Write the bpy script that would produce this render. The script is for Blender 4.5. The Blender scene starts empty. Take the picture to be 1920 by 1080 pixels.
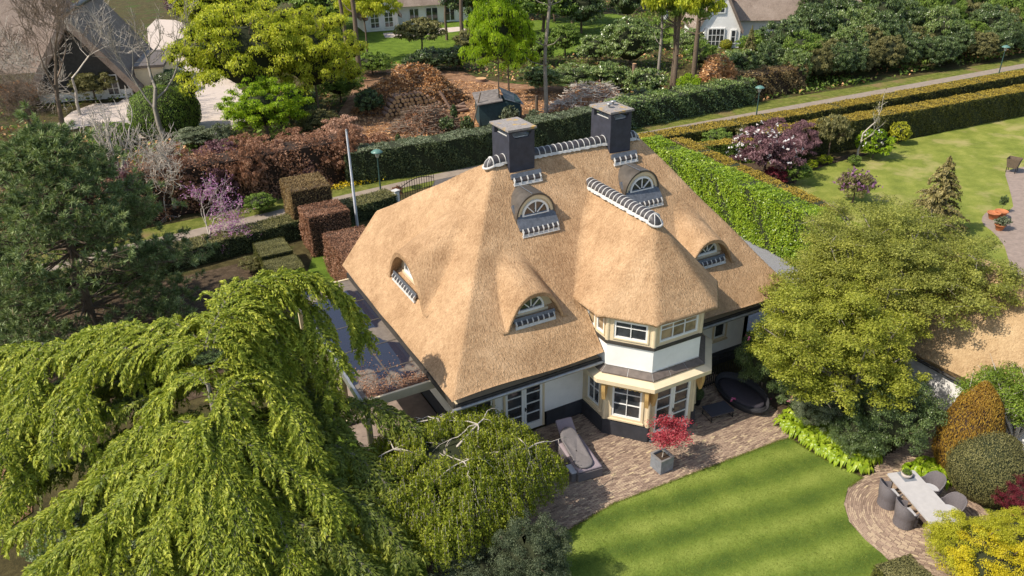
import bpy, math, random
import numpy as np
from mathutils import Vector, Matrix, Quaternion
from math import sin, cos, pi, radians, atan2, hypot, sqrt

S = bpy.context.scene
COL = S.collection
# ---------------------------------------------------------------- camera
CAMZ = 19.0; FPX = 1465.4
_p, _r, _y = radians(27.656), radians(1.0586), radians(28.03)
_f0 = Vector((sin(_y), cos(_y), 0)); _r0 = Vector((cos(_y), -sin(_y), 0)); _up = Vector((0, 0, 1))
FWD = _f0*cos(_p) - _up*sin(_p); _dn = -(_f0*sin(_p) + _up*cos(_p))
RIGHT = _r0*cos(_r) + _dn*sin(_r); DOWN = _dn*cos(_r) - _r0*sin(_r)
CAM = Vector((0, 0, CAMZ))
cd = bpy.data.cameras.new('camera'); cam = bpy.data.objects.new('camera', cd); COL.objects.link(cam)
cd.sensor_width = 36; cd.lens = FPX/1920*36; cd.clip_end = 3000; cd.clip_start = .5
m = Matrix((RIGHT, -DOWN, -FWD)).transposed().to_4x4(); m.translation = CAM
cam.matrix_world = m
S.camera = cam
# ---------------------------------------------------------------- light
SUNV = Vector((-.88, .11, 1)).normalized()          # towards the sun
w = bpy.data.worlds.new('World'); S.world = w; w.use_nodes = True
nt = w.node_tree; bg = nt.nodes['Background']
sky = nt.nodes.new('ShaderNodeTexSky'); sky.sky_type = 'NISHITA'; sky.sun_disc = False
sky.sun_elevation = radians(48.4); sky.sun_rotation = radians(277.1)
wm = nt.nodes.new('ShaderNodeMix'); wm.data_type = 'RGBA'; wm.blend_type = 'MULTIPLY'; wm.inputs[0].default_value = 1; wm.inputs[7].default_value = (1, .935, .84, 1)
nt.links.new(sky.outputs[0], wm.inputs[6]); nt.links.new(wm.outputs[2], bg.inputs[0]); bg.inputs[1].default_value = 0.15
sd = bpy.data.lights.new('sun', 'SUN'); sd.energy = 3.6; sd.angle = radians(.55); sd.color = (1, .915, .785)
so = bpy.data.objects.new('sun', sd); COL.objects.link(so); so.rotation_mode = 'QUATERNION'
so.rotation_quaternion = SUNV.to_track_quat('Z', 'Y'); so.location = (0, 0, 60)
vs = S.view_settings; vs.view_transform = 'Standard'; vs.look = 'None'; vs.gamma = 1; vs.use_curve_mapping = False
vs.exposure = 0.7
S.cycles.max_bounces = 6; S.cycles.diffuse_bounces = 3; S.cycles.transmission_bounces = 3; S.cycles.transparent_max_bounces = 6

# ---------------------------------------------------------------- projection helpers (pixels of the 1920 photo -> real places)
def ray(px, py):
    return RIGHT*((px-960)/FPX) + DOWN*((py-540)/FPX) + FWD
def P(px, py, z=0.0):
    d = ray(px, py); return CAM + d*((z-CAMZ)/d.z)
def depth(p): return (Vector(p)-CAM).dot(FWD)
def pxm(p): return FPX/depth(p)
def height_of(base, px, py):
    d = ray(px, py); s = hypot(base.x, base.y)/hypot(d.x, d.y); return CAMZ + d.z*s

ORD = ['first', 'second', 'third', 'fourth', 'fifth', 'sixth', 'seventh', 'eighth', 'ninth', 'tenth', 'eleventh', 'twelfth', 'thirteenth', 'fourteenth', 'fifteenth', 'sixteenth', 'seventeenth', 'eighteenth', 'nineteenth', 'twentieth']
# ---------------------------------------------------------------- object helpers
def tag(o, label=None, cat=None, group=None, kind=None):
    if label: o['label'] = label
    if cat: o['category'] = cat
    if group: o['group'] = group
    if kind: o['kind'] = kind
    return o
def empty(name, loc=(0, 0, 0), rz=0.0, label=None, cat=None, group=None, parent=None):
    o = bpy.data.objects.new(name, None); COL.objects.link(o); o.location = loc; o.rotation_euler = (0, 0, rz)
    o.empty_display_size = .3
    if parent: o.parent = parent
    return tag(o, label, cat, group)
def link(name, me, parent=None, mats=None, loc=None, rot=None, scale=None):
    o = bpy.data.objects.new(name, me); COL.objects.link(o)
    if parent: o.parent = parent
    if mats is not None and not me.materials:
        for x in (mats if isinstance(mats, (list, tuple)) else [mats]): me.materials.append(x)
    if loc is not None: o.location = loc
    if rot is not None: o.rotation_euler = rot
    if scale is not None: o.scale = scale
    return o

class MB:
    """collects faces; build() links them as one mesh object"""
    def __init__(s, M=None): s.v = []; s.f = []; s.mi = []; s.M = M; s.cur = 0; s.sm = []
    def add(s, vs, fs, smooth=False):
        b = len(s.v); s.v += [tuple(v) for v in vs]
        for f in fs: s.f.append([b+i for i in f]); s.mi.append(s.cur); s.sm.append(smooth)
        return s
    def box(s, x0, x1, y0, y1, z0, z1, M=None):
        vs = [Vector(c) for c in ((x0,y0,z0),(x1,y0,z0),(x1,y1,z0),(x0,y1,z0),(x0,y0,z1),(x1,y0,z1),(x1,y1,z1),(x0,y1,z1))]
        if M is not None: vs = [M @ v for v in vs]
        return s.add(vs, [(0,3,2,1),(4,5,6,7),(0,1,5,4),(1,2,6,5),(2,3,7,6),(3,0,4,7)])
    def prism(s, poly, z0, z1, M=None, smooth=False):
        n = len(poly); vs = [Vector((x, y, z0)) for x, y in poly] + [Vector((x, y, z1)) for x, y in poly]
        if M is not None: vs = [M @ v for v in vs]
        s.add(vs, [tuple(range(n-1, -1, -1)), tuple(range(n, 2*n))])
        return s.add(vs, [(i, (i+1) % n, n+(i+1) % n, n+i) for i in range(n)], smooth)
    def tube(s, pts, rad, n=5, cap=True, smooth=True):
        pts = [Vector(p) for p in pts]; rs = rad if isinstance(rad, (list, tuple)) else [rad]*len(pts)
        vs = []; prev = None
        for i, p in enumerate(pts):
            t = (pts[min(i+1, len(pts)-1)] - pts[max(i-1, 0)])
            if t.length < 1e-9: t = Vector((0, 0, 1))
            t.normalize()
            a = (prev - t*prev.dot(t)) if prev else t.orthogonal()
            if a.length < 1e-6: a = t.orthogonal()
            a.normalize(); prev = a; b = t.cross(a)
            for k in range(n):
                an = 2*pi*k/n; vs.append(p + (a*cos(an)+b*sin(an))*rs[i])
        fs = [(i*n+k, i*n+(k+1) % n, (i+1)*n+(k+1) % n, (i+1)*n+k) for i in range(len(pts)-1) for k in range(n)]
        s.add(vs, fs, smooth)
        if cap: s.add(vs[:n], [tuple(range(n-1, -1, -1))]); s.add(vs[-n:], [tuple(range(n))])
        return s
    def lathe(s, prof, n=16, M=None, c=(0, 0, 0)):
        vs = [Vector((c[0]+r*cos(2*pi*k/n), c[1]+r*sin(2*pi*k/n), c[2]+z)) for r, z in prof for k in range(n)]
        if M is not None: vs = [M @ v for v in vs]
        return s.add(vs, [(i*n+k, i*n+(k+1) % n, (i+1)*n+(k+1) % n, (i+1)*n+k) for i in range(len(prof)-1) for k in range(n)], True)
    def mesh(s, name, mats):
        me = bpy.data.meshes.new(name)
        vs = s.v if s.M is None else [tuple(s.M @ Vector(v)) for v in s.v]
        me.from_pydata(vs, [], s.f)
        for x in (mats if isinstance(mats, (list, tuple)) else [mats]): me.materials.append(x)
        me.polygons.foreach_set('material_index', s.mi); me.polygons.foreach_set('use_smooth', s.sm)
        me.update(); return me
    def build(s, name, mats, parent=None, **k):
        return link(name, s.mesh(name, mats), parent, **k)

def npmesh(name, co, quads, mats, v=None, smooth=False, mi=None):
    me = bpy.data.meshes.new(name); n = len(co); q = np.asarray(quads, dtype=np.int32); nf, k = q.shape
    me.vertices.add(n); me.vertices.foreach_set('co', np.asarray(co, dtype=np.float32).ravel())
    me.loops.add(nf*k); me.loops.foreach_set('vertex_index', q.ravel())
    me.polygons.add(nf); me.polygons.foreach_set('loop_start', np.arange(0, nf*k, k, dtype=np.int32))
    if mi is not None: me.polygons.foreach_set('material_index', np.asarray(mi, dtype=np.int32))
    me.polygons.foreach_set('use_smooth', np.full(nf, smooth))
    me.update(calc_edges=True)
    if v is not None:
        a = me.attributes.new('v', 'FLOAT', 'POINT'); a.data.foreach_set('value', np.asarray(v, dtype=np.float32))
    for x in (mats if isinstance(mats, (list, tuple)) else [mats]): me.materials.append(x)
    return me

# ---------------------------------------------------------------- materials
def new_mat(name):
    mt = bpy.data.materials.new(name); mt.use_nodes = True; t = mt.node_tree
    return mt, t, t.nodes['Principled BSDF']
def ramp(t, stops, fac=None):
    r = t.nodes.new('ShaderNodeValToRGB'); e = r.color_ramp.elements
    while len(e) > 1: e.remove(e[-1])
    e[0].position = stops[0][0]; e[0].color = (*stops[0][1], 1)
    for p, c in stops[1:]:
        q = e.new(p); q.color = (*c, 1)
    if fac is not None: t.links.new(fac, r.inputs[0])
    return r
def tex(t, kind, scale, detail=4, rough=.6, vec=None, **k):
    n = t.nodes.new('ShaderNodeTex'+kind)
    n.inputs['Scale'].default_value = scale
    if kind == 'Noise': n.inputs['Detail'].default_value = detail; n.inputs['Roughness'].default_value = rough
    if vec is not None: t.links.new(vec, n.inputs['Vector'])
    return n
def objvec(t, sc=(1, 1, 1), rot=(0, 0, 0), world=True):
    if world: g = t.nodes.new('ShaderNodeNewGeometry').outputs['Position']
    else: g = t.nodes.new('ShaderNodeTexCoord').outputs['Object']
    mp = t.nodes.new('ShaderNodeMapping'); mp.inputs['Scale'].default_value = sc; mp.inputs['Rotation'].default_value = rot
    t.links.new(g, mp.inputs[0]); return mp.outputs[0]
def bump(t, b, h, strength=.5, dist=.02):
    n = t.nodes.new('ShaderNodeBump'); n.inputs['Strength'].default_value = strength; n.inputs['Distance'].default_value = dist
    t.links.new(h, n.inputs['Height']); t.links.new(n.outputs[0], b.inputs['Normal']); return n
def plain(name, c, rough=.7, var=.15, scale=6, metal=0, spec=.4, bmp=0, bscale=60, dist=.01, world=True):
    """a base colour with a little dirt and grain"""
    mt, t, b = new_mat(name); vec = objvec(t, world=world)
    n = tex(t, 'Noise', scale, 6, .65, vec)
    lo = tuple(max(0, x*(1-var)) for x in c); hi = tuple(min(1, x*(1+var)) for x in c)
    r = ramp(t, [(.3, lo), (.7, hi)], n.outputs[0]); t.links.new(r.outputs[0], b.inputs['Base Color'])
    b.inputs['Roughness'].default_value = rough; b.inputs['Metallic'].default_value = metal
    b.inputs['Specular IOR Level'].default_value = spec
    if bmp:
        n2 = tex(t, 'Noise', bscale, 3, .6, vec); bump(t, b, n2.outputs[0], bmp, dist)
    return mt
def leafmat(name, dark, mid, light, trans=.3, rough=.5, spec=.25, tcol=None):
    mt, t, b = new_mat(name); a = t.nodes.new('ShaderNodeAttribute'); a.attribute_name = 'v'
    r = ramp(t, [(0, dark), (.5, mid), (1, light)], a.outputs['Fac'])
    t.links.new(r.outputs[0], b.inputs['Base Color']); b.inputs['Roughness'].default_value = rough
    b.inputs['Specular IOR Level'].default_value = spec
    tr = t.nodes.new('ShaderNodeBsdfTranslucent')
    mx = t.nodes.new('ShaderNodeMix'); mx.data_type = 'RGBA'; mx.blend_type = 'MULTIPLY'; mx.inputs[0].default_value = 1
    t.links.new(r.outputs[0], mx.inputs[6]); mx.inputs[7].default_value = (*(tcol or (1.0, 1.0, .55)), 1)
    t.links.new(mx.outputs[2], tr.inputs[0])
    ms = t.nodes.new('ShaderNodeMixShader'); ms.inputs[0].default_value = trans
    t.links.new(b.outputs[0], ms.inputs[1]); t.links.new(tr.outputs[0], ms.inputs[2])
    t.links.new(ms.outputs[0], t.nodes['Material Output'].inputs[0]); return mt
def attrmat(name, stops, rough=.8, bmp=0, bscale=40, spec=.3, dist=.01):
    """colour by the per-piece attribute v, with grain"""
    mt, t, b = new_mat(name); a = t.nodes.new('ShaderNodeAttribute'); a.attribute_name = 'v'
    r = ramp(t, stops, a.outputs['Fac']); vec = objvec(t)
    n = tex(t, 'Noise', 30, 4, .7, vec); mx = t.nodes.new('ShaderNodeMix'); mx.data_type = 'RGBA'; mx.blend_type = 'OVERLAY'; mx.inputs[0].default_value = .35
    t.links.new(r.outputs[0], mx.inputs[6]); t.links.new(n.outputs[0], mx.inputs[7]); t.links.new(mx.outputs[2], b.inputs['Base Color'])
    b.inputs['Roughness'].default_value = rough; b.inputs['Specular IOR Level'].default_value = spec
    if bmp: bump(t, b, tex(t, 'Noise', bscale, 3, .6, vec).outputs[0], bmp, dist)
    return mt

def thatch(name, c0, c1, c2):
    """reed ends: fine grain plus strokes that run down the slope"""
    mt, t, b = new_mat(name); vec = objvec(t)
    g = t.nodes.new('ShaderNodeNewGeometry'); of = t.nodes.new('ShaderNodeVectorMath'); of.operation = 'SUBTRACT'; of.inputs[1].default_value = (16, 25, 0); t.links.new(g.outputs['Position'], of.inputs[0])
    cr = t.nodes.new('ShaderNodeVectorMath'); cr.operation = 'CROSS_PRODUCT'; cr.inputs[1].default_value = (0, 0, 1); t.links.new(g.outputs['True Normal'], cr.inputs[0])
    nm = t.nodes.new('ShaderNodeVectorMath'); nm.operation = 'NORMALIZE'; t.links.new(cr.outputs[0], nm.inputs[0])
    dt_ = t.nodes.new('ShaderNodeVectorMath'); dt_.operation = 'DOT_PRODUCT'; t.links.new(of.outputs[0], dt_.inputs[0]); t.links.new(nm.outputs[0], dt_.inputs[1])
    sp = t.nodes.new('ShaderNodeSeparateXYZ'); t.links.new(of.outputs[0], sp.inputs[0]); cb = t.nodes.new('ShaderNodeCombineXYZ'); t.links.new(dt_.outputs['Value'], cb.inputs[0])
    zz = t.nodes.new('ShaderNodeMath'); zz.operation = 'MULTIPLY'; zz.inputs[1].default_value = .42; t.links.new(sp.outputs[2], zz.inputs[0]); t.links.new(zz.outputs[0], cb.inputs[1])
    big = tex(t, 'Noise', .6, 3, .5, vec); mid = tex(t, 'Noise', 2.6, 3, .6, objvec(t, (1, 1, .5)))
    st = tex(t, 'Noise', 17, 3, .7, cb.outputs[0]); iso = tex(t, 'Noise', 17, 3, .7, objvec(t, (1, 1, .6))); fine = tex(t, 'Noise', 44, 2, .6, vec)
    def mad(x, k, y=None):
        q = t.nodes.new('ShaderNodeMath'); q.operation = 'MULTIPLY_ADD'; q.inputs[1].default_value = k; q.inputs[2].default_value = 0
        t.links.new(x, q.inputs[0])
        if y is not None: t.links.new(y, q.inputs[2])
        return q.outputs[0]
    s = mad(big.outputs[0], .20, mad(mid.outputs[0], .14, mad(st.outputs[0], .24, mad(iso.outputs[0], .20, mad(fine.outputs[0], .22)))))
    r = ramp(t, [(.40, c0), (.50, c1), (.60, c2)], s); t.links.new(r.outputs[0], b.inputs['Base Color'])
    b.inputs['Roughness'].default_value = .9; b.inputs['Specular IOR Level'].default_value = .12
    bump(t, b, mad(fine.outputs[0], .4, mad(st.outputs[0], .8, mad(iso.outputs[0], .6, mad(mid.outputs[0], .5)))), .85, .08); return mt

M = {}
M['thatch'] = thatch('thatch', (.25, .145, .075), (.44, .28, .155), (.62, .415, .245))
M['thatch_grey'] = thatch('grey thatch', (.16, .12, .095), (.27, .21, .17), (.36, .29, .24))
M['thatch_pale'] = thatch('pale thatch', (.26, .165, .085), (.42, .285, .155), (.58, .42, .24))
M['white'] = plain('white render', (.80, .78, .75), .8, .08, 1.2, bmp=.2, bscale=90, dist=.004)
M['whitepaint'] = plain('white paint', (.78, .77, .74), .4, .04, 4)
M['cream'] = plain('cream paint', (.66, .54, .36), .5, .07, 3)
M['plinth'] = plain('dark plinth', (.035, .037, .045), .6, .25, 3, bmp=.2)
M['chimney'] = plain('blue black chimney paint', (.035, .037, .052), .55, .3, 4, bmp=.3, bscale=50)
M['mortar'] = plain('white mortar', (.50, .485, .46), .85, .18, 9, bmp=.5, bscale=40, dist=.02)
M['tile'] = plain('anthracite tile', (.045, .04, .042), .5, .45, 5, spec=.5, bmp=.2)
M['lead'] = plain('lead', (.12, .13, .15), .5, .3, 8, metal=.3, bmp=.2)
M['zinc'] = plain('aged zinc', (.11, .095, .08), .45, .3, 3, metal=.35)
M['slab'] = plain('brown slate slab', (.12, .095, .08), .6, .3, 5, bmp=.2)
M['ochre'] = plain('ochre canvas', (.52, .33, .12), .8, .15, 6, bmp=.3)
M['fascia'] = plain('dark fascia', (.045, .04, .035), .6, .3, 4)
M['gutter'] = plain('zinc gutter', (.33, .33, .33), .4, .2, 4, metal=.5)
M['iron'] = plain('black iron', (.012, .012, .013), .5, .2, 6)
M['rattan'] = plain('grey woven rattan', (.13, .115, .12), .7, .3, 60, bmp=.8, bscale=70, dist=.02, world=False)
M['rattan_dark'] = plain('black woven rattan', (.02, .02, .024), .7, .3, 60, bmp=.6, bscale=70, dist=.01, world=False)
M['cushion'] = plain('light grey cushion', (.42, .42, .44), .9, .06, 6, bmp=.2)
M['cushion_dark'] = plain('taupe lounger cushion', (.155, .14, .14), .9, .1, 5, bmp=.3, bscale=14, dist=.02)
M['mauve'] = plain('mauve cushion', (.27, .22, .24), .9, .08, 5, bmp=.2)
M['tabletop'] = plain('pale concrete table', (.42, .40, .39), .7, .08, 5)
M['planter'] = plain('zinc planter', (.23, .25, .28), .5, .25, 5, metal=.3)
M['soil'] = plain('potting soil', (.05, .033, .022), .95, .4, 20, bmp=.8)
M['bark'] = plain('brown bark', (.13, .095, .065), .9, .35, 14, bmp=.8, bscale=25, dist=.03)
M['bark_grey'] = plain('grey bark', (.24, .21, .17), .9, .3, 14, bmp=.6, bscale=25, dist=.02)
M['bark_pale'] = plain('pale bark', (.45, .40, .34), .8, .25, 16, bmp=.4)
M['twig'] = plain('brown twig', (.17, .125, .09), .9, .3, 14)
M['twig_pale'] = plain('silver twig', (.42, .37, .31), .9, .25, 14)
M['wood_grey'] = plain('weathered grey wood', (.17, .145, .115), .8, .3, 9, bmp=.4)
M['terracotta'] = plain('terracotta', (.42, .15, .06), .8, .2, 10, bmp=.2)
M['lampgreen'] = plain('grey green lamp paint', (.10, .20, .17), .4, .15, 6)
M['lampgreen_dark'] = plain('dark green lamp post', (.035, .075, .065), .5, .2, 6)
M['lampglass'] = plain('frosted lamp glass', (.5, .5, .46), .3, .05, 6)
M['polewhite'] = plain('white flagpole', (.62, .64, .68), .35, .1, 3)
M['darkgreen'] = plain('hedge heart', (.022, .027, .009), .95, .3, 6)  # solid cores added inside the leaves to block light, coloured as inner shade
M['heapbrown'] = plain('leafy heap', (.26, .13, .06), .95, .5, 3, bmp=.8, bscale=8, dist=.1)
M['darkbrown'] = plain('brown hedge heart', (.035, .02, .012), .95, .3, 6)  # the same added core for dry hedges, inner shade in the colour
M['stone'] = plain('stone bowl', (.46, .40, .35), .8, .2, 9, bmp=.6, bscale=20, dist=.03)

def glass(name, c=(.018, .02, .022), rough=.05):
    mt, t, b = new_mat(name); vec = objvec(t); n = tex(t, 'Noise', 1.6, 3, .5, vec)
    r = ramp(t, [(.35, c), (.62, tuple(x*3.2 for x in c)), (.75, tuple(x*1.4 for x in c))], n.outputs[0]); t.links.new(r.outputs[0], b.inputs['Base Color'])
    b.inputs['Roughness'].default_value = rough; b.inputs['Specular IOR Level'].default_value = .8
    bump(t, b, tex(t, 'Noise', 1.1, 1, .4, vec).outputs[0], .12, .05); return mt
M['glass'] = glass('window glass over a dark room')
M['glass_tan'] = glass('window glass over a drawn blind', (.13, .095, .055), .15)

# leaves
L_ = leafmat
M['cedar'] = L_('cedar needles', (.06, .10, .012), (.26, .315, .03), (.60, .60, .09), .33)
M['cedar_dark'] = L_('shaded cedar needles', (.06, .09, .018), (.15, .19, .03), (.34, .36, .06), .3)  # darker copy of the cedar colour, shade of the inner boughs painted in
M['pine'] = L_('pine needles', (0.056, 0.088, 0.031), (0.175, 0.237, 0.088), (0.45, 0.512, 0.25), .25)
M['candle'] = plain('pine candles', (.45, .33, .2), .8)
M['birchleaf'] = L_('weeping tree leaves', (.11, .15, .015), (.27, .32, .03), (.52, .54, .08), .42)
M['keleaf'] = L_('broad tree leaves', (.12, .14, .015), (.29, .32, .035), (.52, .51, .09), .42)
M['ivy'] = L_('bright ivy leaves', (.10, .17, .01), (.24, .36, .02), (.46, .56, .05), .35, .35, .45)
M['lime'] = L_('lime leaves', (0.156, 0.221, 0.009), (0.313, 0.386, 0.014), (0.534, 0.57, 0.037), .45)
M['brightgreen'] = L_('fresh green leaves', (0.13, 0.227, 0.009), (0.259, 0.4, 0.013), (0.475, 0.605, 0.032), .45)
M['yellowgreen'] = L_('yellow green leaves', (0.22, 0.268, 0.018), (0.464, 0.512, 0.037), (0.756, 0.732, 0.085), .45)
M['midgreen'] = L_('mid green leaves', (0.066, 0.121, 0.017), (0.165, 0.253, 0.039), (0.341, 0.44, 0.099), .35)
M['darkleaf'] = L_('dark evergreen leaves', (0.033, 0.058, 0.018), (0.085, 0.13, 0.039), (0.234, 0.312, 0.104), .2, .35, .5)
M['laurel'] = L_('laurel leaves', (0.066, 0.11, 0.022), (0.165, 0.242, 0.055), (0.418, 0.484, 0.198), .25, .3, .6)
M['olive'] = L_('olive leaves', (.09, .085, .03), (.20, .19, .07), (.34, .31, .13), .3)
M['greyleaf'] = L_('silver green leaves', (.06, .08, .04), (.15, .18, .10), (.34, .37, .24), .2)
M['hedge'] = L_('yew hedge', (0.03, 0.036, 0.01), (0.072, 0.078, 0.014), (0.156, 0.144, 0.024), .15)
M['hedgetop'] = L_('sunlit hedge top growth', (.20, .14, .02), (.36, .26, .035), (.50, .38, .06), .25)  # young growth, with the sunlit look of the tops painted in
M['privet'] = L_('dark hedge leaves', (0.027, 0.041, 0.016), (0.068, 0.088, 0.034), (0.189, 0.216, 0.081), .15)
M['beech'] = L_('dry copper beech leaves', (0.134, 0.062, 0.034), (0.28, 0.14, 0.078), (0.515, 0.302, 0.19), .25, tcol=(1, .8, .6))
M['beech_olive'] = L_('budding beech leaves', (.13, .08, .03), (.25, .17, .07), (.40, .30, .14), .25, tcol=(1, .8, .6))
M['redmaple'] = L_('red maple leaves', (.22, .02, .03), (.42, .05, .07), (.66, .22, .22), .4, tcol=(1, .5, .5))
M['darkred'] = L_('dark red maple leaves', (.07, .008, .015), (.17, .02, .035), (.32, .06, .08), .35, tcol=(1, .4, .4))
M['purple'] = L_('purple leaves', (.09, .045, .05), (.19, .10, .11), (.34, .20, .21), .3, tcol=(1, .6, .7))
M['lilac'] = L_('lilac flowers', (.15, .06, .13), (.26, .12, .22), (.42, .22, .36), .3, tcol=(1, .7, 1))
M['magenta'] = L_('magenta blossom', (.30, .10, .24), (.46, .20, .38), (.62, .38, .54), .3, tcol=(1, .6, 1))
M['whiteflower'] = L_('white blossom', (.55, .50, .48), (.75, .70, .68), (.85, .82, .80), .2, tcol=(1, 1, 1))
M['pinkflower'] = L_('pink blossom', (.5, .05, .2), (.7, .12, .3), (.8, .3, .45), .2, tcol=(1, .6, .8))
M['amber'] = L_('amber conifer foliage', (.14, .07, .012), (.32, .18, .03), (.56, .38, .06), .25)
M['golden'] = L_('golden leaves', (.24, .26, .015), (.46, .46, .03), (.68, .64, .08), .4)
M['hosta'] = L_('lime hosta leaves', (0.158, 0.246, 0.011), (0.29, 0.405, 0.022), (0.458, 0.546, 0.062), .35, .35, .45)
M['spruce'] = L_('brown spruce needles', (.07, .065, .025), (.19, .16, .055), (.40, .33, .12), .15)
M['litter'] = L_('dry orange leaves', (.24, .12, .05), (.52, .27, .11), (.76, .47, .24), .2, tcol=(1, .8, .6))
M['litter_pale'] = L_('dry pale leaves', (.25, .13, .08), (.44, .26, .17), (.64, .42, .30), .2, tcol=(1, .8, .6))

# ---------------------------------------------------------------- foliage
def unit(a): return a/np.maximum(np.linalg.norm(a, axis=1, keepdims=True), 1e-9)
def sph(rng, n): return unit(rng.normal(size=(n, 3)))
def leaf_geo(pos, axis, nrm, L, W, v, fold=.12):
    n = len(pos); b = unit(np.cross(nrm, axis)); nn = np.cross(axis, b)
    L = np.broadcast_to(L, (n,))[:, None]; W = np.broadcast_to(W, (n,))[:, None]
    k = rng_leaf.uniform(-.30, .05, n)[:, None]; q = np.empty((n, 3, 3)); q[:, 0] = pos+axis*L*k+b*W*.56-nn*L*fold*.4; q[:, 1] = pos+axis*L*(-.42-k*.5)-b*W*.56+nn*L*fold*.3; q[:, 2] = pos+axis*L*.56-nn*L*fold
    return q.reshape(-1, 3), np.arange(3*n).reshape(n, 3), np.repeat(v, 3)
rng_leaf = np.random.default_rng(1234)
def q2t(f):
    f = np.asarray(f)
    return f if f.shape[1] == 3 else np.vstack([f[:, [0, 1, 2]], f[:, [0, 2, 3]]])
def leaves(name, pos, axis, nrm, L, W, v, mats, mi=None, core=None):
    co, fc, vv = leaf_geo(pos, axis, nrm, L, W, v)
    mi = np.zeros(len(fc), int) if mi is None else mi
    if core is not None:
        cc, cf = core; cf = q2t(cf); fc = np.vstack([fc, np.asarray(cf)+len(co)]); co = np.vstack([co, cc])
        vv = np.concatenate([vv, np.zeros(len(cc))]); mi = np.concatenate([mi, np.full(len(cf), (len(mats) if isinstance(mats, (list, tuple)) else 1)-1)])
    return npmesh(name, co, fc, mats, vv, mi=mi)
def rand_axis(rng, nrm, bias=None, k=0.0):
    a = rng.normal(size=nrm.shape)
    if bias is not None: a = a*(1-k)+np.asarray(bias)*k*2
    a -= nrm*(a*nrm).sum(1, keepdims=True); return unit(a)
# ---------------------------------------------------------------- ground materials
def grass_mat(name, a, b_, c, stripe=None, sc=1.0, patch=None):
    mt, t, b = new_mat(name); vec = objvec(t)
    n1 = tex(t, 'Noise', .9*sc, 5, .65, vec); n2 = tex(t, 'Noise', 14, 4, .75, vec); n3 = tex(t, 'Noise', 55, 2, .6, vec)
    def mad(x, k, y=None):
        q = t.nodes.new('ShaderNodeMath'); q.operation = 'MULTIPLY_ADD' if y is not None else 'MULTIPLY'; q.inputs[1].default_value = k
        t.links.new(x, q.inputs[0])
        if y is not None: t.links.new(y, q.inputs[2])
        return q.outputs[0]
    s = mad(n1.outputs[0], .5, mad(n2.outputs[0], .3, mad(n3.outputs[0], .25)))
    if stripe:
        ang, wid, amt = stripe
        wv = t.nodes.new('ShaderNodeTexWave'); wv.inputs['Scale'].default_value = .314/wid; wv.inputs['Distortion'].default_value = .8
        wv.inputs['Detail'].default_value = 2; wv.inputs['Detail Scale'].default_value = .4
        t.links.new(objvec(t, (1, 1, 1), (0, 0, ang)), wv.inputs['Vector']); s = mad(wv.outputs[1], amt, s)
        lo, mi, hi = .42+amt*.2, .53+amt*.5, .64+amt*.8
    else: lo, mi, hi = .4, .52, .64
    r = ramp(t, [(lo, a), (mi, b_), (hi, c)], s); out = r.outputs[0]
    if patch:
        n4 = tex(t, 'Noise', .35, 4, .6, vec); r4 = ramp(t, [(.52, (0, 0, 0)), (.66, (1, 1, 1))], n4.outputs[0])
        mx = t.nodes.new('ShaderNodeMix'); mx.data_type = 'RGBA'; t.links.new(r4.outputs[0], mx.inputs[0]); t.links.new(out, mx.inputs[6]); mx.inputs[7].default_value = (*patch, 1); out = mx.outputs[2]
    t.links.new(out, b.inputs['Base Color']); b.inputs['Roughness'].default_value = .9; b.inputs['Specular IOR Level'].default_value = .1
    h = mad(n3.outputs[0], 1.0, n2.outputs[0]); bump(t, b, h, .8, .05); return mt
M['lawn'] = grass_mat('mown lawn', (.08, .13, .022), (.155, .215, .034), (.27, .325, .065), (radians(99), 1.45, .27))
M['lawn_far'] = grass_mat('neighbour lawn', (.14, .175, .03), (.22, .25, .045), (.33, .33, .08), (radians(40), 2.6, .05), patch=(.36, .32, .12))
M['lawn_dark'] = grass_mat('darker lawn', (.06, .10, .012), (.11, .17, .02), (.17, .24, .03))  # darker greens for the side and back lawns
M['verge'] = grass_mat('verge grass', (.07, .09, .018), (.14, .16, .03), (.26, .25, .07), sc=2, patch=(.22, .16, .07))
M['woodfloor'] = grass_mat('woodland floor', (.03, .03, .012), (.075, .06, .025), (.13, .11, .045), sc=1.5, patch=(.06, .09, .02))
M['bedsoil'] = grass_mat('border soil', (.045, .032, .02), (.085, .06, .038), (.15, .105, .07), sc=3)
M['clearing'] = grass_mat('bare leaf litter soil', (.14, .075, .045), (.27, .15, .085), (.42, .26, .15), sc=2, patch=(.13, .075, .04))
M['drive'] = plain('pale gravel drive', (.50, .42, .36), .9, .08, 1.5, bmp=.5, bscale=40, dist=.02)
M['path'] = plain('grey brown path', (.26, .21, .165), .9, .18, 2, bmp=.3)
M['gravel'] = plain('grey gravel', (.22, .22, .235), .95, .25, 18, bmp=.9, bscale=30, dist=.03)
M['paver'] = plain('patio of the neighbour', (.26, .20, .165), .9, .2, 3, bmp=.3)
M['jointsand'] = plain('joint sand', (.12, .085, .065), .95, .3, 10)
M['brick'] = attrmat('clay pavers', [(0, (.16, .108, .083)), (.3, (.26, .183, .135)), (.6, (.36, .262, .19)), (.85, (.45, .345, .235)), (1, (.57, .455, .26))], .85, .4, 60)
M['asphalt'] = plain('asphalt', (.10, .09, .085), .9, .2, 3)

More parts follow.
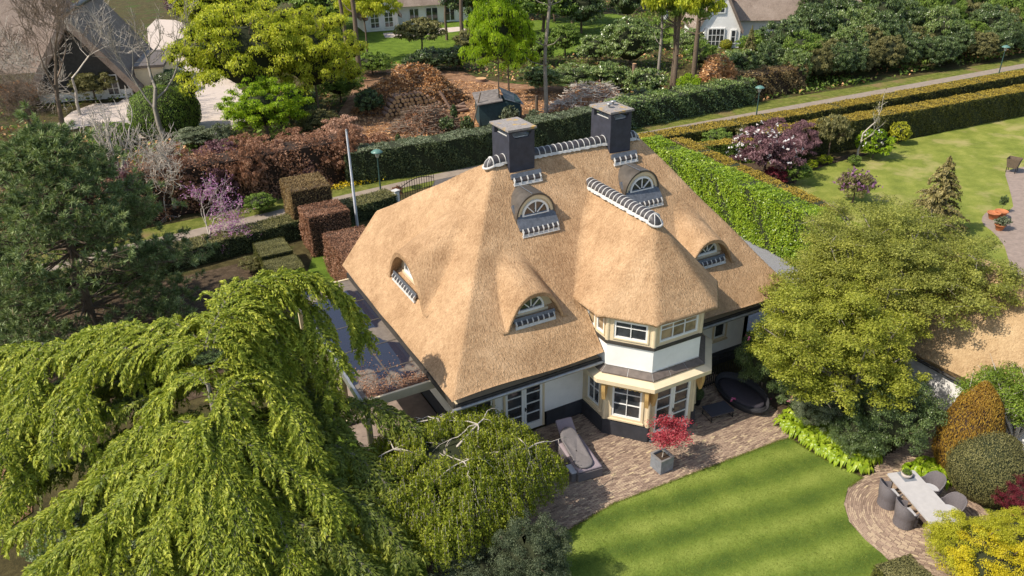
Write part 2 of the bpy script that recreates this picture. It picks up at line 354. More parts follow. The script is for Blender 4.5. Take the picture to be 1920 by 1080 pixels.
def pxpoly(pts, z=0): return [P(x, y, z) for x, y in pts]
def smooth_poly(pts, k=2):
    pts = [Vector(p) for p in pts]
    for _ in range(k):
        o = []
        for i, p in enumerate(pts):
            q = pts[(i+1) % len(pts)]; o += [p.lerp(q, .25), p.lerp(q, .75)]
        pts = o
    return pts
def sheet(name, pts, z, mat, thick=.0, kind='structure', smooth=0, label=None):
    pts = [Vector((p[0], p[1], 0)) for p in pts]
    if smooth: pts = smooth_poly(pts, smooth)
    b = MB(); n = len(pts)
    ar = sum(pts[i].x*pts[(i+1) % n].y-pts[(i+1) % n].x*pts[i].y for i in range(n))
    if ar < 0: pts.reverse()
    if thick: b.prism([(p.x, p.y) for p in pts], z-thick, z)
    else: b.add([(p.x, p.y, z) for p in pts], [tuple(range(n))])
    o = b.build(name, mat); o['kind'] = kind
    if label: o['label'] = label
    return o
def inside(poly, x, y):
    c = np.zeros(x.shape, bool); n = len(poly); j = n-1
    for i in range(n):
        xi, yi, xj, yj = poly[i][0], poly[i][1], poly[j][0], poly[j][1]
        if yi != yj: c ^= ((yi > y) != (yj > y)) & (x < (xj-xi)*(y-yi)/(yj-yi)+xi)
        j = i
    return c

# ---------------------------------------------------------------- ground sheets
ground = sheet('ground', [(-700, -100), (900, -100), (900, 900), (-700, 900)], -.05, M['woodfloor'])
LAWN = pxpoly([(1052, 1003), (1150, 945), (1300, 888), (1400, 850), (1463, 826), (1482, 822), (1505, 838), (1545, 862), (1590, 882), (1617, 896), (1590, 914), (1582, 945), (1592, 978), (1622, 1012), (1655, 1040), (1720, 1110), (1790, 1260), (1000, 1400), (1048, 1100)])
lawn = sheet('front_lawn', LAWN, .01, M['lawn'], .06, smooth=0, label='mown lawn in front of the patio')
PATIO = pxpoly([(1000, 1008), (1052, 1005), (1152, 947), (1302, 890), (1402, 852), (1465, 828), (1484, 820), (1470, 785), (1428, 745), (1400, 725)]) + [Vector((20.6, 21.1, 0)), Vector((9.2, 21.1, 0)), Vector((8.9, 18.0, 0))]
sheet('patio_bed', PATIO, -.012, M['jointsand'])
sheet('border_soil', pxpoly([(1484, 820), (1470, 785), (1430, 740), (1400, 690), (1500, 600), (1760, 690), (1740, 740), (1640, 820), (1640, 850), (1617, 897), (1560, 876)]), -.02, M['bedsoil'])
cen = None
# round terrace: circle through three rim points
def circ(a, b, c):
    ax, ay, bx, by, cx, cy = a.x, a.y, b.x, b.y, c.x, c.y
    d = 2*(ax*(by-cy)+bx*(cy-ay)+cx*(ay-by))
    ux = ((ax*ax+ay*ay)*(by-cy)+(bx*bx+by*by)*(cy-ay)+(cx*cx+cy*cy)*(ay-by))/d
    uy = ((ax*ax+ay*ay)*(cx-bx)+(bx*bx+by*by)*(ax-cx)+(cx*cx+cy*cy)*(bx-ax))/d
    return Vector((ux, uy, 0)), hypot(ux-ax, uy-ay)
TC, TR = circ(P(1600, 905), P(1582, 945), P(1655, 1040))
TCIRC = [Vector((TC.x+TR*cos(a), TC.y+TR*sin(a), 0)) for a in np.linspace(0, 2*pi, 64, endpoint=False)]
round_terrace = sheet('round_terrace', TCIRC, -.014, M['jointsand'], label='round brick terrace under the dining table')
PATHR = pxpoly([(1625, 900), (1652, 862), (1715, 820), (1735, 770), (1760, 735), (1840, 760), (1800, 800), (1775, 830), (1770, 880), (1720, 905)])
brick_path = sheet('brick_path', PATHR, -.016, M['jointsand'])
sheet('border_soil', pxpoly([(1700, 905), (1775, 880), (1770, 830), (1840, 700), (2100, 760), (2100, 1100), (1900, 960), (1800, 940), (1720, 880)]), -.022, M['bedsoil'])
sheet('border_soil', pxpoly([(760, 960), (800, 850), (1000, 860), (1052, 1005), (1046, 1110), (850, 1200), (790, 1090)]), -.02, M['bedsoil'])
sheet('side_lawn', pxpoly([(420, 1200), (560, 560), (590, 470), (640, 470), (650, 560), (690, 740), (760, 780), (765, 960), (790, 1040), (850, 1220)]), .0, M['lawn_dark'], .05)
sheet('side_path', pxpoly([(598, 640), (612, 632), (700, 770), (672, 780)]), .012, M['paver'], .03)
sheet('mulch', pxpoly([(-40, 900), (-40, 860), (60, 880), (60, 960), (0, 1000)]), -.01, M['litter_soil'] if 'litter_soil' in M else M['clearing'])

# the footpath beyond the hedge with its verges
sheet('verge', [(-20, 43.0), (9, 46.9), (20, 48.6), (36, 50.2), (50, 50.0), (62, 48.4), (140, 47.0), (140, 51.8), (70, 52.6), (50, 53.6), (36, 53.8), (20, 52.6), (5, 50.8), (-20, 49.5)], -.012, M['verge'])
footpath = sheet('footpath', [(-20, 45.2), (4.5, 47.7), (19.6, 49.3), (36, 50.3), (52, 50.2), (60, 49.5), (140, 48.2), (140, 49.5), (62, 50.8), (52, 51.0), (36, 51.2), (19.9, 50.5), (3.9, 48.9), (-20, 46.7)], .004, M['path'], label='narrow grey brown path along the verge')
sheet('yard', [(20, 45.5), (29, 46.5), (36, 49.5), (20.5, 49.8), (19, 47.5)], -.004, M['asphalt'])
sheet('clearing', pxpoly([(600, 262), (640, 205), (670, 150), (700, 128), (860, 130), (905, 150), (1000, 160), (1160, 165), (1200, 215), (1120, 235), (940, 265), (780, 290), (640, 330)]), -.02, M['clearing'], smooth=1)
sheet('driveway', pxpoly([(80, 255), (150, 196), (245, 190), (280, 120), (275, 35), (345, 38), (350, 62), (330, 90), (345, 110), (400, 128), (460, 165), (470, 235), (400, 250), (380, 270), (250, 262), (235, 240), (190, 230)]), -.016, M['drive'], smooth=1)
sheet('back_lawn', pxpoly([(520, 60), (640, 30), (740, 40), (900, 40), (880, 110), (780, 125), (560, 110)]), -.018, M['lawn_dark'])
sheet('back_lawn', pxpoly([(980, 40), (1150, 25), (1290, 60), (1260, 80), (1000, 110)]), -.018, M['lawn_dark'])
sheet('back_drive', pxpoly([(718, 62), (860, 50), (880, 56), (760, 70), (722, 70)]), -.008, M['drive'])
# neighbour's garden on the right
NL = pxpoly([(1470, 345), (1500, 330), (1560, 300), (1640, 278), (1700, 262), (1920, 214), (2200, 150), (2400, 500), (1960, 560), (1840, 520), (1600, 620), (1400, 480)])
sheet('neighbour_lawn', NL, -.02, M['lawn_far'])
sheet('neighbour_terrace', smooth_poly(pxpoly([(1882, 318), (1900, 318), (1960, 300), (2150, 330), (2100, 600), (1900, 560), (1890, 470), (1866, 437), (1840, 418), (1843, 402), (1860, 393), (1902, 396), (1895, 360)]), 1), -.008, M['paver'], .03)
sheet('border_soil', pxpoly([(1330, 300), (1440, 275), (1500, 318), (1600, 285), (1640, 288), (1560, 305), (1500, 330), (1490, 345), (1440, 345), (1380, 330)]), -.012, M['bedsoil'], smooth=1)
sheet('gravel_strip', [(24.5, 20.3), (31.5, 20.3), (33.5, 30), (35.5, 42), (33.5, 42), (30, 31), (24.5, 31)], -.015, M['gravel'])

# ---------------------------------------------------------------- brick paving
BL, BW = .205, .062
def brick_rows(poly, ang, z=0.0, seed=1):
    rng = np.random.default_rng(seed); c, s = cos(ang), sin(ang)
    pts = np.array([(p[0], p[1]) for p in poly]); lo = pts.min(0); hi = pts.max(0); mid = (lo+hi)/2; R = np.hypot(*(hi-lo))/2+.3
    out = []
    nr = int(2*R/BW)
    for i in range(nr):
        y = -R+i*BW; off = (i % 2)*BL/2+rng.uniform(-.02, .02)
        x = np.arange(-R+off, R, BL); wx = mid[0]+x*c-y*s; wy = mid[1]+x*s+y*c
        k = inside(poly, wx, wy)
        for a, b in zip(wx[k], wy[k]): out.append((a, b, ang))
    a = np.array(out); a[:, :2] += rng.normal(size=(len(a), 2))*.002; a[:, 2] += rng.normal(size=len(a))*.012
    return a
def brick_rings(c, r0, r1, seed=2):
    rng = np.random.default_rng(seed); out = []; r = r0
    while r < r1:
        n = max(6, int(2*pi*r/BL)); ph = rng.uniform(0, 6)
        for k in range(n):
            a = ph+2*pi*k/n; out.append((c.x+r*cos(a), c.y+r*sin(a), a+pi/2))
        r += BW
    return np.array(out)
def brick_mesh(name, a, seed=3, L=BL-.012, W=BW-.012, H=.05):
    rng = np.random.default_rng(seed); n = len(a); c, s = np.cos(a[:, 2]), np.sin(a[:, 2])
    X = np.array([-1, 1, 1, -1, -1, 1, 1, -1])*L/2; Y = np.array([-1, -1, 1, 1, -1, -1, 1, 1])*W/2
    top = rng.normal(size=n)*.003; Z = np.array([0, 0, 0, 0, 1, 1, 1, 1])
    co = np.empty((n, 8, 3)); co[:, :, 0] = a[:, 0:1]+X*c[:, None]-Y*s[:, None]; co[:, :, 1] = a[:, 1:2]+X*s[:, None]+Y*c[:, None]
    co[:, :, 2] = -H+Z[None]*(H+top[:, None])
    tilt = rng.normal(size=(n, 1))*.003; co[:, 4:, 2] += tilt*np.sign(X[4:])
    f = np.array([(4, 5, 6, 7), (0, 1, 5, 4), (1, 2, 6, 5), (2, 3, 7, 6), (3, 0, 4, 7)])
    fs = (np.arange(n)[:, None, None]*8+f[None]).reshape(-1, 4)
    v = np.repeat(np.clip(rng.beta(2.2, 2.4, size=n), 0, 1), 8)
    return npmesh(name, co.reshape(-1, 3), fs, M['brick'], v)
keep = lambda a, m: a[m]
pa = brick_rows(PATIO, radians(0), seed=5)
bayp = [(14.3, 21.2), (14.3, 19.7), (15.43, 18.38), (17.62, 18.38), (18.8, 19.7), (18.8, 21.2)]
pa = pa[~inside(bayp, pa[:, 0], pa[:, 1])]
o = link('patio', brick_mesh('patio', pa)); tag(o, 'brick patio in front of the white bay', kind='structure')
rr = brick_rings(TC, .25, TR+.02)
rr = rr[~inside([(p.x, p.y) for p in LAWN], rr[:, 0], rr[:, 1]) | (np.hypot(rr[:, 0]-TC.x, rr[:, 1]-TC.y) < TR-.05)]
pb = brick_rows(PATHR, radians(-52), seed=8); pb = pb[np.hypot(pb[:, 0]-TC.x, pb[:, 1]-TC.y) > TR+.06]
o = link('brick_paving', brick_mesh('brick_paving', pb, 9), brick_path); o['kind'] = 'stuff'
# the 300 bricks that show largest are objects of their own
dv = np.array([FWD.x, FWD.y]); dep = rr[:, :2] @ dv
fr = []
for i in np.argsort(dep):
    q = Vector((rr[i, 0], rr[i, 1], 0))-CAM; px = 960+FPX*q.dot(RIGHT)/q.dot(FWD); py = 540+FPX*q.dot(DOWN)/q.dot(FWD)
    if 1575 < px < 1740 and 900 < py < 1060 and px < 1740-(py-980)*.6: fr.append(i)
    if len(fr) >= 300: break
msk = np.ones(len(rr), bool); msk[fr] = False
bm_ = [brick_mesh('brick', np.array([[0., 0., 0.]]), 40+k) for k in range(9)]
b0 = link('brick', bm_[0], round_terrace)
for j, i in enumerate(fr):
    b = b0 if j == 0 else b0.copy()
    if j: COL.objects.link(b); b.data = bm_[(j*7+j//5) % 9]
    b.location = (rr[i, 0], rr[i, 1], 0); b.rotation_euler = (0, 0, rr[i, 2])
o = link('brick_paving', brick_mesh('brick_paving', rr[msk], 10), round_terrace); o['kind'] = 'stuff'

# grass blades over the near lawn and along its ragged edge
rng = np.random.default_rng(90)
lp2 = np.array([(p.x, p.y) for p in LAWN]); lo, hi = np.array([8.5, 8.0]), np.array([23.5, 17.2]); xy = rng.uniform(lo, hi, (90000, 2)); xy = xy[inside(LAWN, xy[:, 0], xy[:, 1])]
ed = []
for i in range(10):
    a, b_ = lp2[i], lp2[i+1]; n = int(np.linalg.norm(b_-a)*420); t = rng.random((n, 1)); ed.append(a+(b_-a)*t+rng.normal(size=(n, 2))*.035)
M['blade'] = leafmat('grass blades', (.07, .11, .012), (.15, .19, .022), (.30, .32, .06), .3)
pe = np.vstack([xy]+ed); n = len(pe); nv = unit(rng.normal(size=(n, 3))*np.array([1, 1, .5])+np.array([0, 0, .5])); ax = unit(np.array([0, 0, 1.])*.5+rng.normal(size=(n, 3))*.6); nv = unit(nv-ax*(nv*ax).sum(1, keepdims=True))
o = link('grass', leaves('grass', np.column_stack([pe, np.full(n, .022)]), ax, nv, rng.uniform(.035, .06, n), .012, np.clip(.5+rng.normal(size=n)*.22, 0, 1), M['blade'])); tag(o, 'short grass of the front lawn', kind='stuff')
# ---------------------------------------------------------------- plants
def tubes_np(segs, n=4):
    """segs: (p0, p1, r0, r1) -> co, quads"""
    a = np.array([s[0] for s in segs]); b = np.array([s[1] for s in segs]); r0 = np.array([s[2] for s in segs]); r1 = np.array([s[3] for s in segs])
    d = unit(b-a); h = np.where(np.abs(d[:, 2:3]) < .9, np.array([[0, 0, 1.]]), np.array([[1., 0, 0]])); u = unit(np.cross(d, h)); w_ = np.cross(d, u)
    N = len(a); co = np.empty((N, 2*n, 3))
    for k in range(n):
        an = 2*pi*k/n; dd = u*cos(an)+w_*sin(an); co[:, k] = a+dd*r0[:, None]; co[:, n+k] = b+dd*r1[:, None]
    f = np.array([(k, (k+1) % n, n+(k+1) % n, n+k) for k in range(n)])
    return co.reshape(-1, 3), (np.arange(N)[:, None, None]*2*n+f[None]).reshape(-1, 4)
def grow(rng, p, d, ln, r, lev, segs, spread=.6, up=.15, kids=3, taper=.62, nseg=3, shrink=.68, wig=.14, leafpts=None, rmin=.004):
    p = np.array(p, float); d = np.array(d, float); d /= np.linalg.norm(d)
    pts = [p]
    for i in range(nseg):
        d = d+rng.normal(size=3)*wig+np.array([0, 0, up*.5]); d /= np.linalg.norm(d); pts.append(pts[-1]+d*ln/nseg)
    rs = [r*(1-(1-taper)*i/nseg) for i in range(nseg+1)]
    for i in range(nseg): segs.append((pts[i], pts[i+1], rs[i], rs[i+1]))
    if lev <= 0:
        if leafpts is not None: leafpts.extend(pts[1:])
        return
    for k in range(kids):
        t = 1.0 if k == 0 else rng.uniform(.35, 1); q = pts[0]+(pts[-1]-pts[0])*t; i = min(int(t*nseg), nseg-1); q = pts[i]+(pts[i+1]-pts[i])*(t*nseg-i)
        nd = d+rng.normal(size=3)*spread; nd[2] += up
        grow(rng, q, nd, ln*shrink*rng.uniform(.8, 1.15), max(rmin, rs[-1]*(.9 if k == 0 else .65)), lev-1, segs, spread, up, kids, taper, nseg, shrink, wig, leafpts, rmin)

_ico = None
def ico(sub=2):
    import bmesh
    b = bmesh.new(); bmesh.ops.create_icosphere(b, subdivisions=sub, radius=1)
    co = np.array([v.co[:] for v in b.verts]); f = np.array([[v.index for v in q.verts]+[q.verts[0].index] for q in b.faces]); b.free()
    return co, f
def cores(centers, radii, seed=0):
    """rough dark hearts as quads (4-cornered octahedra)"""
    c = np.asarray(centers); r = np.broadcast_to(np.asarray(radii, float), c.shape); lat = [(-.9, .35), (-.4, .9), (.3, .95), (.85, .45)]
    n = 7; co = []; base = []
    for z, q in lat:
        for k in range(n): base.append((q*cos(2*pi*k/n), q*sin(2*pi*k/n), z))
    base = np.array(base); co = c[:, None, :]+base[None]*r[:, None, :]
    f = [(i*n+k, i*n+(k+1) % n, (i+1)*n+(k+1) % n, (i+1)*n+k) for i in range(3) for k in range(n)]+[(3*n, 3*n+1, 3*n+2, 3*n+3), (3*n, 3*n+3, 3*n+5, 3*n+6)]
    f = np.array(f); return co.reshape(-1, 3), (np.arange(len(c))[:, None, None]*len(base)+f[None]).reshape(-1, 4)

def crown_unit(key, seed, n, L, nclump=40, crel=.28, zlo=.08, rmin=.55, flat=.75, coresize=.62, aspect=.55, shape='round', stem=.0, clumpcore=True, lean=.5):
    rng = np.random.default_rng(seed)
    d = sph(rng, nclump*3); d = d[d[:, 2] > -.55][:nclump]; nclump = len(d)
    zc = (1+zlo)/2; hz = (1-zlo)/2
    fr_ = rng.uniform(rmin, 1-crel*.55, size=nclump)
    cc = d*fr_[:, None]
    if shape == 'cone':
        t = rng.uniform(0, 1, nclump)**1.3; an = rng.uniform(0, 2*pi, nclump); rad = (1-t)*.82+.04; cc = np.stack([rad*np.cos(an), rad*np.sin(an), t*1.9-.95], 1)
    if shape == 'egg': cc[:, :2] *= (1-.35*np.clip(cc[:, 2:3], -.2, 1))
    if shape == 'umbrella': cc[:, 2] = np.abs(cc[:, 2])*1.2-.5
    if shape == 'column': cc[:, :2] *= .8
    cr = crel*rng.uniform(.7, 1.25, nclump)
    if shape == 'cone': cr *= (1.25-.9*t)
    k = rng.choice(nclump, n, p=(cr**2)/(cr**2).sum())
    o = sph(rng, n); o[:, 2] = np.where(rng.random(n) < .65, np.abs(o[:, 2]), o[:, 2])
    rr_ = rng.uniform(.25, 1.15, n)**.6
    pos = cc[k]+o*(cr[k]*rr_)[:, None]*np.array([1, 1, flat])
    nrm = unit(o*lean+np.array([0, 0, .45])+rng.normal(size=(n, 3))*.42); ax = rand_axis(rng, nrm, (0, 0, -1), .08)
    v = np.clip(.5+rng.normal(size=n)*.24+(rng.normal(size=nclump)*.10)[k], 0, 1)
    pos[:, 2] = zc+pos[:, 2]*hz; 
    co, fc, vv = leaf_geo(pos, ax, nrm, L*rng.uniform(.7, 1.3, n), L*aspect*rng.uniform(.8, 1.2, n), v)
    mi = np.zeros(len(fc), int)
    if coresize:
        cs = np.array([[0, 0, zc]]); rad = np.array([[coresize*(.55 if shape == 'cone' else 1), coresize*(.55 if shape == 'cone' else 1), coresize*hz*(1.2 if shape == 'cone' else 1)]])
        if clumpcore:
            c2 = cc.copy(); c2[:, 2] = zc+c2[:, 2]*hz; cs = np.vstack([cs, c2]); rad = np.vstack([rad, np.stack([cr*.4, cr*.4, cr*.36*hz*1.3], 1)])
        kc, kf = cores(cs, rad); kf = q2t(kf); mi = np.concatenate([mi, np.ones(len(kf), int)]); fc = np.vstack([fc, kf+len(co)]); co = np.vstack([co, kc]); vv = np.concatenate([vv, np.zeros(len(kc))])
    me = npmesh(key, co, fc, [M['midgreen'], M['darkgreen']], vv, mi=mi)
    segs = []
    c3 = cc.copy(); c3[:, 2] = zc+c3[:, 2]*hz
    top = np.array([0, 0, zc+.1*hz]); trunk_r = .05
    pts = [np.array([0, 0, -.02]), np.array([rng.normal()*.03, rng.normal()*.03, zc*.5]), top]
    segs += [(pts[0], pts[1], trunk_r, trunk_r*.75), (pts[1], pts[2], trunk_r*.75, trunk_r*.45)]
    for i in rng.permutation(nclump)[:16]:
        t = rng.uniform(.3, 1); s0 = pts[1]*(1-t)+top*t; e = c3[i]; mid = (s0+e)/2+rng.normal(size=3)*.03-np.array([0, 0, .04])
        segs += [(s0, mid, .022, .014), (mid, e, .014, .006)]
        for _ in range(3):
            e2 = e+sph(rng, 1)[0]*np.array([1, 1, .6])*crel*.9; segs.append((e, e2, .006, .002))
    co, fc = tubes_np(segs); st = npmesh(key+'_stem', co, fc, [M['bark']], smooth=True)
    return me, st

PROTO = {}
SHAPES = {
 # name: (nclump, crel, zlo, rmin, flat, core, shape)
 'shrub': dict(nclump=95, crel=.17, zlo=.0, rmin=.45, coresize=.6),
 'bushy': dict(nclump=150, crel=.14, zlo=.0, rmin=.62, coresize=.68),
 'tree': dict(nclump=110, crel=.17, zlo=.26, rmin=.45, coresize=.4),
 'broad': dict(nclump=170, crel=.13, zlo=.05, rmin=.45, coresize=.5),
 'airy': dict(nclump=90, crel=.14, zlo=.3, rmin=.2, coresize=0, clumpcore=False),
 'airyshrub': dict(nclump=90, crel=.15, zlo=.05, rmin=.3, coresize=.35, clumpcore=False),
 'talltree': dict(nclump=140, crel=.15, zlo=.16, rmin=.35, coresize=.35, shape='egg'),
 'cone': dict(nclump=150, crel=.13, zlo=.02, rmin=.5, coresize=.8, shape='cone'),
 'umbrella': dict(nclump=90, crel=.16, zlo=.35, rmin=.5, coresize=.35, shape='umbrella'),
 'dense': dict(nclump=230, crel=.125, zlo=.0, rmin=.5, coresize=.6, clumpcore=False),
 'column': dict(nclump=100, crel=.2, zlo=.0, rmin=.5, coresize=.7, shape='column'),
}
LEV = {'xfine': (42000, .026), 'fine': (24000, .035), 'mid': (11000, .053), 'coarse': (4800, .082), 'tiny': (1600, .14)}
def get_proto(shape, lev, seed):
    k = (shape, lev, seed)
    if k not in PROTO:
        n, L = LEV[lev]; kw = dict(SHAPES[shape]); PROTO[k] = crown_unit('foliage', seed*17+len(shape), n, L, **kw)
    return PROTO[k]
def spruce_unit(key, seed, n, L, tiers=17):
    rng = np.random.default_rng(seed); P_ = []; A_ = []; N_ = []; segs = [(np.array([0, 0, 0.]), np.array([0, 0, .97]), .035, .008)]
    per = n//(tiers*9)
    for i in range(tiers):
        t = i/(tiers-1); z = .06+.9*t; r = (1-t)**.85*.95+.05
        for k in range(9):
            a = rng.uniform(0, 2*pi); rr = r*rng.uniform(.75, 1.12); d = np.array([cos(a), sin(a), 0]); sag = rng.uniform(.05, .12)
            s = rng.random(per*2)**.7; side = rng.normal(size=per*2)*.13*rr*(1-s*.5); q = np.array([-sin(a), cos(a), 0]); m_ = max(3, int(per*2*(r*.9+.1))); s = s[:m_]; side = side[:m_]
            pos = d*(s*rr)[:, None]+q*side[:, None]; pos[:, 2] = z-sag*(s**1.6)*(rr+.3)+rng.normal(size=m_)*.008-.2*np.abs(side)
            P_.append(pos); nv = unit(np.array([0, 0, 1.])+d*.3+rng.normal(size=(m_, 3))*.35); N_.append(nv); A_.append(rand_axis(rng, nv, d, .5)); segs.append((np.array([0, 0, z]), np.array([d[0]*rr*.8, d[1]*rr*.8, z-sag*(rr+.3)*.7]), .01, .003))
    pos = np.vstack(P_); m_ = len(pos); co, fc, vv = leaf_geo(pos, np.vstack(A_), np.vstack(N_), L*rng.uniform(.7, 1.3, m_), L*.45, np.clip(.5+rng.normal(size=m_)*.22+(pos[:, 2]-.5)*.25, 0, 1))
    me = npmesh(key, co, fc, [M['midgreen'], M['darkgreen']], vv); co, fc = tubes_np(segs, 4); return me, npmesh(key+'_stem', co, fc, [M['bark']])
def dome_unit(key, seed, n, L, squat=1.0, tall=False):
    rng = np.random.default_rng(seed); o = sph(rng, n); o = o[o[:, 2] > -.75]; n = len(o)
    bumpy = 1+.035*np.sin(o[:, 0]*7+seed)*np.cos(o[:, 1]*6)+.02*np.sin(o[:, 2]*13)
    pos = o*(bumpy+rng.normal(size=n)*.018)[:, None]
    if tall: pos[:, :2] *= (1.05-.42*np.clip(o[:, 2:3]*.5+.5, 0, 1)**1.6)
    nrm = unit(o+rng.normal(size=(n, 3))*.5); ax = rand_axis(rng, nrm); v = np.clip(.5+rng.normal(size=n)*.2+.13*np.sin(pos[:, 0]*4+seed)*np.cos(pos[:, 1]*5+pos[:, 2]*3)+.08*np.sin(pos[:, 2]*9+pos[:, 0]*7), 0, 1)
    pos[:, 2] = .43+pos[:, 2]*.57
    co, fc, vv = leaf_geo(pos, ax, nrm, L*rng.uniform(.7, 1.3, n), L*.6, v)
    ic, iq = ico(3); ic = ic*.955
    if tall: ic = ic*np.concatenate([np.repeat((1.05-.42*np.clip(ic[:, 2:3]*.5/.955+.5, 0, 1)**1.6), 2, 1), np.ones((len(ic), 1))], 1)
    ic[:, 2] = .43+ic[:, 2]*.57
    tri = iq[:, :3]; mi = np.concatenate([np.zeros(len(fc), int), np.ones(len(tri), int)])
    return npmesh(key, np.vstack([co, ic]), np.vstack([fc, tri+len(co)]), [M['midgreen'], M['darkgreen']], np.concatenate([vv, np.zeros(len(ic))]), mi=mi), None
def setmat(o, *mats):
    for i, x in enumerate(mats):
        if i < len(o.material_slots): o.material_slots[i].link = 'OBJECT'; o.material_slots[i].material = x
def plant(name, base, R, H, shape='shrub', mat='midgreen', label='', cat='shrub', group=None, seed=1, lev=None, bark='bark', core='darkgreen', stem=True, sy=None, z0=0.0, rz=None, trunk=1.0):
    base = Vector(base); Rpx = R*pxm(base)
    lev = lev or ('fine' if Rpx > 95 else 'mid' if Rpx > 46 else 'coarse' if Rpx > 22 else 'tiny')
    if shape in ('dome', 'tall_dome'):
        k = (shape, lev, seed % 2)
        if k not in PROTO: n, L = {'fine': (22000, .034), 'mid': (11000, .045), 'coarse': (5000, .07), 'tiny': (2200, .1)}[lev]; PROTO[k] = dome_unit('foliage', seed % 2+3, n, L, tall=shape == 'tall_dome')
        me, st = PROTO[k]
    elif shape == 'spruce':
        k = (shape, lev, 0)
        if k not in PROTO: n, L = LEV[lev]; PROTO[k] = spruce_unit('foliage', 5, n, L*1.3)
        me, st = PROTO[k]
    else: me, st = get_proto(shape, lev, seed % 2)
    e = empty(name, (base.x, base.y, z0), (seed*1.7 if rz is None else rz) % 6.28, label, cat, group)
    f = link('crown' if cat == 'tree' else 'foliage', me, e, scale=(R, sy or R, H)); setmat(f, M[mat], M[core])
    if stem and st is not None:
        s = link('trunk' if cat == 'tree' else 'stem', st, e, scale=(R*trunk, R*trunk, H)); setmat(s, M[bark])
    return e
def plantpx(name, b, top, wpx, **k):
    """b: pixel where it stands, top: pixel of its top, wpx: width in pixels"""
    base = P(*b); H = height_of(base, *top) if isinstance(top, tuple) else top
    R = wpx/2/pxm(base + Vector((0, 0, H*.6)))
    return plant(name, base, R, H, **k)

def hedge(name, pts, width, h, L=.07, dens=None, side='hedge', top=None, core='darkgreen', label='', cat='hedge', group=None, seed=1, wob=.05, cover=1.5, z0=0, closed_end=True, topv=0, jit=.035, over=None):
    """clipped hedge along a line of ground points"""
    rng = np.random.default_rng(seed); pts = [np.array([p[0], p[1], 0.]) for p in pts]; P_ = []; A_ = []; N_ = []; V_ = []; MI = []
    kc = []; kf = []
    ph = rng.uniform(0, 6, 6)
    def wobf(s, q): return wob*(np.sin(s*1.7+ph[0]+q)+.6*np.sin(s*4.1+ph[1]+q*2)+.4*np.sin(s*9.3+ph[2]))
    s0 = 0
    for i in range(len(pts)-1):
        a, b = pts[i], pts[i+1]; ln = np.linalg.norm(b-a); d = (b-a)/ln; nr = np.array([-d[1], d[0], 0]); up = np.array([0, 0, 1.])
        faces = [('top', ln, width), ('l', ln, h), ('r', ln, h)]
        if i == 0: faces.append(('e0', width, h))
        if i == len(pts)-2: faces.append(('e1', width, h))
        for nm, la, lb in faces:
            n = int(la*lb/(L*L*.3)*cover); u = rng.uniform(-.01, 1.01, n); t = rng.uniform(0, 1, n)
            if nm == 'top':
                s_ = s0+u*ln; pos = a+d*(u*ln)[:, None]+nr*((t-.5)*width)[:, None]+up*(h+wobf(s_, 0)*.7+rng.normal(size=n)*jit*.7)[:, None]; nn = up
            elif nm in 'lr':
                sg = 1 if nm == 'l' else -1; s_ = s0+u*ln
                pos = a+d*(u*ln)[:, None]+nr*(sg*(width/2+wobf(s_, t*5)*.8+rng.normal(size=n)*jit))[:, None]+up*(t*h)[:, None]; nn = nr*sg
            else:
                q = a if nm == 'e0' else b; sg = -1 if nm == 'e0' else 1
                pos = q+nr*((u-.5)*width)[:, None]+up*(t*h)[:, None]+d*(sg*(rng.normal(size=n)*jit))[:, None]; nn = d*sg
            nv = unit(nn[None]+rng.normal(size=(n, 3))*.55+np.array([0, 0, .15])); P_.append(pos); N_.append(nv); A_.append(rand_axis(rng, nv, (0, 0, 1), .2)); V_.append(np.clip(.48+rng.normal(size=n)*.22, 0, 1))
            MI.append(np.full(n, 1 if (nm == 'top' and top) else 0))  # top leaves may take a lighter material, sunlight put into its colour
        ww = width/2-.05; hh = h-.05; q = [a-nr*ww, b-nr*ww, b+nr*ww, a+nr*ww]; k0 = len(kc)
        kc += q+[x+up*hh for x in q]; kf += [[k0+j for j in f] for f in ((0, 3, 2, 1), (4, 5, 6, 7), (0, 1, 5, 4), (1, 2, 6, 5), (2, 3, 7, 6), (3, 0, 4, 7))]
        s0 += ln
    pos = np.vstack(P_); pos[:, 2] += z0; kc = np.array(kc); kc[:, 2] += z0
    N = len(pos); mats = [M[side]]+([M[top]] if top else [])+[M[core]]
    VV = np.clip(np.concatenate(V_)+.12*np.sin(pos[:, 0]*1.9+pos[:, 1]*1.3+pos[:, 2]*2)*np.cos(pos[:, 1]*.8-pos[:, 2])+.07*np.sin(pos[:, 0]*5+pos[:, 1]*6), 0, 1)
    me = leaves(name, pos, np.vstack(A_), np.vstack(N_), L*rng.uniform(.7, 1.3, N), L*.6, VV, mats, np.concatenate(MI), (kc, kf))
    o = link(name, me); tag(o, label, cat, group); return o

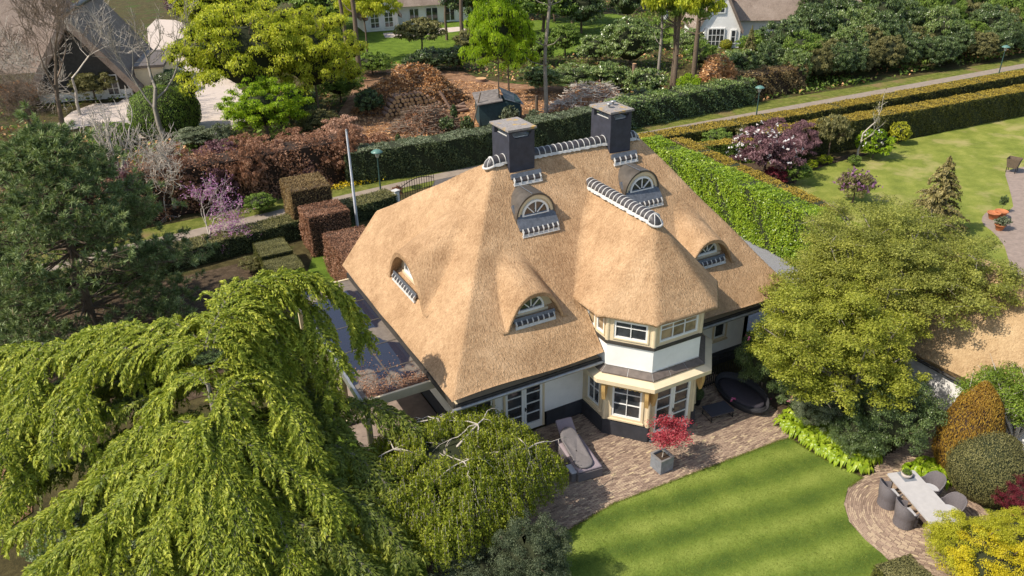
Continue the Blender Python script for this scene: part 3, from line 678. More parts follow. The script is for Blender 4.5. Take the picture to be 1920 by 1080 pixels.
def bare_tree(name, base, H, label, seed=1, lev=4, kids=3, r=.12, mat='twig', spread=.55, up=.18, cat='tree', group=None, ln=None, leafmat_=None, leafL=.1, nleaf=3, d0=(0, 0, 1), shrink=.7, wig=.14, nst=1, leafname='blossom', rmin=.004, aspect=.6):
    rng = np.random.default_rng(seed); segs = []; lp = []
    for k in range(nst):
        dd = np.array(d0, float)+(rng.normal(size=3)*.35 if nst > 1 else 0)
        grow(rng, (rng.normal()*.1*(nst > 1), rng.normal()*.1*(nst > 1), -.05), dd, (ln or H*.36), r, lev, segs, spread, up, kids, shrink=shrink, wig=wig, leafpts=lp, rmin=rmin)
    base = Vector(base); e = empty(name, (base.x, base.y, 0), 0, label, cat, group)
    co, fc = tubes_np(segs, 3 if len(segs) > 1500 else 4); link('branches', npmesh('branches', co, fc, [M[mat]], smooth=True), e)
    if leafmat_:
        lp = np.array(lp); pos = np.repeat(lp, nleaf, 0); pos = pos+rng.normal(size=pos.shape)*leafL*.8; n = len(pos); nv = unit(rng.normal(size=(n, 3))+np.array([0, 0, .6]))
        link(leafname, leaves(leafname, pos, rand_axis(rng, nv), nv, leafL*rng.uniform(.6, 1.3, n), leafL*aspect, np.clip(.5+rng.normal(size=n)*.22, 0, 1), M[leafmat_]), e)
    return e
# ================================================================ the house
house = empty('thatched_house', (16, 25, 0), 0, 'large white thatched house with two dark chimneys and an octagonal bay', 'house')
HO = Vector((16, 25, 0))
def H_(mb, name, mats, parent=None, label=None):
    """build in world coordinates, then hang under the house"""
    mb.M = Matrix.Translation(-HO)
    o = mb.build(name, mats, parent or house)
    if label: o['label'] = label
    return o
EZ = 3.6; X0, X1, Y0, Y1 = 8.2, 23.87, 19.8, 31.7
def smin(a, b, k): h = np.clip(.5+.5*(b-a)/k, 0, 1); return b*(1-h)+a*h-k*h*(1-h)
def smax(a, b, k): return -smin(-a, -b, k)
def zmain(X, Y, k=.10):
    f = EZ+(Y-Y0); l = EZ+(X-X0)*1.233; r = EZ+(X1-X)*1.41; b = 9.52-(Y-25.7)*.60
    z = smin(smin(f, b, .3), smin(l, r, .2), k)
    # broad soft waves of a hand-laid thatch
    return z+.03*np.sin(X*1.3+Y*.7)+.02*np.sin(Y*2.1-X*.9)
# cross roof over the bay
CX = 16.7; CB = [(13.93, 19.84), (15.34, 18.15), (18.05, 18.15), (19.55, 19.85)]; APX = (CX, 20.4, 8.2)
def plane3(p, q, s):
    p, q, s = map(Vector, (p, q, s)); n = (q-p).cross(s-p)
    if n.z < 0: n = -n
    return lambda X, Y: p.z-((X-p.x)*n.x+(Y-p.y)*n.y)/n.z
CE = 5.2
_pl = [plane3((13.93, 19.84, CE), (13.93, 25, CE), APX), plane3((13.93, 19.84, CE), (15.34, 18.15, CE), APX), plane3((15.34, 18.15, CE), (18.05, 18.15, CE), APX), plane3((18.05, 18.15, CE), (19.55, 19.85, CE), APX), plane3((19.55, 19.85, CE), (19.55, 25, CE), APX)]
def zcross(X, Y):
    z = _pl[0](X, Y)
    for p in _pl[1:]: z = smin(z, p(X, Y), .2)
    return z+.025*np.sin(X*1.7+Y*1.1)
def grid_shell(name, xs, ys, zf, mask, thick, mat, parent=None):
    X, Y = np.meshgrid(xs, ys, indexing='ij'); Z = zf(X, Y); nx, ny = X.shape
    cx = (X[:-1, :-1]+X[1:, 1:])/2; cy = (Y[:-1, :-1]+Y[1:, 1:])/2; keep_ = mask(cx, cy)
    idx = np.arange(nx*ny).reshape(nx, ny); a, b, c, d = idx[:-1, :-1], idx[1:, :-1], idx[1:, 1:], idx[:-1, 1:]
    top = np.stack([a, b, c, d], -1)[keep_]
    N = nx*ny; bot = np.stack([a, d, c, b], -1)[keep_]+N
    # skirts where a kept cell meets an empty one
    K = np.pad(keep_, 1); sk = []
    ii, jj = np.nonzero(keep_)
    for i, j in zip(ii, jj):
        if not K[i, j+1]: sk.append((idx[i, j+1], idx[i, j], idx[i, j]+N, idx[i, j+1]+N))
        if not K[i+2, j+1]: sk.append((idx[i+1, j], idx[i+1, j+1], idx[i+1, j+1]+N, idx[i+1, j]+N))
        if not K[i+1, j]: sk.append((idx[i, j], idx[i+1, j], idx[i+1, j]+N, idx[i, j]+N))
        if not K[i+1, j+2]: sk.append((idx[i+1, j+1], idx[i, j+1], idx[i, j+1]+N, idx[i+1, j+1]+N))
    Xb, Yb = np.clip(X, X0+.30, X1-.30), np.clip(Y, Y0+.30, Y1-.30)
    co = np.concatenate([np.stack([X, Y, Z], -1).reshape(-1, 3), np.stack([Xb, Yb, zf(Xb, Yb)-thick-.08], -1).reshape(-1, 3)]) - np.array(HO)
    q = np.vstack([top, bot, np.array(sk).reshape(-1, 4)])
    used = np.unique(q); remap = np.full(2*N, -1); remap[used] = np.arange(len(used))
    me = npmesh(name, co[used], remap[q], [mat])
    sm = np.ones(len(q), bool); sm[len(top):] = False; me.polygons.foreach_set('use_smooth', sm)
    return link(name, me, parent or house)
CUT = [(14.30, 19.0), (18.98, 19.0), (18.98, 21.9), (14.30, 21.9)]
xs = np.arange(X0, X1+.01, .1)
roof = grid_shell('roof', np.linspace(X0, X1, 158), np.linspace(Y0, Y1, 120), zmain, lambda x, y: ~inside(CUT, x, y), .34, M['thatch'])
roof['label'] = 'main thatched roof with swept eyebrow dormers'
CP = [(13.93, 25.5), (13.93, 19.84), (15.34, 18.15), (18.05, 18.15), (19.55, 19.85), (19.55, 25.5)]
# polygon-clipped cross roof: polar-like mapping keeps the edges straight
def cross_mesh():
    def edgeX(Y):
        Y = np.asarray(Y); l = np.where(Y < 19.84, 15.34+(Y-18.15)/(19.84-18.15)*(13.93-15.34), 13.93); r = np.where(Y < 19.85, 18.05+(Y-18.15)/(19.85-18.15)*(19.55-18.05), 19.55); return l, r
    ys = np.concatenate([np.linspace(18.15, 19.845, 22), np.linspace(19.92, 25.3, 66)]); us = np.linspace(0, 1, 64); co = []
    for y in ys:
        l, r = edgeX(y)
        for u in us: co.append((l+(r-l)*u, y))
    co = np.array(co); X, Y = co[:, 0], co[:, 1]; Z = zcross(X, Y); ms = zmain(X, Y)-.02
    kk = np.clip((Y-21.2)/1.2, 0.001, 1)*.38; Z2 = smax(Z, ms, kk); Z = np.where(Y > 20.9, Z2, Z)
    ny, nx = len(ys), len(us); idx = np.arange(nx*ny).reshape(ny, nx); q = []; sk = []; N = nx*ny
    for j in range(ny-1):
        for i in range(nx-1):
            f = (idx[j, i], idx[j, i+1], idx[j+1, i+1], idx[j+1, i])
            if all(Z[k] - ms[k] < .004 and Y[k] > 21 for k in f): continue
            q.append(f)
    T = .30
    for j in range(ny-1):
        if ys[j] < 23.2:
            q.append((idx[j, 0], idx[j+1, 0], idx[j+1, 0]+N, idx[j, 0]+N)); sk.append(len(q)-1)
            q.append((idx[j+1, nx-1], idx[j, nx-1], idx[j, nx-1]+N, idx[j+1, nx-1]+N)); sk.append(len(q)-1)
        for i in range(nx-1):
            if ys[j] < 22: q.append((idx[j, i]+N, idx[j+1, i]+N, idx[j+1, i+1]+N, idx[j, i+1]+N)); sk.append(len(q)-1)
    for i in range(nx-1): q.append((idx[0, i+1], idx[0, i], idx[0, i]+N, idx[0, i+1]+N)); sk.append(len(q)-1)
    cz = np.concatenate([np.stack([X, Y, Z], 1), np.stack([16.7+(X-16.7)*.915, 22+(Y-22)*.915, Z-T+.10], 1)])-np.array(HO)
    q = np.array(q); used = np.unique(q); rm = np.full(2*N, -1); rm[used] = np.arange(len(used))
    me = npmesh('bay_roof', cz[used], rm[q], [M['thatch']]); sm = np.ones(len(q), bool); sm[sk] = False; me.polygons.foreach_set('use_smooth', sm)
    o = link('bay_roof', me, house); o['label'] = 'hipped thatched roof over the octagonal bay'
cross_mesh()

# ---- eyebrow dormers.  frame: s along the eave, t up the slope (horizontal), main plane rises with slope ms
def eyebrow(o, sd, td, zc, half, Hh, slope, ms, run, Yw=.46, k=.2, fan=4, wr=.52, tiles=(7, .21), woff=0.0, soff=0.0):
    """o: point on the main plane at the middle of the opening; sd, td unit vectors; zc: plane height there"""
    o = np.array(o, float); sd = np.array(sd, float); td = np.array(td, float)
    us = np.linspace(-1.18, 1.18, 49); ts = np.concatenate([np.linspace(0, run*.5, 14), np.linspace(run*.54, run*1.25, 16)])
    bell = lambda u: np.where(np.abs(u) < 1, np.clip(1-np.abs(u)**2.4, 0, 1)**.85, 0)
    def W(s, t, z): return np.stack([o[0]+sd[0]*s+td[0]*t, o[1]+sd[1]*s+td[1]*t, z], -1)-np.array(HO)
    Uu, Tt = np.meshgrid(us, ts, indexing='ij'); s = Uu*half; wp_ = W(s, Tt, 0*s)+np.array(HO)
    main = zmain(wp_[..., 0], wp_[..., 1]); main0 = zmain((o[0]+sd[0]*s), (o[1]+sd[1]*s))
    zh = main0+Hh*bell(Uu)+slope*Tt
    Z = smax(zh, main, k) ; Z = np.where(Z < main+.004, main-.01, Z)
    a = W(s, Tt, Z); nx, ny = s.shape; idx = np.arange(nx*ny).reshape(nx, ny); q = []
    over = (Z > main+.006)
    for i in range(nx-1):
        for j in range(ny-1):
            if over[i, j] or over[i+1, j] or over[i+1, j+1] or over[i, j+1]: q.append((idx[i, j], idx[i+1, j], idx[i+1, j+1], idx[i, j+1]))
    nq = len(q); co = a.reshape(-1, 3)
    # lip and underside of the opening
    m0 = main0[:, 0]; z0_ = Z[:, 0]; inn_s = s[:, 0]*.95; inn_z = m0+(z0_-m0)*.90-.02
    l1 = W(inn_s, 0*inn_s+.02, inn_z); l2 = W(inn_s, 0*inn_s+Yw+.12, inn_z+.02); N = len(co)
    co = np.vstack([co, l1, l2]); 
    for i in range(nx-1): q.append((idx[i+1, 0], idx[i, 0], N+i, N+i+1)); q.append((N+i+1, N+i, N+nx+i, N+nx+i+1))
    me = npmesh('dormer_hood', co, np.array(q), [M['thatch']]); sm = np.ones(len(q), bool); sm[nq:] = False; me.polygons.foreach_set('use_smooth', sm)
    link('dormer_hood', me, house)
    # window wall filling the opening
    Mx = Matrix(((sd[0], td[0], 0, o[0]), (sd[1], td[1], 0, o[1]), (0, 0, 1, 0), (0, 0, 0, 1)))
    zb = zc+ms*Yw; b = MB(); pr_ = [(inn_s[i], inn_z[i]+.03) for i in range(nx) if inn_z[i] > zb-.1]
    poly = [(pr_[0][0], zb-.6)]+pr_+[(pr_[-1][0], zb-.6)]
    b.add([Mx @ Vector((p[0], Yw, p[1])) for p in poly], [tuple(range(len(poly)-1, -1, -1)) if True else 0])
    H_(b, 'dormer_front', M['cream'])
    fan_window(Mx, soff, Yw-.03, zb+.10+woff, wr, fan)
    tile_row(Mx, [(-tiles[0]*tiles[1]/2+soff, .08), (tiles[0]*tiles[1]/2+soff, .08)], tiles[0], zc, ms, w_=.21, lead=.10)

def arc(c, r, a0, a1, n): return [(c[0]+r*cos(a0+(a1-a0)*i/n), c[1]+r*sin(a0+(a1-a0)*i/n)) for i in range(n+1)]
def fan_window(Mx, s, t, z, r, n, parent=None):
    """half-round window standing at depth t, sill at z"""
    fr_ = MB(Mx); q = arc((s, z), r, 0, pi, 18); q2 = arc((s, z), r-.075, 0, pi, 18)
    for i in range(18):
        vs = [(q[i][0], t-.05, q[i][1]), (q[i+1][0], t-.05, q[i+1][1]), (q2[i+1][0], t-.05, q2[i+1][1]), (q2[i][0], t-.05, q2[i][1])]
        vb = [(x, t+.04, y) for x, _, y in vs]; fr_.add(vs+vb, [(0, 1, 2, 3), (1, 0, 4, 5), (3, 2, 6, 7)])
    fr_.box(s-r, s+r, t-.06, t+.03, z-.06, z+.03)
    for k in range(1, n):
        a = pi*k/n; d = Vector((cos(a), 0, sin(a))); nn = Vector((-sin(a), 0, cos(a)))*.018
        p0 = Vector((s, t-.045, z))+d*.1; p1 = Vector((s, t-.045, z))+d*(r-.05); fr_.add([p0-nn, p1-nn, p1+nn, p0+nn, p0-nn+Vector((0, .04, 0)), p1-nn+Vector((0, .04, 0)), p1+nn+Vector((0, .04, 0)), p0+nn+Vector((0, .04, 0))], [(0, 1, 2, 3), (0, 4, 5, 1), (3, 2, 6, 7)])
    fr_.M = Matrix.Translation(-HO) @ Mx
    wn = fr_.build('window', M['whitepaint'], parent or house)
    for k in range(n):
        g = MB(Matrix.Translation(-HO) @ Mx); a0, a1 = pi*k/n, pi*(k+1)/n
        g.add([(s, t+.0, z)]+[(x, t+.0, y) for x, y in arc((s, z), r-.04, a0, a1, 4)], [(0, 1, 2, 3, 4, 5)])
        link('pane', g.mesh('pane', M['glass']), wn)
    ts = MB(Matrix.Translation(-HO) @ Mx); ts.box(s-r-.14, s+r+.14, t-.1, t+.04, z-.17, z-.06); link('sill', ts.mesh('sill', M['cream']), wn)
def tile_row(Mx, ends, n, z0, ms, w_=.25, lead=.15, t0=None):
    """n short saddle tiles with mortar ribs lying on the slope"""
    (s0, t), (s1, _) = ends; st = (s1-s0)/n; ca = sqrt(1+ms*ms); M2 = Matrix.Translation(-HO) @ Mx
    bed = MB(M2); up = lambda u, h: (t+(u)/ca-h*ms/ca, z0+(t+u/ca)*ms+h/ca)   # point u up the slope from the lower edge, h off it
    def quad(sa, sb, u0, u1, h0, h1, mb, th=.05):
        y00, z00 = up(u0, h0); y01, z01 = up(u1, h1); y10, z10 = up(u0, h0-th); y11, z11 = up(u1, h1-th)
        mb.add([(sa, y00, z00), (sb, y00, z00), (sb, y01, z01), (sa, y01, z01), (sa, y10, z10), (sb, y10, z10), (sb, y11, z11), (sa, y11, z11)], [(0, 1, 2, 3), (4, 7, 6, 5), (0, 4, 5, 1), (1, 5, 6, 2), (2, 6, 7, 3), (3, 7, 4, 0)])
    quad(s0-.05, s1+.05, -.06, .05, .05, .09, bed, .1)
    for k in range(n+1):
        x = s0+st*k
        for u0, u1, h0, h1 in ((0, w_*.4, .08, .17), (w_*.4, w_, .17, .17)): quad(x-.022, x+.022, u0, u1, h0, h1, bed, .1)
    saddle = link('tile_saddle', bed.mesh('tile_saddle', M['mortar']), house)
    tm = MB(M2); 
    for k in range(n):
        b = MB(); x = s0+st*k
        for u0, u1, h0, h1 in ((.02, w_*.4, .06, .14), (w_*.4, w_-.02, .14, .145)): quad(x+.02, x+st-.02, u0, u1, h0, h1, b, .08)
        b.M = M2; link('saddle_tile', b.mesh('saddle_tile', M['tile']), saddle)
    if lead:
        b = MB(M2); quad(s0-.08, s1+.08, w_-.02, w_+lead, .15, .2, b, .12); link('lead_flashing', b.mesh('lead_flashing', M['lead']), house)

# front-left eyebrow, front-right eyebrow, west eyebrow
F2 = lambda Y: EZ+(Y-Y0)
eyebrow((12.12, 20.95), (1, 0), (0, 1), F2(20.95), 1.16, 1.34, .34, 1.0, 2.4, wr=.54, tiles=(7, .222), woff=-.02)
eyebrow((20.35, 21.12), (1, 0), (0, 1), F2(21.12), 1.14, 1.26, .34, 1.0, 2.3, wr=.52, tiles=(6, .225), soff=.05, woff=-.02)
eyebrow((9.0, 25.85), (0, -1), (1, 0), EZ+.8*1.233, 1.80, 1.75, .55, 1.233, 2.9, wr=.62, tiles=(9, .25), soff=-.25)

# ---- barrel dormers with arched fronts
def barrel(x0, x1, yf, zb):
    c = (x0+x1)/2; R = (x1-x0)/2; hz = 1.02
    Mx = Matrix.Identity(4); T = Matrix.Translation(-HO)
    prof = [(c+R*cos(pi*i/24), zb+.10+(hz-.10)*sin(pi*i/24)) for i in range(25)]; prof = [(x1, zb-.05)]+prof+[(x0, zb-.05)]
    sh = MB(T); yb = yf+1.35
    vs = [(x, yf-.10, z) for x, z in prof]+[(x, yb, z) for x, z in prof]; n = len(prof)
    sh.add(vs, [(i, i+1, n+i+1, n+i) for i in range(n-1)], True)
    inn = [(c+(x-c)*.93, zb+(z-zb)*.93) for x, z in prof]
    sh.add([(x, yf-.10, z) for x, z in prof]+[(x, yf-.10, z) for x, z in inn], [(i+1, i, n+i, n+i+1) for i in range(n-1)])
    sh.add([(x, yf-.10, z) for x, z in inn]+[(x, yf+.05, z) for x, z in inn], [(i+1, i, n+i, n+i+1) for i in range(n-1)])
    d = link('barrel_dormer', sh.mesh('barrel_dormer', M['zinc']), house)
    seam = MB(T); seam.tube([(c-.15, yf-.1, zb+hz+.01), (c-.15, yf+.9, zb+hz+.01)], .02, 4); link('seam', seam.mesh('seam', M['lead']), d)
    f = MB(T); f.add([(x, yf, z) for x, z in inn], [tuple(range(n))]); 
    o2 = [(c+(x-c)*.9, zb+(z-zb)*.9) for x, z in prof]
    link('arched_front', f.mesh('arched_front', M['cream']), d)
    r2 = MB(T)   # raised rim
    a1 = inn; a2 = [(c+(x-c)*.80, zb+(z-zb)*.80+.0) for x, z in prof]
    for i in range(1, n-2):
        q = [a1[i], a1[i+1], a2[i+1], a2[i]]; r2.add([(x, yf-.05, z) for x, z in q]+[(x, yf, z) for x, z in q], [(3, 2, 1, 0), (2, 3, 7, 6), (0, 1, 5, 4)])
    r2.box(x0+.08, x1-.08, yf-.09, yf-.01, zb-.06, zb+.10); link('arch_rim', r2.mesh('arch_rim', M['cream']), d)
    fan_window(Mx, c, yf-.02, zb+.17, R*.68, 4)
    tile_row(Mx, [(x0+.1, yf-.46), (x1-.1, yf-.46)], 7, F2(yf-.46)-(yf-.46), 1.0, lead=True)
barrel(12.86, 14.56, 23.80, F2(23.80))
barrel(17.80, 19.50, 23.80, F2(23.80))

# ---- ridges: dark half-round tiles with white mortar bands
def ridge(p0, p1, n, r=.24, cap0=False, cap1=False, label=None, skirt=.085, drop=.10):
    p0, p1 = Vector(p0), Vector(p1); d = (p1-p0); ln = d.length; d.normalize(); side = d.cross(Vector((0, 0, 1))).normalized(); T = Matrix.Translation(-HO)
    rd = MB(T); st = ln/n; base = -drop
    def pt(u, a, rr): return p0+d*u+side*(rr*cos(a))+Vector((0, 0, rr*sin(a)*.98))
    A = [-.18+(pi+.36)*i/12 for i in range(13)]
    for k in range(n+1):   # mortar ribs
        u = st*k; ua, ub = u-.019, u+.019
        vs = [pt(ua, a, r+.022) for a in A]+[pt(ub, a, r+.022) for a in A]+[pt(ua, a, r-.03) for a in A]+[pt(ub, a, r-.03) for a in A]; m_ = 13
        rd.add(vs, [(i, i+1, m_+i+1, m_+i) for i in range(12)]+[(i+1, i, 2*m_+i, 2*m_+i+1) for i in range(12)]+[(m_+i, m_+i+1, 3*m_+i+1, 3*m_+i) for i in range(12)], True)
    for sg in (1, -1):     # mortar skirts down both sides
        q = []; rng = random.Random(int(p0.x*10)+n)
        for k in range(n*3+1):
            u = -.04+(ln+.08)*k/(n*3); j = rng.uniform(-.015, .02)
            q += [p0+d*u+side*sg*(r-.03)+Vector((0, 0, .07)), p0+d*u+side*sg*(r+.03)+Vector((0, 0, -.02)), p0+d*u+side*sg*(r+skirt+j-.03)+Vector((0, 0, -skirt-j))]
        rd.add(q, [(3*i+a, 3*i+a+1, 3*i+a+4, 3*i+a+3) for i in range(n*3) for a in (0, 1)])
    o = link('ridge', rd.mesh('ridge', M['mortar']), house)
    if label: o['label'] = label
    me = None
    for k in range(n):
        b = MB(T); u0, u1 = st*k+.02, st*(k+1)-.02; vs = [pt(u0, a, r) for a in A]+[pt(u1, a, r+.012) for a in A]
        b.add(vs, [(i, i+1, 13+i+1, 13+i) for i in range(12)], True); link('ridge_tile', b.mesh('ridge_tile', M['tile']), o)
    for flag, pp, dd in ((cap0, p0, -d), (cap1, p1, d)):
        if not flag: continue
        def dome(psi, th, rr): return pp+dd*(rr*1.15*cos(th)*cos(psi))+side*(rr*cos(th)*sin(psi))+Vector((0, 0, rr*sin(th)-.02-.10*cos(psi)*cos(th)))
        c = MB(T); ps = np.linspace(-pi/2, pi/2, 13); tt = np.linspace(-.3, pi/2, 7); c.add([dome(a, b_, r) for b_ in tt for a in ps], [(i*13+k, i*13+k+1, (i+1)*13+k+1, (i+1)*13+k) for i in range(6) for k in range(12)], True)
        link('end_tile', c.mesh('end_tile', M['tile']), o)
        for psi in (-.62, .62): c = MB(T); c.tube([dome(psi, b_, r+.008) for b_ in np.linspace(0, pi/2, 6)], .02, 5); link('mortar_rib', c.mesh('mortar_rib', M['mortar']), o)
        c = MB(T); c.tube([dome(a, -.12, r+.03) for a in np.linspace(-pi/2, pi/2, 11)], .05, 6); link('mortar_foot', c.mesh('mortar_foot', M['mortar']), o)
RZ = 9.40
ridge((14.62, 25.68, RZ), (18.0, 25.68, RZ), 13, label='long tiled ridge between the chimneys')
ridge((12.86, 25.68, RZ-.03), (13.38, 25.68, RZ), 2, cap0=True, label='short tiled ridge end beside the left chimney')
ridge((19.12, 25.68, RZ), (19.5, 25.68, RZ-.03), 2, cap1=True, label='short tiled ridge end behind the right chimney')
ridge((CX-.02, 20.42, 8.10), (CX-.02, 24.55, 8.16), 17, r=.25, cap0=True, label='tiled ridge of the bay roof')
# ---- chimneys
def chimney(x0, x1, y0, y1, zt, label, cowls=False):
    T = Matrix.Translation(-HO); c = MB(T); sl = .30; w_ = .13
    c.box(x0, x1, y0, y1, 6.8, zt-sl)
    for a, b, d, e in ((x0, x0+w_, y0, y0+w_+.06), (x1-w_, x1, y0, y0+w_+.06), (x0, x0+w_, y1-w_-.06, y1), (x1-w_, x1, y1-w_-.06, y1)): c.box(a, b, d, e, zt-sl+.001, zt-.08)
    c.box(x0+.001, x1-.001, y0+.001, y1-.001, zt-.08, zt)
    for k in (0, 1):   # chamfered shoulders of the slots
        for (xa, xb, sg) in ((x0+w_, x0+w_+.12, 1), (x1-w_, x1-w_-.12, -1)):
            yy = (y0, y0+.1) if k == 0 else (y1-.1, y1); c.add([(xa, yy[0], zt-sl), (xb, yy[0], zt-sl), (xa, yy[0], zt-.1), (xa, yy[1], zt-sl), (xb, yy[1], zt-sl), (xa, yy[1], zt-.1)], [(0, 1, 2), (3, 5, 4), (1, 4, 5, 2)])
    o = link('chimney', c.mesh('chimney', M['chimney']), house); o['label'] = label
    b = MB(T); b.box(x0+.14, x1-.14, y0+.14, y1-.14, zt-sl, zt-sl+.03); link('flue_bed', b.mesh('flue_bed', M['mortar']), o)
    b = MB(T); n = 6; rng = random.Random(3)
    b.box(x0-.07, x1+.07, y0-.07, y1+.07, zt+.001, zt+.08); link('cap_slab', b.mesh('cap_slab', M['lichen']), o)
    if cowls:
        for q in ((.32, .45), (.68, .62)):
            b = MB(T); cx, cy = x0+(x1-x0)*q[0], y0+(y1-y0)*q[1]; b.lathe([(.05, 0), (.05, .12), (.12, .14), (.12, .17), (0.001, .20)], 10, c=(cx, cy, zt+.08)); link('cowl', b.mesh('cowl', M['gutter']), o)
    if cowls:
        b = MB(T); b.lathe([(.001, 0), (.07, .03), (.09, .08), (.001, .1)], 10); bb = b; 
    return o
mt, t, b = new_mat('lichen stone cap'); vec = objvec(t); n1 = tex(t, 'Noise', 2.6, 6, .65, vec); n2 = tex(t, 'Noise', 14, 5, .7, vec)
r1 = ramp(t, [(.35, (.17, .15, .14)), (.6, (.30, .27, .25))], n2.outputs[0]); r2 = ramp(t, [(.545, (0, 0, 0)), (.64, (1, 1, 1))], n1.outputs[0])
mx = t.nodes.new('ShaderNodeMix'); mx.data_type = 'RGBA'; t.links.new(r2.outputs[0], mx.inputs[0]); t.links.new(r1.outputs[0], mx.inputs[6]); mx.inputs[7].default_value = (.42, .26, .07, 1)
t.links.new(mx.outputs[2], b.inputs['Base Color']); b.inputs['Roughness'].default_value = .9; bump(t, b, n2.outputs[0], .6, .03); M['lichen'] = mt
chimney(13.42, 14.52, 25.22, 26.62, 10.60, 'left chimney with orange lichen on its cap')
chimney(18.05, 19.06, 25.22, 26.62, 10.62, 'right chimney with two small metal cowls', True)
tile_row(Matrix.Identity(4), [(13.42, 24.82), (14.56, 24.82)], 4, F2(24.82)-24.82, 1.0)
tile_row(Matrix.Identity(4), [(18.05, 24.82), (19.12, 24.82)], 4, F2(24.82)-24.82, 1.0)
# weathered hollow band: eave boards and gutter
for q in ((X0+.15, 14.28, Y0+.10, Y0+.17, 3.05, 3.30), (19.0, X1-.15, Y0+.10, Y0+.17, 3.05, 3.30), (X0+.12, X0+.19, Y0+.18, Y1-.12, 3.05, 3.28)):
    e = MB(); e.box(*q); H_(e, 'eave_board', M['fascia'])
e = MB(); e.tube([(X0+.02, Y0+.04, 3.16), (14.30, Y0+.04, 3.16)], .065, 8); H_(e, 'gutter', M['gutter'])
e = MB(); e.tube([(18.95, Y0+.04, 3.16), (X1-.05, Y0+.04, 3.16)], .065, 8); H_(e, 'gutter', M['gutter'])
# soffit boards
for q in ((X0+.22, 14.28, Y0+.18, 21.15, 3.20, 3.24), (18.95, X1-.2, Y0+.18, 21.15, 3.20, 3.24), (X0+.22, 9.25, 21.16, Y1-.2, 3.20, 3.24)):
    e = MB(); e.box(*q); H_(e, 'soffit', M['cream'])

# ---- walls.  a wall frame: u along the wall, d outwards, z up
def wall_frame(p, q):
    p, q = Vector((*p, 0)), Vector((*q, 0)); u = (q-p).normalized(); out = Vector((u.y, -u.x, 0))
    return Matrix(((u.x, out.x, 0, p.x), (u.y, out.y, 0, p.y), (0, 0, 1, 0), (0, 0, 0, 1))), (q-p).length
T_ = Matrix.Translation(-HO)
def wb(W, u0, u1, d0, d1, z0, z1, name=None, mat=None, parent=None, mb=None):
    b = mb or MB(); b.box(u0, u1, d0, d1, z0, z1, M=T_ @ W if mb is None else T_ @ W)
    if name: return link(name, b.mesh(name, mat), parent or house)
    return b
def window(W, u0, u1, z0, z1, cols, rows, d=.0, mat='glass', fw=.07, casing=.09, sill=True, bar=.028, label=None, kind='window', bottom=None, transom=None):
    """casing proud of the wall, sash inside, panes between glazing bars; rows may be a list of bar heights 0..1"""
    b = MB(); c = casing
    for (a0, a1, e0, e1) in ((u0-c, u0, z0-c, z1+c), (u1, u1+c, z0-c, z1+c), (u0, u1, z1, z1+c), (u0, u1, z0-c, z0)): b.box(a0, a1, d-.09, d+.035, e0, e1, M=T_ @ W)
    cs = link('casing' if kind != 'window' else 'window', b.mesh('casing', M['cream']), house)
    if label: cs['label'] = label
    s = MB(); nb = bottom or fw
    for (a0, a1, e0, e1) in ((u0, u0+fw, z0, z1), (u1-fw, u1, z0, z1), (u0+fw, u1-fw, z1-fw, z1), (u0+fw, u1-fw, z0, z0+nb)): s.box(a0, a1, d-.07, d+.012, e0, e1, M=T_ @ W)
    us = [u0+fw+(u1-u0-2*fw)*k/cols for k in range(cols+1)]
    rw = [k/rows for k in range(rows+1)] if isinstance(rows, int) else rows
    zs = [z0+nb+(z1-fw-z0-nb)*k for k in rw]
    for x in us[1:-1]: s.box(x-bar/2, x+bar/2, d-.06, d+.005, z0+nb, z1-fw, M=T_ @ W)
    for z in zs[1:-1]: s.box(u0+fw, u1-fw, d-.061, d+.004, z-bar/2, z+bar/2, M=T_ @ W)
    link('frame', s.mesh('frame', M['whitepaint']), cs)
    for i in range(cols):
        for j in range(len(zs)-1):
            g = MB(); g.add([T_ @ W @ Vector(v) for v in ((us[i], d-.035, zs[j]), (us[i], d-.035, zs[j+1]), (us[i+1], d-.035, zs[j+1]), (us[i+1], d-.035, zs[j]))], [(0, 1, 2, 3)]); link('pane', g.mesh('pane', M[mat]), cs)
    if sill:
        b = MB(); b.box(u0-c-.03, u1+c+.03, d-.0, d+.10, z0-c-.06, z0-c, M=T_ @ W); link('sill', b.mesh('sill', M['cream']), cs)
    return cs
def wall(W, ln, z0, z1, holes, mat='white', th=.22, name='wall', d=0.0):
    """wall with real openings: strips round each hole (holes: u0,u1,z0,z1 sorted)"""
    b = MB(); u = 0
    for (a, c, e, f) in sorted(holes):
        if a > u+1e-4: b.box(u, a, d-th, d, z0, z1, M=T_ @ W)
        if e > z0: b.box(a, c, d-th, d, z0, e, M=T_ @ W)
        if f < z1: b.box(a, c, d-th, d, f, z1, M=T_ @ W)
        u = c
    if u < ln-1e-4: b.box(u, ln, d-th, d, z0, z1, M=T_ @ W)
    return link(name, b.mesh(name, M[mat]), house)
BP = [(14.34, 21.17), (14.34, 19.71), (15.45, 18.40), (17.60, 18.40), (18.76, 19.71), (18.76, 21.17)]
SD = [wall_frame(BP[i], BP[i+1]) for i in range(5)]
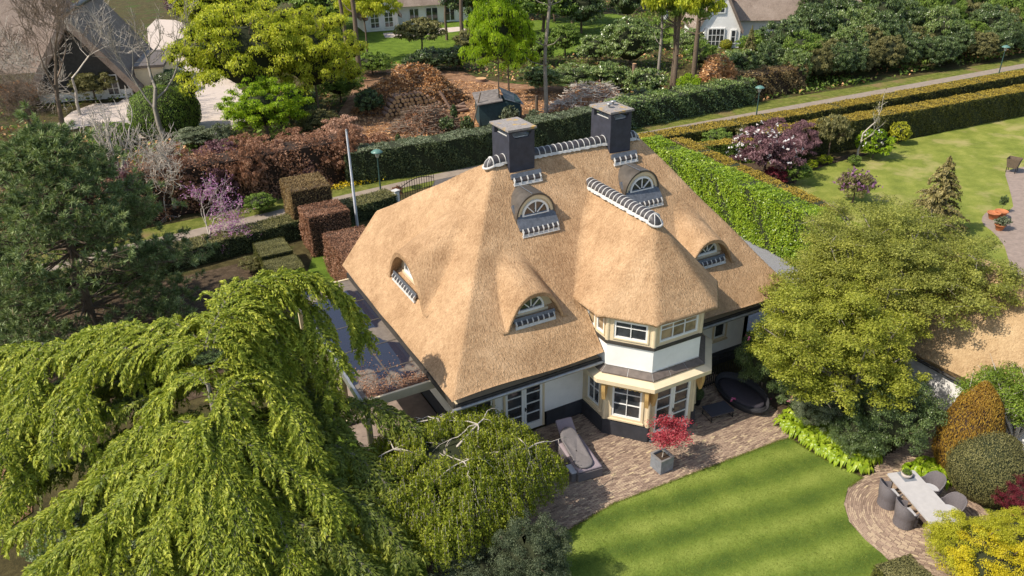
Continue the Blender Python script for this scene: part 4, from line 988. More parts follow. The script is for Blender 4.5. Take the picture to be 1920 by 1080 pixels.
# dark room inside the bay so that nothing shows through
b = MB(T_); b.prism([(14.62, 21.3), (14.62, 19.85), (15.58, 18.7), (17.48, 18.7), (18.5, 19.85), (18.5, 21.3)], .02, 5.05); link('interior', b.mesh('interior', plain('dark interior', (.02, .018, .016), .9)), house)
for i, (W, ln) in enumerate(SD):
    gr = {0: [(.28, ln-.2, .92, 2.42)], 1: [(.22, ln-.2, .80, 2.36)], 2: [(.16, ln-.16, .08, 2.48)], 3: [(.22, ln-.2, .92, 2.42)], 4: []}[i]
    up = {0: [(.16, ln-.14, 4.28, 5.1)], 1: [(.20, ln-.2, 4.28, 5.1)], 2: [(.16, ln-.16, 4.28, 5.1)], 3: [(.2, ln-.2, 4.28, 5.1)], 4: []}[i]
    if i != 2: 
        b = MB(); b.box(-.02, ln+.02, -.2, .045, 0, .66, M=T_ @ W); link('plinth', b.mesh('plinth', M['plinth']), house)
    else:
        for a, c in ((-.02, .075), (ln-.075, ln+.12)): wb(W, a, c, -.2, .045, 0, .66, 'plinth', M['plinth'])
        wb(W, .075, ln-.075, -.1, .14, 0, .07, 'threshold', M['lead'])
    wall(W, ln, .66 if i != 2 else .07, 2.75, gr, 'cream', name='bay_panel')
    wall(W, ln, 2.75, 4.06, [], 'white')
    wall(W, ln, 4.18, 5.3, up, 'cream', name='bay_panel')
    wb(W, -.03, ln+.03, -.1, .06, 4.06, 4.18, 'string_course', M['fascia'])
window(SD[0][0], .37, SD[0][1]-.29, 1.01, 2.33, 2, 2, label='lower side window of the bay')
window(SD[1][0], .31, SD[1][1]-.29, .90, 2.27, 2, [0, .42, .80, 1], label='lower diagonal window of the bay')
window(SD[3][0], .31, SD[3][1]-.29, 1.01, 2.33, 2, 2)
window(SD[0][0], .20, .70, 4.33, 5.05, 1, 1, casing=.04, sill=False, mat='glass_tan'); window(SD[0][0], .80, SD[0][1]-.18, 4.33, 5.05, 1, 1, casing=.04, sill=False, mat='glass_tan')
window(SD[1][0], .25, SD[1][1]-.25, 4.33, 5.05, 2, [0, .68, 1], casing=.05, sill=False, label='upper diagonal window of the bay')
window(SD[2][0], .21, SD[2][1]-.21, 4.33, 5.05, 3, [0, .72, 1], casing=.05, sill=False, mat='glass_tan', label='upper front window of the bay')
window(SD[3][0], .25, SD[3][1]-.25, 4.33, 5.05, 2, 2, casing=.05, sill=False)
def french(W, u0, u1, z0, z1, label, mat='glass'):
    mid = (u0+u1)/2; b = MB(); c = .09
    for (a0, a1, e0, e1) in ((u0-c, u0, z0, z1+c), (u1, u1+c, z0, z1+c), (u0, u1, z1, z1+c)): b.box(a0, a1, -.09, .035, e0, e1, M=T_ @ W)
    cs = link('door_casing', b.mesh('door_casing', M['cream']), house); cs['label'] = label
    for a, c2 in ((u0, mid-.004), (mid+.004, u1)):
        s = MB(); fw = .10; zb = z0+.30
        for (p, q, e0, e1) in ((a, a+fw, z0, z1), (c2-fw, c2, z0, z1), (a+fw, c2-fw, z1-fw, z1), (a+fw, c2-fw, z0, zb)): s.box(p, q, -.06, .02, e0, e1, M=T_ @ W)
        zs = [zb+(z1-fw-zb)*k/4 for k in range(5)]
        for z in zs[1:-1]: s.box(a+fw, c2-fw, -.05, .012, z-.016, z+.016, M=T_ @ W)
        dl = link('door', s.mesh('door', M['whitepaint']), cs)
        for j in range(4):
            g = MB(); g.add([T_ @ W @ Vector(v) for v in ((a+fw, -.03, zs[j]), (a+fw, -.03, zs[j+1]), (c2-fw, -.03, zs[j+1]), (c2-fw, -.03, zs[j]))], [(0, 1, 2, 3)]); link('pane', g.mesh('pane', M[mat]), cs)
    h = MB(); h.box(mid+.03, mid+.06, .02, .06, 1.02, 1.18, M=T_ @ W); h.box(mid+.03, mid+.14, .05, .065, 1.10, 1.125, M=T_ @ W); link('door_handle', h.mesh('door_handle', M['iron']), cs)
french(SD[2][0], .25, SD[2][1]-.25, .08, 2.39, 'white double glazed doors in the bay')
# corner posts of the bay
for i in range(1, 5):
    x, y = BP[i]
    c_ = Vector((x, y, 0))-Vector((16.55, 20.6, 0)); c_.normalize()
    for z0, z1 in ((.661, 2.65), (4.181, 5.29)): b = MB(T_); b.lathe([(.10, z0), (.10, z1)], 8, c=(x-c_.x*.06, y-c_.y*.06, 0)); link('corner_post', b.mesh('corner_post', M['cream']), house)
# skirt roof between the storeys: cream fascia, brown slabs, lead seams
def offs(d):
    """bay outline pushed out by d"""
    pts = []
    for i in range(6):
        if i == 0: n1 = n2 = Vector((-1, 0, 0))
        elif i == 5: n1 = n2 = Vector((1, 0, 0))
        else:
            n1 = SD[i-1][0].col[1].to_3d(); n2 = SD[i][0].col[1].to_3d()
        bi = (n1+n2).normalized(); k = d/max(.3, bi.dot(n1)); pts.append(Vector((*BP[i], 0))+bi*k)
    return pts
def ring(d0, z0, d1, z1, i, inset0=0, inset1=0, up=0.0):
    A, B = offs(d0), offs(d1); return [Vector((A[i].x, A[i].y, z0+up)), Vector((A[i+1].x, A[i+1].y, z0+up)), Vector((B[i+1].x, B[i+1].y, z1+up)), Vector((B[i].x, B[i].y, z1+up))]
sk = MB(T_)
for i in range(5):
    for (d0, z0, d1, z1) in ((.52, 2.60, .52, 2.76), (.52, 2.76, .24, 2.86), (.24, 2.86, .22, 2.95), (-.05, 2.60, .52, 2.60)):
        q = ring(d0, z0, d1, z1, i); sk.add(q, [(0, 1, 2, 3)])
cor = link('cornice', sk.mesh('cornice', M['cream']), house)
for i in range(5):
    ln = SD[i][1]; n = max(1, round((ln+.5)/1.0)); a = ring(.25, 2.945, .0, 3.12, i)
    for k in range(n):
        t0, t1 = k/n, (k+1)/n; g = .012/ln
        q = [a[0].lerp(a[1], t0+g), a[0].lerp(a[1], t1-g), a[3].lerp(a[2], t1-g), a[3].lerp(a[2], t0+g)]
        b = MB(T_); b.add(q+[x-Vector((0, 0, .05)) for x in q], [(0, 1, 2, 3), (0, 4, 5, 1), (1, 5, 6, 2), (3, 7, 4, 0), (2, 6, 7, 3)]); link('roof_slab', b.mesh('roof_slab', M['slab']), cor)
    b = MB(T_); q = [x-Vector((0, 0, .02)) for x in a]; b.add(q, [(0, 1, 2, 3)]); b.tube([a[3]+Vector((0, 0, .02)), a[2]+Vector((0, 0, .02))], .025, 4); link('slab_bed', b.mesh('slab_bed', M['mortar']), cor)
# rolled ochre sun blinds with their side brackets
def blind(W, u0, u1, z, dd=.30):
    b = MB(); b.tube([T_ @ W @ Vector((u0, dd, z)), T_ @ W @ Vector((u1, dd, z))], .075, 8)
    n = 9
    for k in range(n):
        a0 = u0+(u1-u0)*k/n; a1 = u0+(u1-u0)*(k+1)/n; b.add([T_ @ W @ Vector(v) for v in ((a0, dd+.07, z-.02), (a1, dd+.07, z-.02), (a1, dd+.06, z-.16), ((a0+a1)/2, dd+.075, z-.2), (a0, dd+.06, z-.16))], [(0, 1, 2, 3, 4)])
    o = link('sun_blind', b.mesh('sun_blind', M['ochre']), house)
    for u in (u0, u1):
        b = MB(); b.add([T_ @ W @ Vector((u+x, d, zz)) for x in (-.07, .07) for d, zz in ((0.05, z+.08), (dd+.14, z+.05), (dd+.12, z-.45), (dd+.02, z-.86), (.12, z-.72), (.05, z-.6))], [(0, 1, 2, 3, 4, 5), (11, 10, 9, 8, 7, 6)]+[(i, (i+1) % 6+0 if i < 5 else 0, 6+(i+1) % 6, 6+i) for i in range(6)]); link('side_curtain', b.mesh('side_curtain', M['ochre']), o)
blind(SD[1][0], .05, SD[1][1]-.05, 2.62); blind(SD[2][0], .0, SD[2][1]+.05, 2.66, .22)
# front wall of the house, left and right of the bay
WL = wall_frame((9.3, 21.17), (14.34, 21.17)); WR = wall_frame((18.76, 21.17), (22.9, 21.17)); WS = wall_frame((9.3, 30.4), (9.3, 21.17)); WE = wall_frame((22.9, 21.17), (22.9, 30.4))
b = MB(T_); b.box(9.7, 14.6, 21.5, 30.2, .05, 4.3); b.box(18.6, 22.6, 21.5, 30.2, .05, 4.3); link('interior', b.mesh('interior', bpy.data.materials['dark interior']), house)
wall(WL[0], WL[1], .66, 4.2, [(.25, 1.15, 1.0, 2.3), (1.50, 3.28, .66, 2.42)]); wall(WR[0], WR[1], .66, 4.2, [(2.12, 2.92, 1.3, 2.65)])
wall(WS[0], WS[1], .66, 4.2, []); wall(WE[0], WE[1], .66, 4.2, [])
for W, a, c in ((WL[0], 0, 1.41), (WL[0], 3.37, 5.04), (WR[0], 0, WR[1]), (WS[0], 0, WS[1]), (WE[0], 0, WE[1])): wb(W, a, c, -.2, .04, 0, .66, 'plinth', M['plinth'])
french(WL[0], 1.59, 3.19, .08, 2.33, 'white double doors left of the bay')
window(WL[0], .34, 1.06, 1.09, 2.21, 1, 2)
window(WR[0], 2.21, 2.83, 1.39, 2.56, 1, [0, .72, 1], label='small window right of the bay')
for u in (3.75, 4.75):
    b = MB(); b.add([T_ @ WL[0] @ Vector((u+x, d, zz)) for x in (-.07, .07) for d, zz in ((.0, 3.15), (.55, 3.15), (.50, 2.95), (.16, 2.35), (0, 2.15))], [(0, 1, 2, 3, 4), (9, 8, 7, 6, 5)]+[(i, (i+1) % 5, 5+(i+1) % 5, 5+i) for i in range(5)]); link('eave_bracket', b.mesh('eave_bracket', M['ochre']), house)
# downpipe
b = MB(T_); b.tube([(9.42, 21.05, 3.1), (9.42, 21.05, .05)], .045, 8); link('downpipe', b.mesh('downpipe', M['gutter']), house)

# ---- flat roofed veranda on the west side
ver = empty('flat_roofed_veranda', (7.0, 26.5, 0), 0, 'low veranda with puddled bitumen roof and cream posts beside the thatched house', 'veranda')
VT = Matrix.Translation(-Vector((7.0, 26.5, 0)))
vx0, vx1, vy0, vy1, vz = 5.72, 9.2, 21.95, 31.4, 3.05
mt, t, b = new_mat('wet bitumen roof'); vec = objvec(t); n1 = tex(t, 'Noise', .42, 3, .5, objvec(t, (1, .8, 1))); n2 = tex(t, 'Noise', 7, 5, .7, vec); n3 = tex(t, 'Noise', 1.3, 5, .65, vec)
wet = ramp(t, [(.45, (0, 0, 0)), (.465, (1, 1, 1))], n1.outputs[0]); r1 = ramp(t, [(.3, (.12, .095, .075)), (.7, (.20, .165, .135))], n2.outputs[0])
lf = ramp(t, [(.60, (0, 0, 0)), (.66, (1, 1, 1))], n3.outputs[0])
mx = t.nodes.new('ShaderNodeMix'); mx.data_type = 'RGBA'; t.links.new(wet.outputs[0], mx.inputs[0]); t.links.new(r1.outputs[0], mx.inputs[6]); mx.inputs[7].default_value = (.022, .024, .04, 1)
t.links.new(mx.outputs[2], b.inputs['Base Color'])
mm = t.nodes.new('ShaderNodeMapRange'); mm.inputs[3].default_value = .8; mm.inputs[4].default_value = .04; t.links.new(wet.outputs[0], mm.inputs[0]); t.links.new(mm.outputs[0], b.inputs['Roughness'])
b.inputs['Specular IOR Level'].default_value = .6; M['wetroof'] = mt
b = MB(VT); b.box(vx0+.1, vx1, vy0+.1, vy1-.1, vz-.15, vz-.02); link('flat_roof', b.mesh('flat_roof', M['wetroof']), ver)
for i, y in enumerate((23.6, 25.4, 27.3, 29.2)):
    b = MB(VT); b.box(vx0+.12, vx1, y-.035, y+.035, vz-.02, vz-.012); link('roof_seam', b.mesh('roof_seam', M['zinc']), ver)
b = MB(VT); b.box(7.15, 7.22, vy0+.12, vy1-.12, vz-.02, vz-.011); link('roof_seam', b.mesh('roof_seam', M['zinc']), ver)
b = MB(VT); b.box(vx0, vx0+.1, vy0, vy1, vz-.28, vz+.04); link('edge_board', b.mesh('edge_board', M['gutter']), ver)
for y0_, y1_ in ((vy0, vy0+.1), (vy1-.1, vy1)):
    b = MB(VT); b.box(vx0+.101, vx1, y0_, y1_, vz-.30, vz+.03); link('edge_board', b.mesh('edge_board', M['cream']), ver)
for y in (22.1, 25.0, 28.0, 31.2):
    b = MB(VT); b.box(vx0+.12, vx0+.30, y-.09, y+.09, 0, vz-.16); link('post', b.mesh('post', M['cream']), ver)
    b = MB(VT); b.box(vx0+.08, vx0+.34, y-.13, y+.13, 0, .2); link('post_base', b.mesh('post_base', M['plinth']), ver)
b = MB(VT); b.box(vx0+.1, 9.2, vy0+.05, vy1, -.03, .04); link('veranda_floor', b.mesh('veranda_floor', M['paver']), ver)
rng = np.random.default_rng(4); n = 1700
px_ = np.stack([vx0+.3+np.abs(rng.normal(size=n))*1.1, vy0+.15+np.abs(rng.normal(size=n))**1.4*.7, np.full(n, vz)+rng.uniform(0, .03, n)], 1)
px_[:500] = np.stack([rng.uniform(7.3, 8.3, 500), vy0+.15+np.abs(rng.normal(size=500))*.35, np.full(500, vz)+rng.uniform(0, .03, 500)], 1)
px_ = px_[(px_[:, 0] < 8.4)]; n = len(px_); nv = unit(np.array([0, 0, 1.])+rng.normal(size=(n, 3))*.4)
o = link('fallen_leaves', leaves('fallen_leaves', px_, rand_axis(rng, nv), nv, .08, .035, rng.random(n), M['beech'])); tag(o, kind='stuff')
# ================================================================ far houses
def PYp(px, py, Y): d = ray(px, py); return CAM + d*((Y-CAM.y)/d.y)
def gable_house(name, o, rz, w_, l, hw, hr, label, roofmat='thatch_grey', wallmat='white', over=.6, wins=(), hip_back=False, dark_gable=False, thick=.4):
    """gable end at local -y, ridge along local y"""
    e = empty(name, o, rz, label, 'house'); W2 = w_/2
    b = MB(); gz = hw+hr
    b.prism([(-W2, 0), (W2, 0), (W2, l), (-W2, l)], 0, hw); b.add([(-W2, 0, hw), (W2, 0, hw), (0, 0, gz-.5), (-W2, l, hw), (W2, l, hw), (0, l, gz-.5)], [(0, 1, 2), (3, 5, 4)])
    link('wall', b.mesh('wall', M[wallmat]), e)
    if dark_gable:
        b = MB(); b.add([(-W2*.93, -.12, .9), (W2*.93, -.12, .9), (W2*.8, -.12, hw+.6), (0, -.12, gz-.7), (-W2*.8, -.12, hw+.6)], [(0, 1, 2, 3, 4)]); link('timber_gable', b.mesh('timber_gable', M['fascia']), e)
    b = MB(); s = hr/W2; ex = W2+over; ez = hw-over*s; yb = l+(over if not hip_back else 0)
    for sg in (-1, 1):
        N = 10; M_ = 14; vs = []
        for i in range(N+1):
            for j in range(M_+1):
                t = i/N; y = -over+(yb+over)*j/M_; vs.append((sg*ex*(1-t), y, ez+(gz-ez)*t+.04*sin(y*2+t*5)))
        f = [(i*(M_+1)+j, i*(M_+1)+j+1, (i+1)*(M_+1)+j+1, (i+1)*(M_+1)+j) for i in range(N) for j in range(M_)]
        b.add(vs, f, True)
        th = [(sg*ex, -over, ez), (0, -over, gz), (0, -over, gz-thick*1.3), (sg*(ex-.1), -over, ez-thick)]
        tb = [(x, yb, z) for x, _, z in th]; b.add(th+tb, [(0, 1, 2, 3), (4, 7, 6, 5), (0, 3, 7, 4), (3, 2, 6, 7)])
    r = link('roof', b.mesh('roof', M[roofmat]), e)
    b = MB(); b.tube([(0, -over, gz+.05), (0, yb, gz+.05)], .28, 8); link('ridge_cap', b.mesh('ridge_cap', M['tile']), r)
    for (x, z, ww, hh, nc, nr) in wins:
        f = MB(); f.box(x-ww/2-.1, x+ww/2+.1, -.14, -.01, z-.1, z+hh+.1); wn = link('window', f.mesh('window', M['whitepaint']), e)
        for i in range(nc):
            for j in range(nr):
                g = MB(); a = x-ww/2+ww*i/nc+.04; c = x-ww/2+ww*(i+1)/nc-.04; z0 = z+hh*j/nr+.04; z1 = z+hh*(j+1)/nr-.04
                g.add([(a, -.15, z0), (c, -.15, z0), (c, -.15, z1), (a, -.15, z1)], [(0, 1, 2, 3)]); link('pane', g.mesh('pane', M['glass']), wn)
    return e
def block_roof(e, x0, x1, y0, y1, ez, rz_, mat, name='wing_roof'):
    b = MB(); ym = (y0+y1)/2; k = (y1-y0)/2*.8; V = [(x0, y0, ez), (x1, y0, ez), (x1, y1, ez), (x0, y1, ez), (x0+k, ym, rz_), (x1-k, ym, rz_)]
    b.add(V, [(0, 1, 5, 4), (1, 2, 5), (2, 3, 4, 5), (3, 0, 4)]); return link(name, b.mesh(name, M[mat]), e)
h1 = gable_house('neighbour_house', P(165, 188), radians(-14), 8.6, 14, 2.3, 6.0, 'large grey thatched house with a dark timber gable behind the bare trees', dark_gable=True, over=1.0, wins=((2.6, .4, 1.0, 1.9, 2, 3),), thick=.9)
block_roof(h1, -32, 1, 5.5, 20, 2.0, 10.5, 'thatch_grey'); b = MB(); b.box(-30, -4.7, 7.5, 18, 0, 2.4); link('wing_wall', b.mesh('wing_wall', M['cream']), h1)
b = MB(); b.box(4.7, 7.4, 1.0, 9.5, 0, 2.6); link('porch_wall', b.mesh('porch_wall', M['cream']), h1); b = MB(); b.box(4.65, 7.6, .8, 9.7, 2.6, 2.85); link('porch_roof', b.mesh('porch_roof', M['slab']), h1)
h2 = gable_house('neighbour_house', P(716, 58), radians(-8), 5, 9, 2.8, 3.8, 'white house with a brown thatched roof at the top edge beyond the yellow green trees', over=.5, wins=((-.9, .5, 1.2, 2.0, 2, 3), (1.1, .5, 1.2, 2.0, 2, 3)))
block_roof(h2, -1, 14.5, 2.4, 12, 2.7, 7.4, 'thatch_grey'); b = MB(); b.box(2.6, 14, 3.2, 11.3, 0, 2.9); link('wing_wall', b.mesh('wing_wall', M['whitepaint']), h2)
for x, ww in ((4.9, 1.4), (7.4, 1.8), (10.4, 1.4)):
    b = MB(); b.box(x, x+ww, 3.08, 3.19, .1, 2.3); wn = link('window', b.mesh('window', M['whitepaint']), h2)
    for i in range(2): g = MB(); g.add([(x+.08+i*ww/2, 3.07, .3), (x+ww/2-.04+i*ww/2, 3.07, .3), (x+ww/2-.04+i*ww/2, 3.07, 2.2), (x+.08+i*ww/2, 3.07, 2.2)], [(0, 1, 2, 3)]); link('pane', g.mesh('pane', M['glass']), wn)
h3 = gable_house('neighbour_house', P(1345, 90), radians(-30), 5.2, 9, 2.7, 4.8, 'white gabled cottage with a thatched roof and french windows on the right', over=.35, wins=((-.35, .1, 1.9, 2.2, 4, 3), (1.75, .6, .5, 1.5, 1, 2), (-.1, 4.2, 1.0, .9, 2, 2), (-2.0, .6, .5, 1.4, 1, 2)))
block_roof(h3, 1.0, 19, 1.2, 13, 3.0, 10.0, 'thatch_grey'); b = MB(); b.box(2.7, 18, 2.0, 12, 0, 3.1); link('wing_wall', b.mesh('wing_wall', M['white']), h3)
b = MB(); b.box(6.2, 7.2, 1.88, 1.99, 0, 2.1); link('door', b.mesh('door', M['whitepaint']), h3)

# outbuilding on the right: thatched roof over a pale wall
ob = empty('thatched_outbuilding', (27, 15, 0), 0, 'low outbuilding with a pale dappled wall and straw coloured thatched roof at the right edge', 'outbuilding')
OT = Matrix.Translation(-Vector((27, 15, 0)))
wl0, wl1 = P(1722, 772), P(1800, 818); ud = (wl1-wl0).normalized(); nd_ = Vector((-ud.y, ud.x, 0))
if nd_.dot(Vector((1, 1, 0))) < 0: nd_ = -nd_
a0 = wl0-ud*3.5; a1 = wl1+ud*8.5
b = MB(OT); q = [a0, a1, a1+nd_*6.2, a0+nd_*6.2]
b.add([(p.x, p.y, .6) for p in q]+[(p.x, p.y, 2.42) for p in q], [(0, 1, 5, 4), (1, 2, 6, 5), (2, 3, 7, 6), (3, 0, 4, 7), (4, 5, 6, 7)]); link('wall', b.mesh('wall', M['greywall'] if 'greywall' in M else M['white']), ob)
b = MB(OT); q = [p-nd_*.04*(1 if i < 2 else -1) for i, p in enumerate(q)]; b.add([(p.x, p.y, 0) for p in q]+[(p.x, p.y, .6) for p in q], [(0, 1, 5, 4), (1, 2, 6, 5), (2, 3, 7, 6), (3, 0, 4, 7)]); link('plinth', b.mesh('plinth', M['plinth']), ob)
b = MB(OT); vs = []; NI, NJ = 16, 24
for i in range(NI+1):
    for j in range(NJ+1):
        t = i/NI; p = a0.lerp(a1, j/NJ)+nd_*(-.18+t*3.5); vs.append((p.x, p.y, 2.45+t*3.0+.04*sin(j*.9+i)))
b.add(vs, [(i*(NJ+1)+j, i*(NJ+1)+j+1, (i+1)*(NJ+1)+j+1, (i+1)*(NJ+1)+j) for i in range(NI) for j in range(NJ)], True)
r0, r1 = a0+nd_*3.32, a1+nd_*3.32; b.add([(r0.x, r0.y, 5.45), (r1.x, r1.y, 5.45), *( (p.x, p.y, 2.35) for p in (a1+nd_*7.3, a0+nd_*7.3))], [(0, 1, 2, 3)])
e0, e1 = a0-nd_*.18, a1-nd_*.18; b.add([(e0.x, e0.y, 2.45), (e1.x, e1.y, 2.45), (e1.x+nd_.x*.12, e1.y+nd_.y*.12, 2.25), (e0.x+nd_.x*.12, e0.y+nd_.y*.12, 2.25)], [(0, 1, 2, 3)])
rf = link('roof', b.mesh('roof', M['thatch_pale']), ob)
b = MB(OT); b.tube([e0+Vector((0, 0, 2.24)), e1+Vector((0, 0, 2.24))], .06, 8); link('gutter', b.mesh('gutter', M['fascia']), ob)
# its ridge of white mortared tiles
n = 26
for k in range(9, n):
    p, q2 = r0.lerp(r1, k/n), r0.lerp(r1, (k+.93)/n); b = MB(OT); b.tube([p+Vector((0, 0, 5.46)), q2+Vector((0, 0, 5.46))], .20, 8); link('ridge_tile', b.mesh('ridge_tile', M['tile']), rf)
    b = MB(OT); b.tube([q2+Vector((0, 0, 5.46)), q2+ud*.13+Vector((0, 0, 5.46))], .235, 8); link('mortar_band', b.mesh('mortar_band', M['mortar']), rf)
for sg in (-1, 1): b = MB(OT); b.tube([r0.lerp(r1, 9/n)+nd_*.2*sg+Vector((0, 0, 5.36)), r1+nd_*.2*sg+Vector((0, 0, 5.28))], .09, 6); link('mortar_skirt', b.mesh('mortar_skirt', M['mortar']), rf)

# ================================================================ hedges
hedge('ivy_wall', [(33.2, 41.6), (32.3, 24.0)], 1.5, 3.0, L=.13, side='ivy', label='tall bright green ivy covered wall to the right of the house', cat='ivy wall', seed=3, cover=2.6, wob=.09, jit=.06)
hedge('clipped_hedge', [(36.3, 42.6), (35.0, 27.0)], 1.0, 2.3, L=.11, side='beech_olive', top='hedgetop', label='narrow brown sided hedge with golden top behind the ivy wall', seed=4, wob=.08)
hedge('clipped_hedge', [(-8, 42.8), (4, 44.2), (15.6, 45.9)], 1.6, 1.1, L=.10, side='privet', top='olive', label='low dark hedge along the path left of the iron gate', seed=5)
hedge('clipped_hedge', [(30, 47.6), (38, 47.2), (52, 46.2), (90, 44.8)], 1.7, 1.1, L=.12, side='hedge', top='hedgetop', label='low hedge nearest the path on the right with a tan top', seed=6, cover=1.2)
hedge('yew_hedge', [(43.0, 40.6), (57, 39.5), (80, 38.2)], 1.7, 2.25, L=.12, side='hedge', top='hedgetop', label='tall yew hedge with a bright yellow top behind the neighbour lawn', seed=7, cover=1.3)
hedge('clipped_hedge', [(37.2, 42.6), (43.2, 40.9)], 1.2, 1.6, L=.12, side='midgreen', top='hedgetop', label='short golden topped hedge linking to the yew hedge', seed=8)
hedge('laurel_hedge', [(14.6, 52.3), (22, 51.6), (38.5, 52.6)], 1.8, 2.3, L=.14, side='privet', top='greyleaf', label='long dark clipped hedge on the far side of the path behind the left lamp', seed=9, wob=.1)
hedge('laurel_hedge', [(38.5, 53.6), (46, 53.9), (54, 54.2)], 2.4, 2.1, L=.17, side='darkleaf', top='laurel', label='loose leafy dark hedge beyond the path right of the chimneys', seed=10, wob=.2, jit=.12)
hedge('beech_hedge', [(-6, 52.0), (3, 52.8), (9, 53.2), (15, 53.4)], 2.2, 3.0, L=.16, side='beech', label='tall dry copper beech hedge beyond the path behind the pink tree', seed=11, core='darkbrown', wob=.34, jit=.24, cover=1.5)
hedge('beech_hedge', [(54.2, 55.2), (62, 55.4)], 2.0, 2.3, L=.17, side='beech_olive', label='brown hedge below the orange brush pile beside the middle lamp', seed=12, core='darkbrown', wob=.2, jit=.12)
def cube_hedge(name, x0, x1, y0, y1, h, side, label, seed, L=.08, top=None, core='darkbrown', group=None, jit=.03):
    return hedge(name, [((x0+x1)/2, y0), ((x0+x1)/2, y1)], x1-x0, h, L=L, side=side, top=top, label=label, seed=seed, core=core, wob=.05, group=group, jit=jit, cat='hedge block')
cube_hedge('beech_block', 9.0, 11.4, 44.4, 46.9, 2.9, 'beech_olive', 'olive brown beech cube farthest back beside the path', 21, L=.085, group='clipped beech cubes')
cube_hedge('beech_block', 9.05, 11.4, 41.0, 43.2, 2.4, 'beech', 'copper coloured beech cube in the middle beside the flagpole', 22, L=.085, group='clipped beech cubes')
cube_hedge('beech_block', 9.2, 11.5, 34.0, 38.8, 2.3, 'beech', 'long copper beech block nearest the thatched eave', 23, L=.085, group='clipped beech cubes')
cube_hedge('box_block', 6.0, 7.7, 39.8, 42.0, 1.25, 'hedge', 'farther of the two flat topped box cubes', 24, top='olive', core='darkgreen', group='flat topped box cubes', L=.06, jit=.015)
cube_hedge('box_block', 5.95, 7.7, 37.4, 39.3, 1.25, 'hedge', 'nearer of the two flat topped box cubes', 25, top='olive', core='darkgreen', group='flat topped box cubes', L=.06, jit=.015)

# ================================================================ trees and shrubs, far to near
pp = plantpx
GT = 'yellow green trees behind the driveway'
pp('oak_tree', (485, 232), 11.5, 290, shape='broad', mat='yellowgreen', cat='tree', seed=1, lev='xfine', label='big yellow green oak with the widest crown beside the gravel drive', trunk=.5)
pp('oak_tree', (600, 222), 10.2, 205, shape='broad', mat='yellowgreen', cat='tree', seed=2, lev='xfine', label='yellow green oak left of the log pile', trunk=.5)
pp('oak_tree', (690, 118), 10.5, 150, shape='airy', mat='yellowgreen', cat='tree', seed=1, lev='fine', label='thin yellow green oak behind the log pile', trunk=.6)
pp('oak_tree', (420, 90), 11, 200, shape='broad', mat='yellowgreen', cat='tree', seed=2, lev='fine', label='yellow green oak at the top edge by the bend of the drive', trunk=.5)
pp('oak_tree', (590, 60), 12, 230, shape='broad', mat='midgreen', cat='tree', seed=1, lev='fine', label='darker green oak at the top edge behind the yellow ones', trunk=.5)
pp('maple_tree', (505, 270), (500, 140), 180, shape='broad', mat='brightgreen', cat='tree', seed=2, lev='fine', label='low round lime green maple in front of the big oak')
pp('lime_tree', (938, 232), 13.0, 150, shape='talltree', mat='brightgreen', cat='tree', seed=1, lev='xfine', label='bright green tree rising behind the collapsed shed', trunk=.5)
pp('lime_tree', (955, 185), 8, 120, shape='talltree', mat='brightgreen', cat='tree', seed=2, lev='fine', label='shorter bright green tree beside the tall one by the shed')
pp('topiary_tree', (758, 45), 4.6, 30, shape='tree', mat='brightgreen', cat='tree', seed=2, lev='coarse', label='small standard topiary before the white house at the top', trunk=1.5)
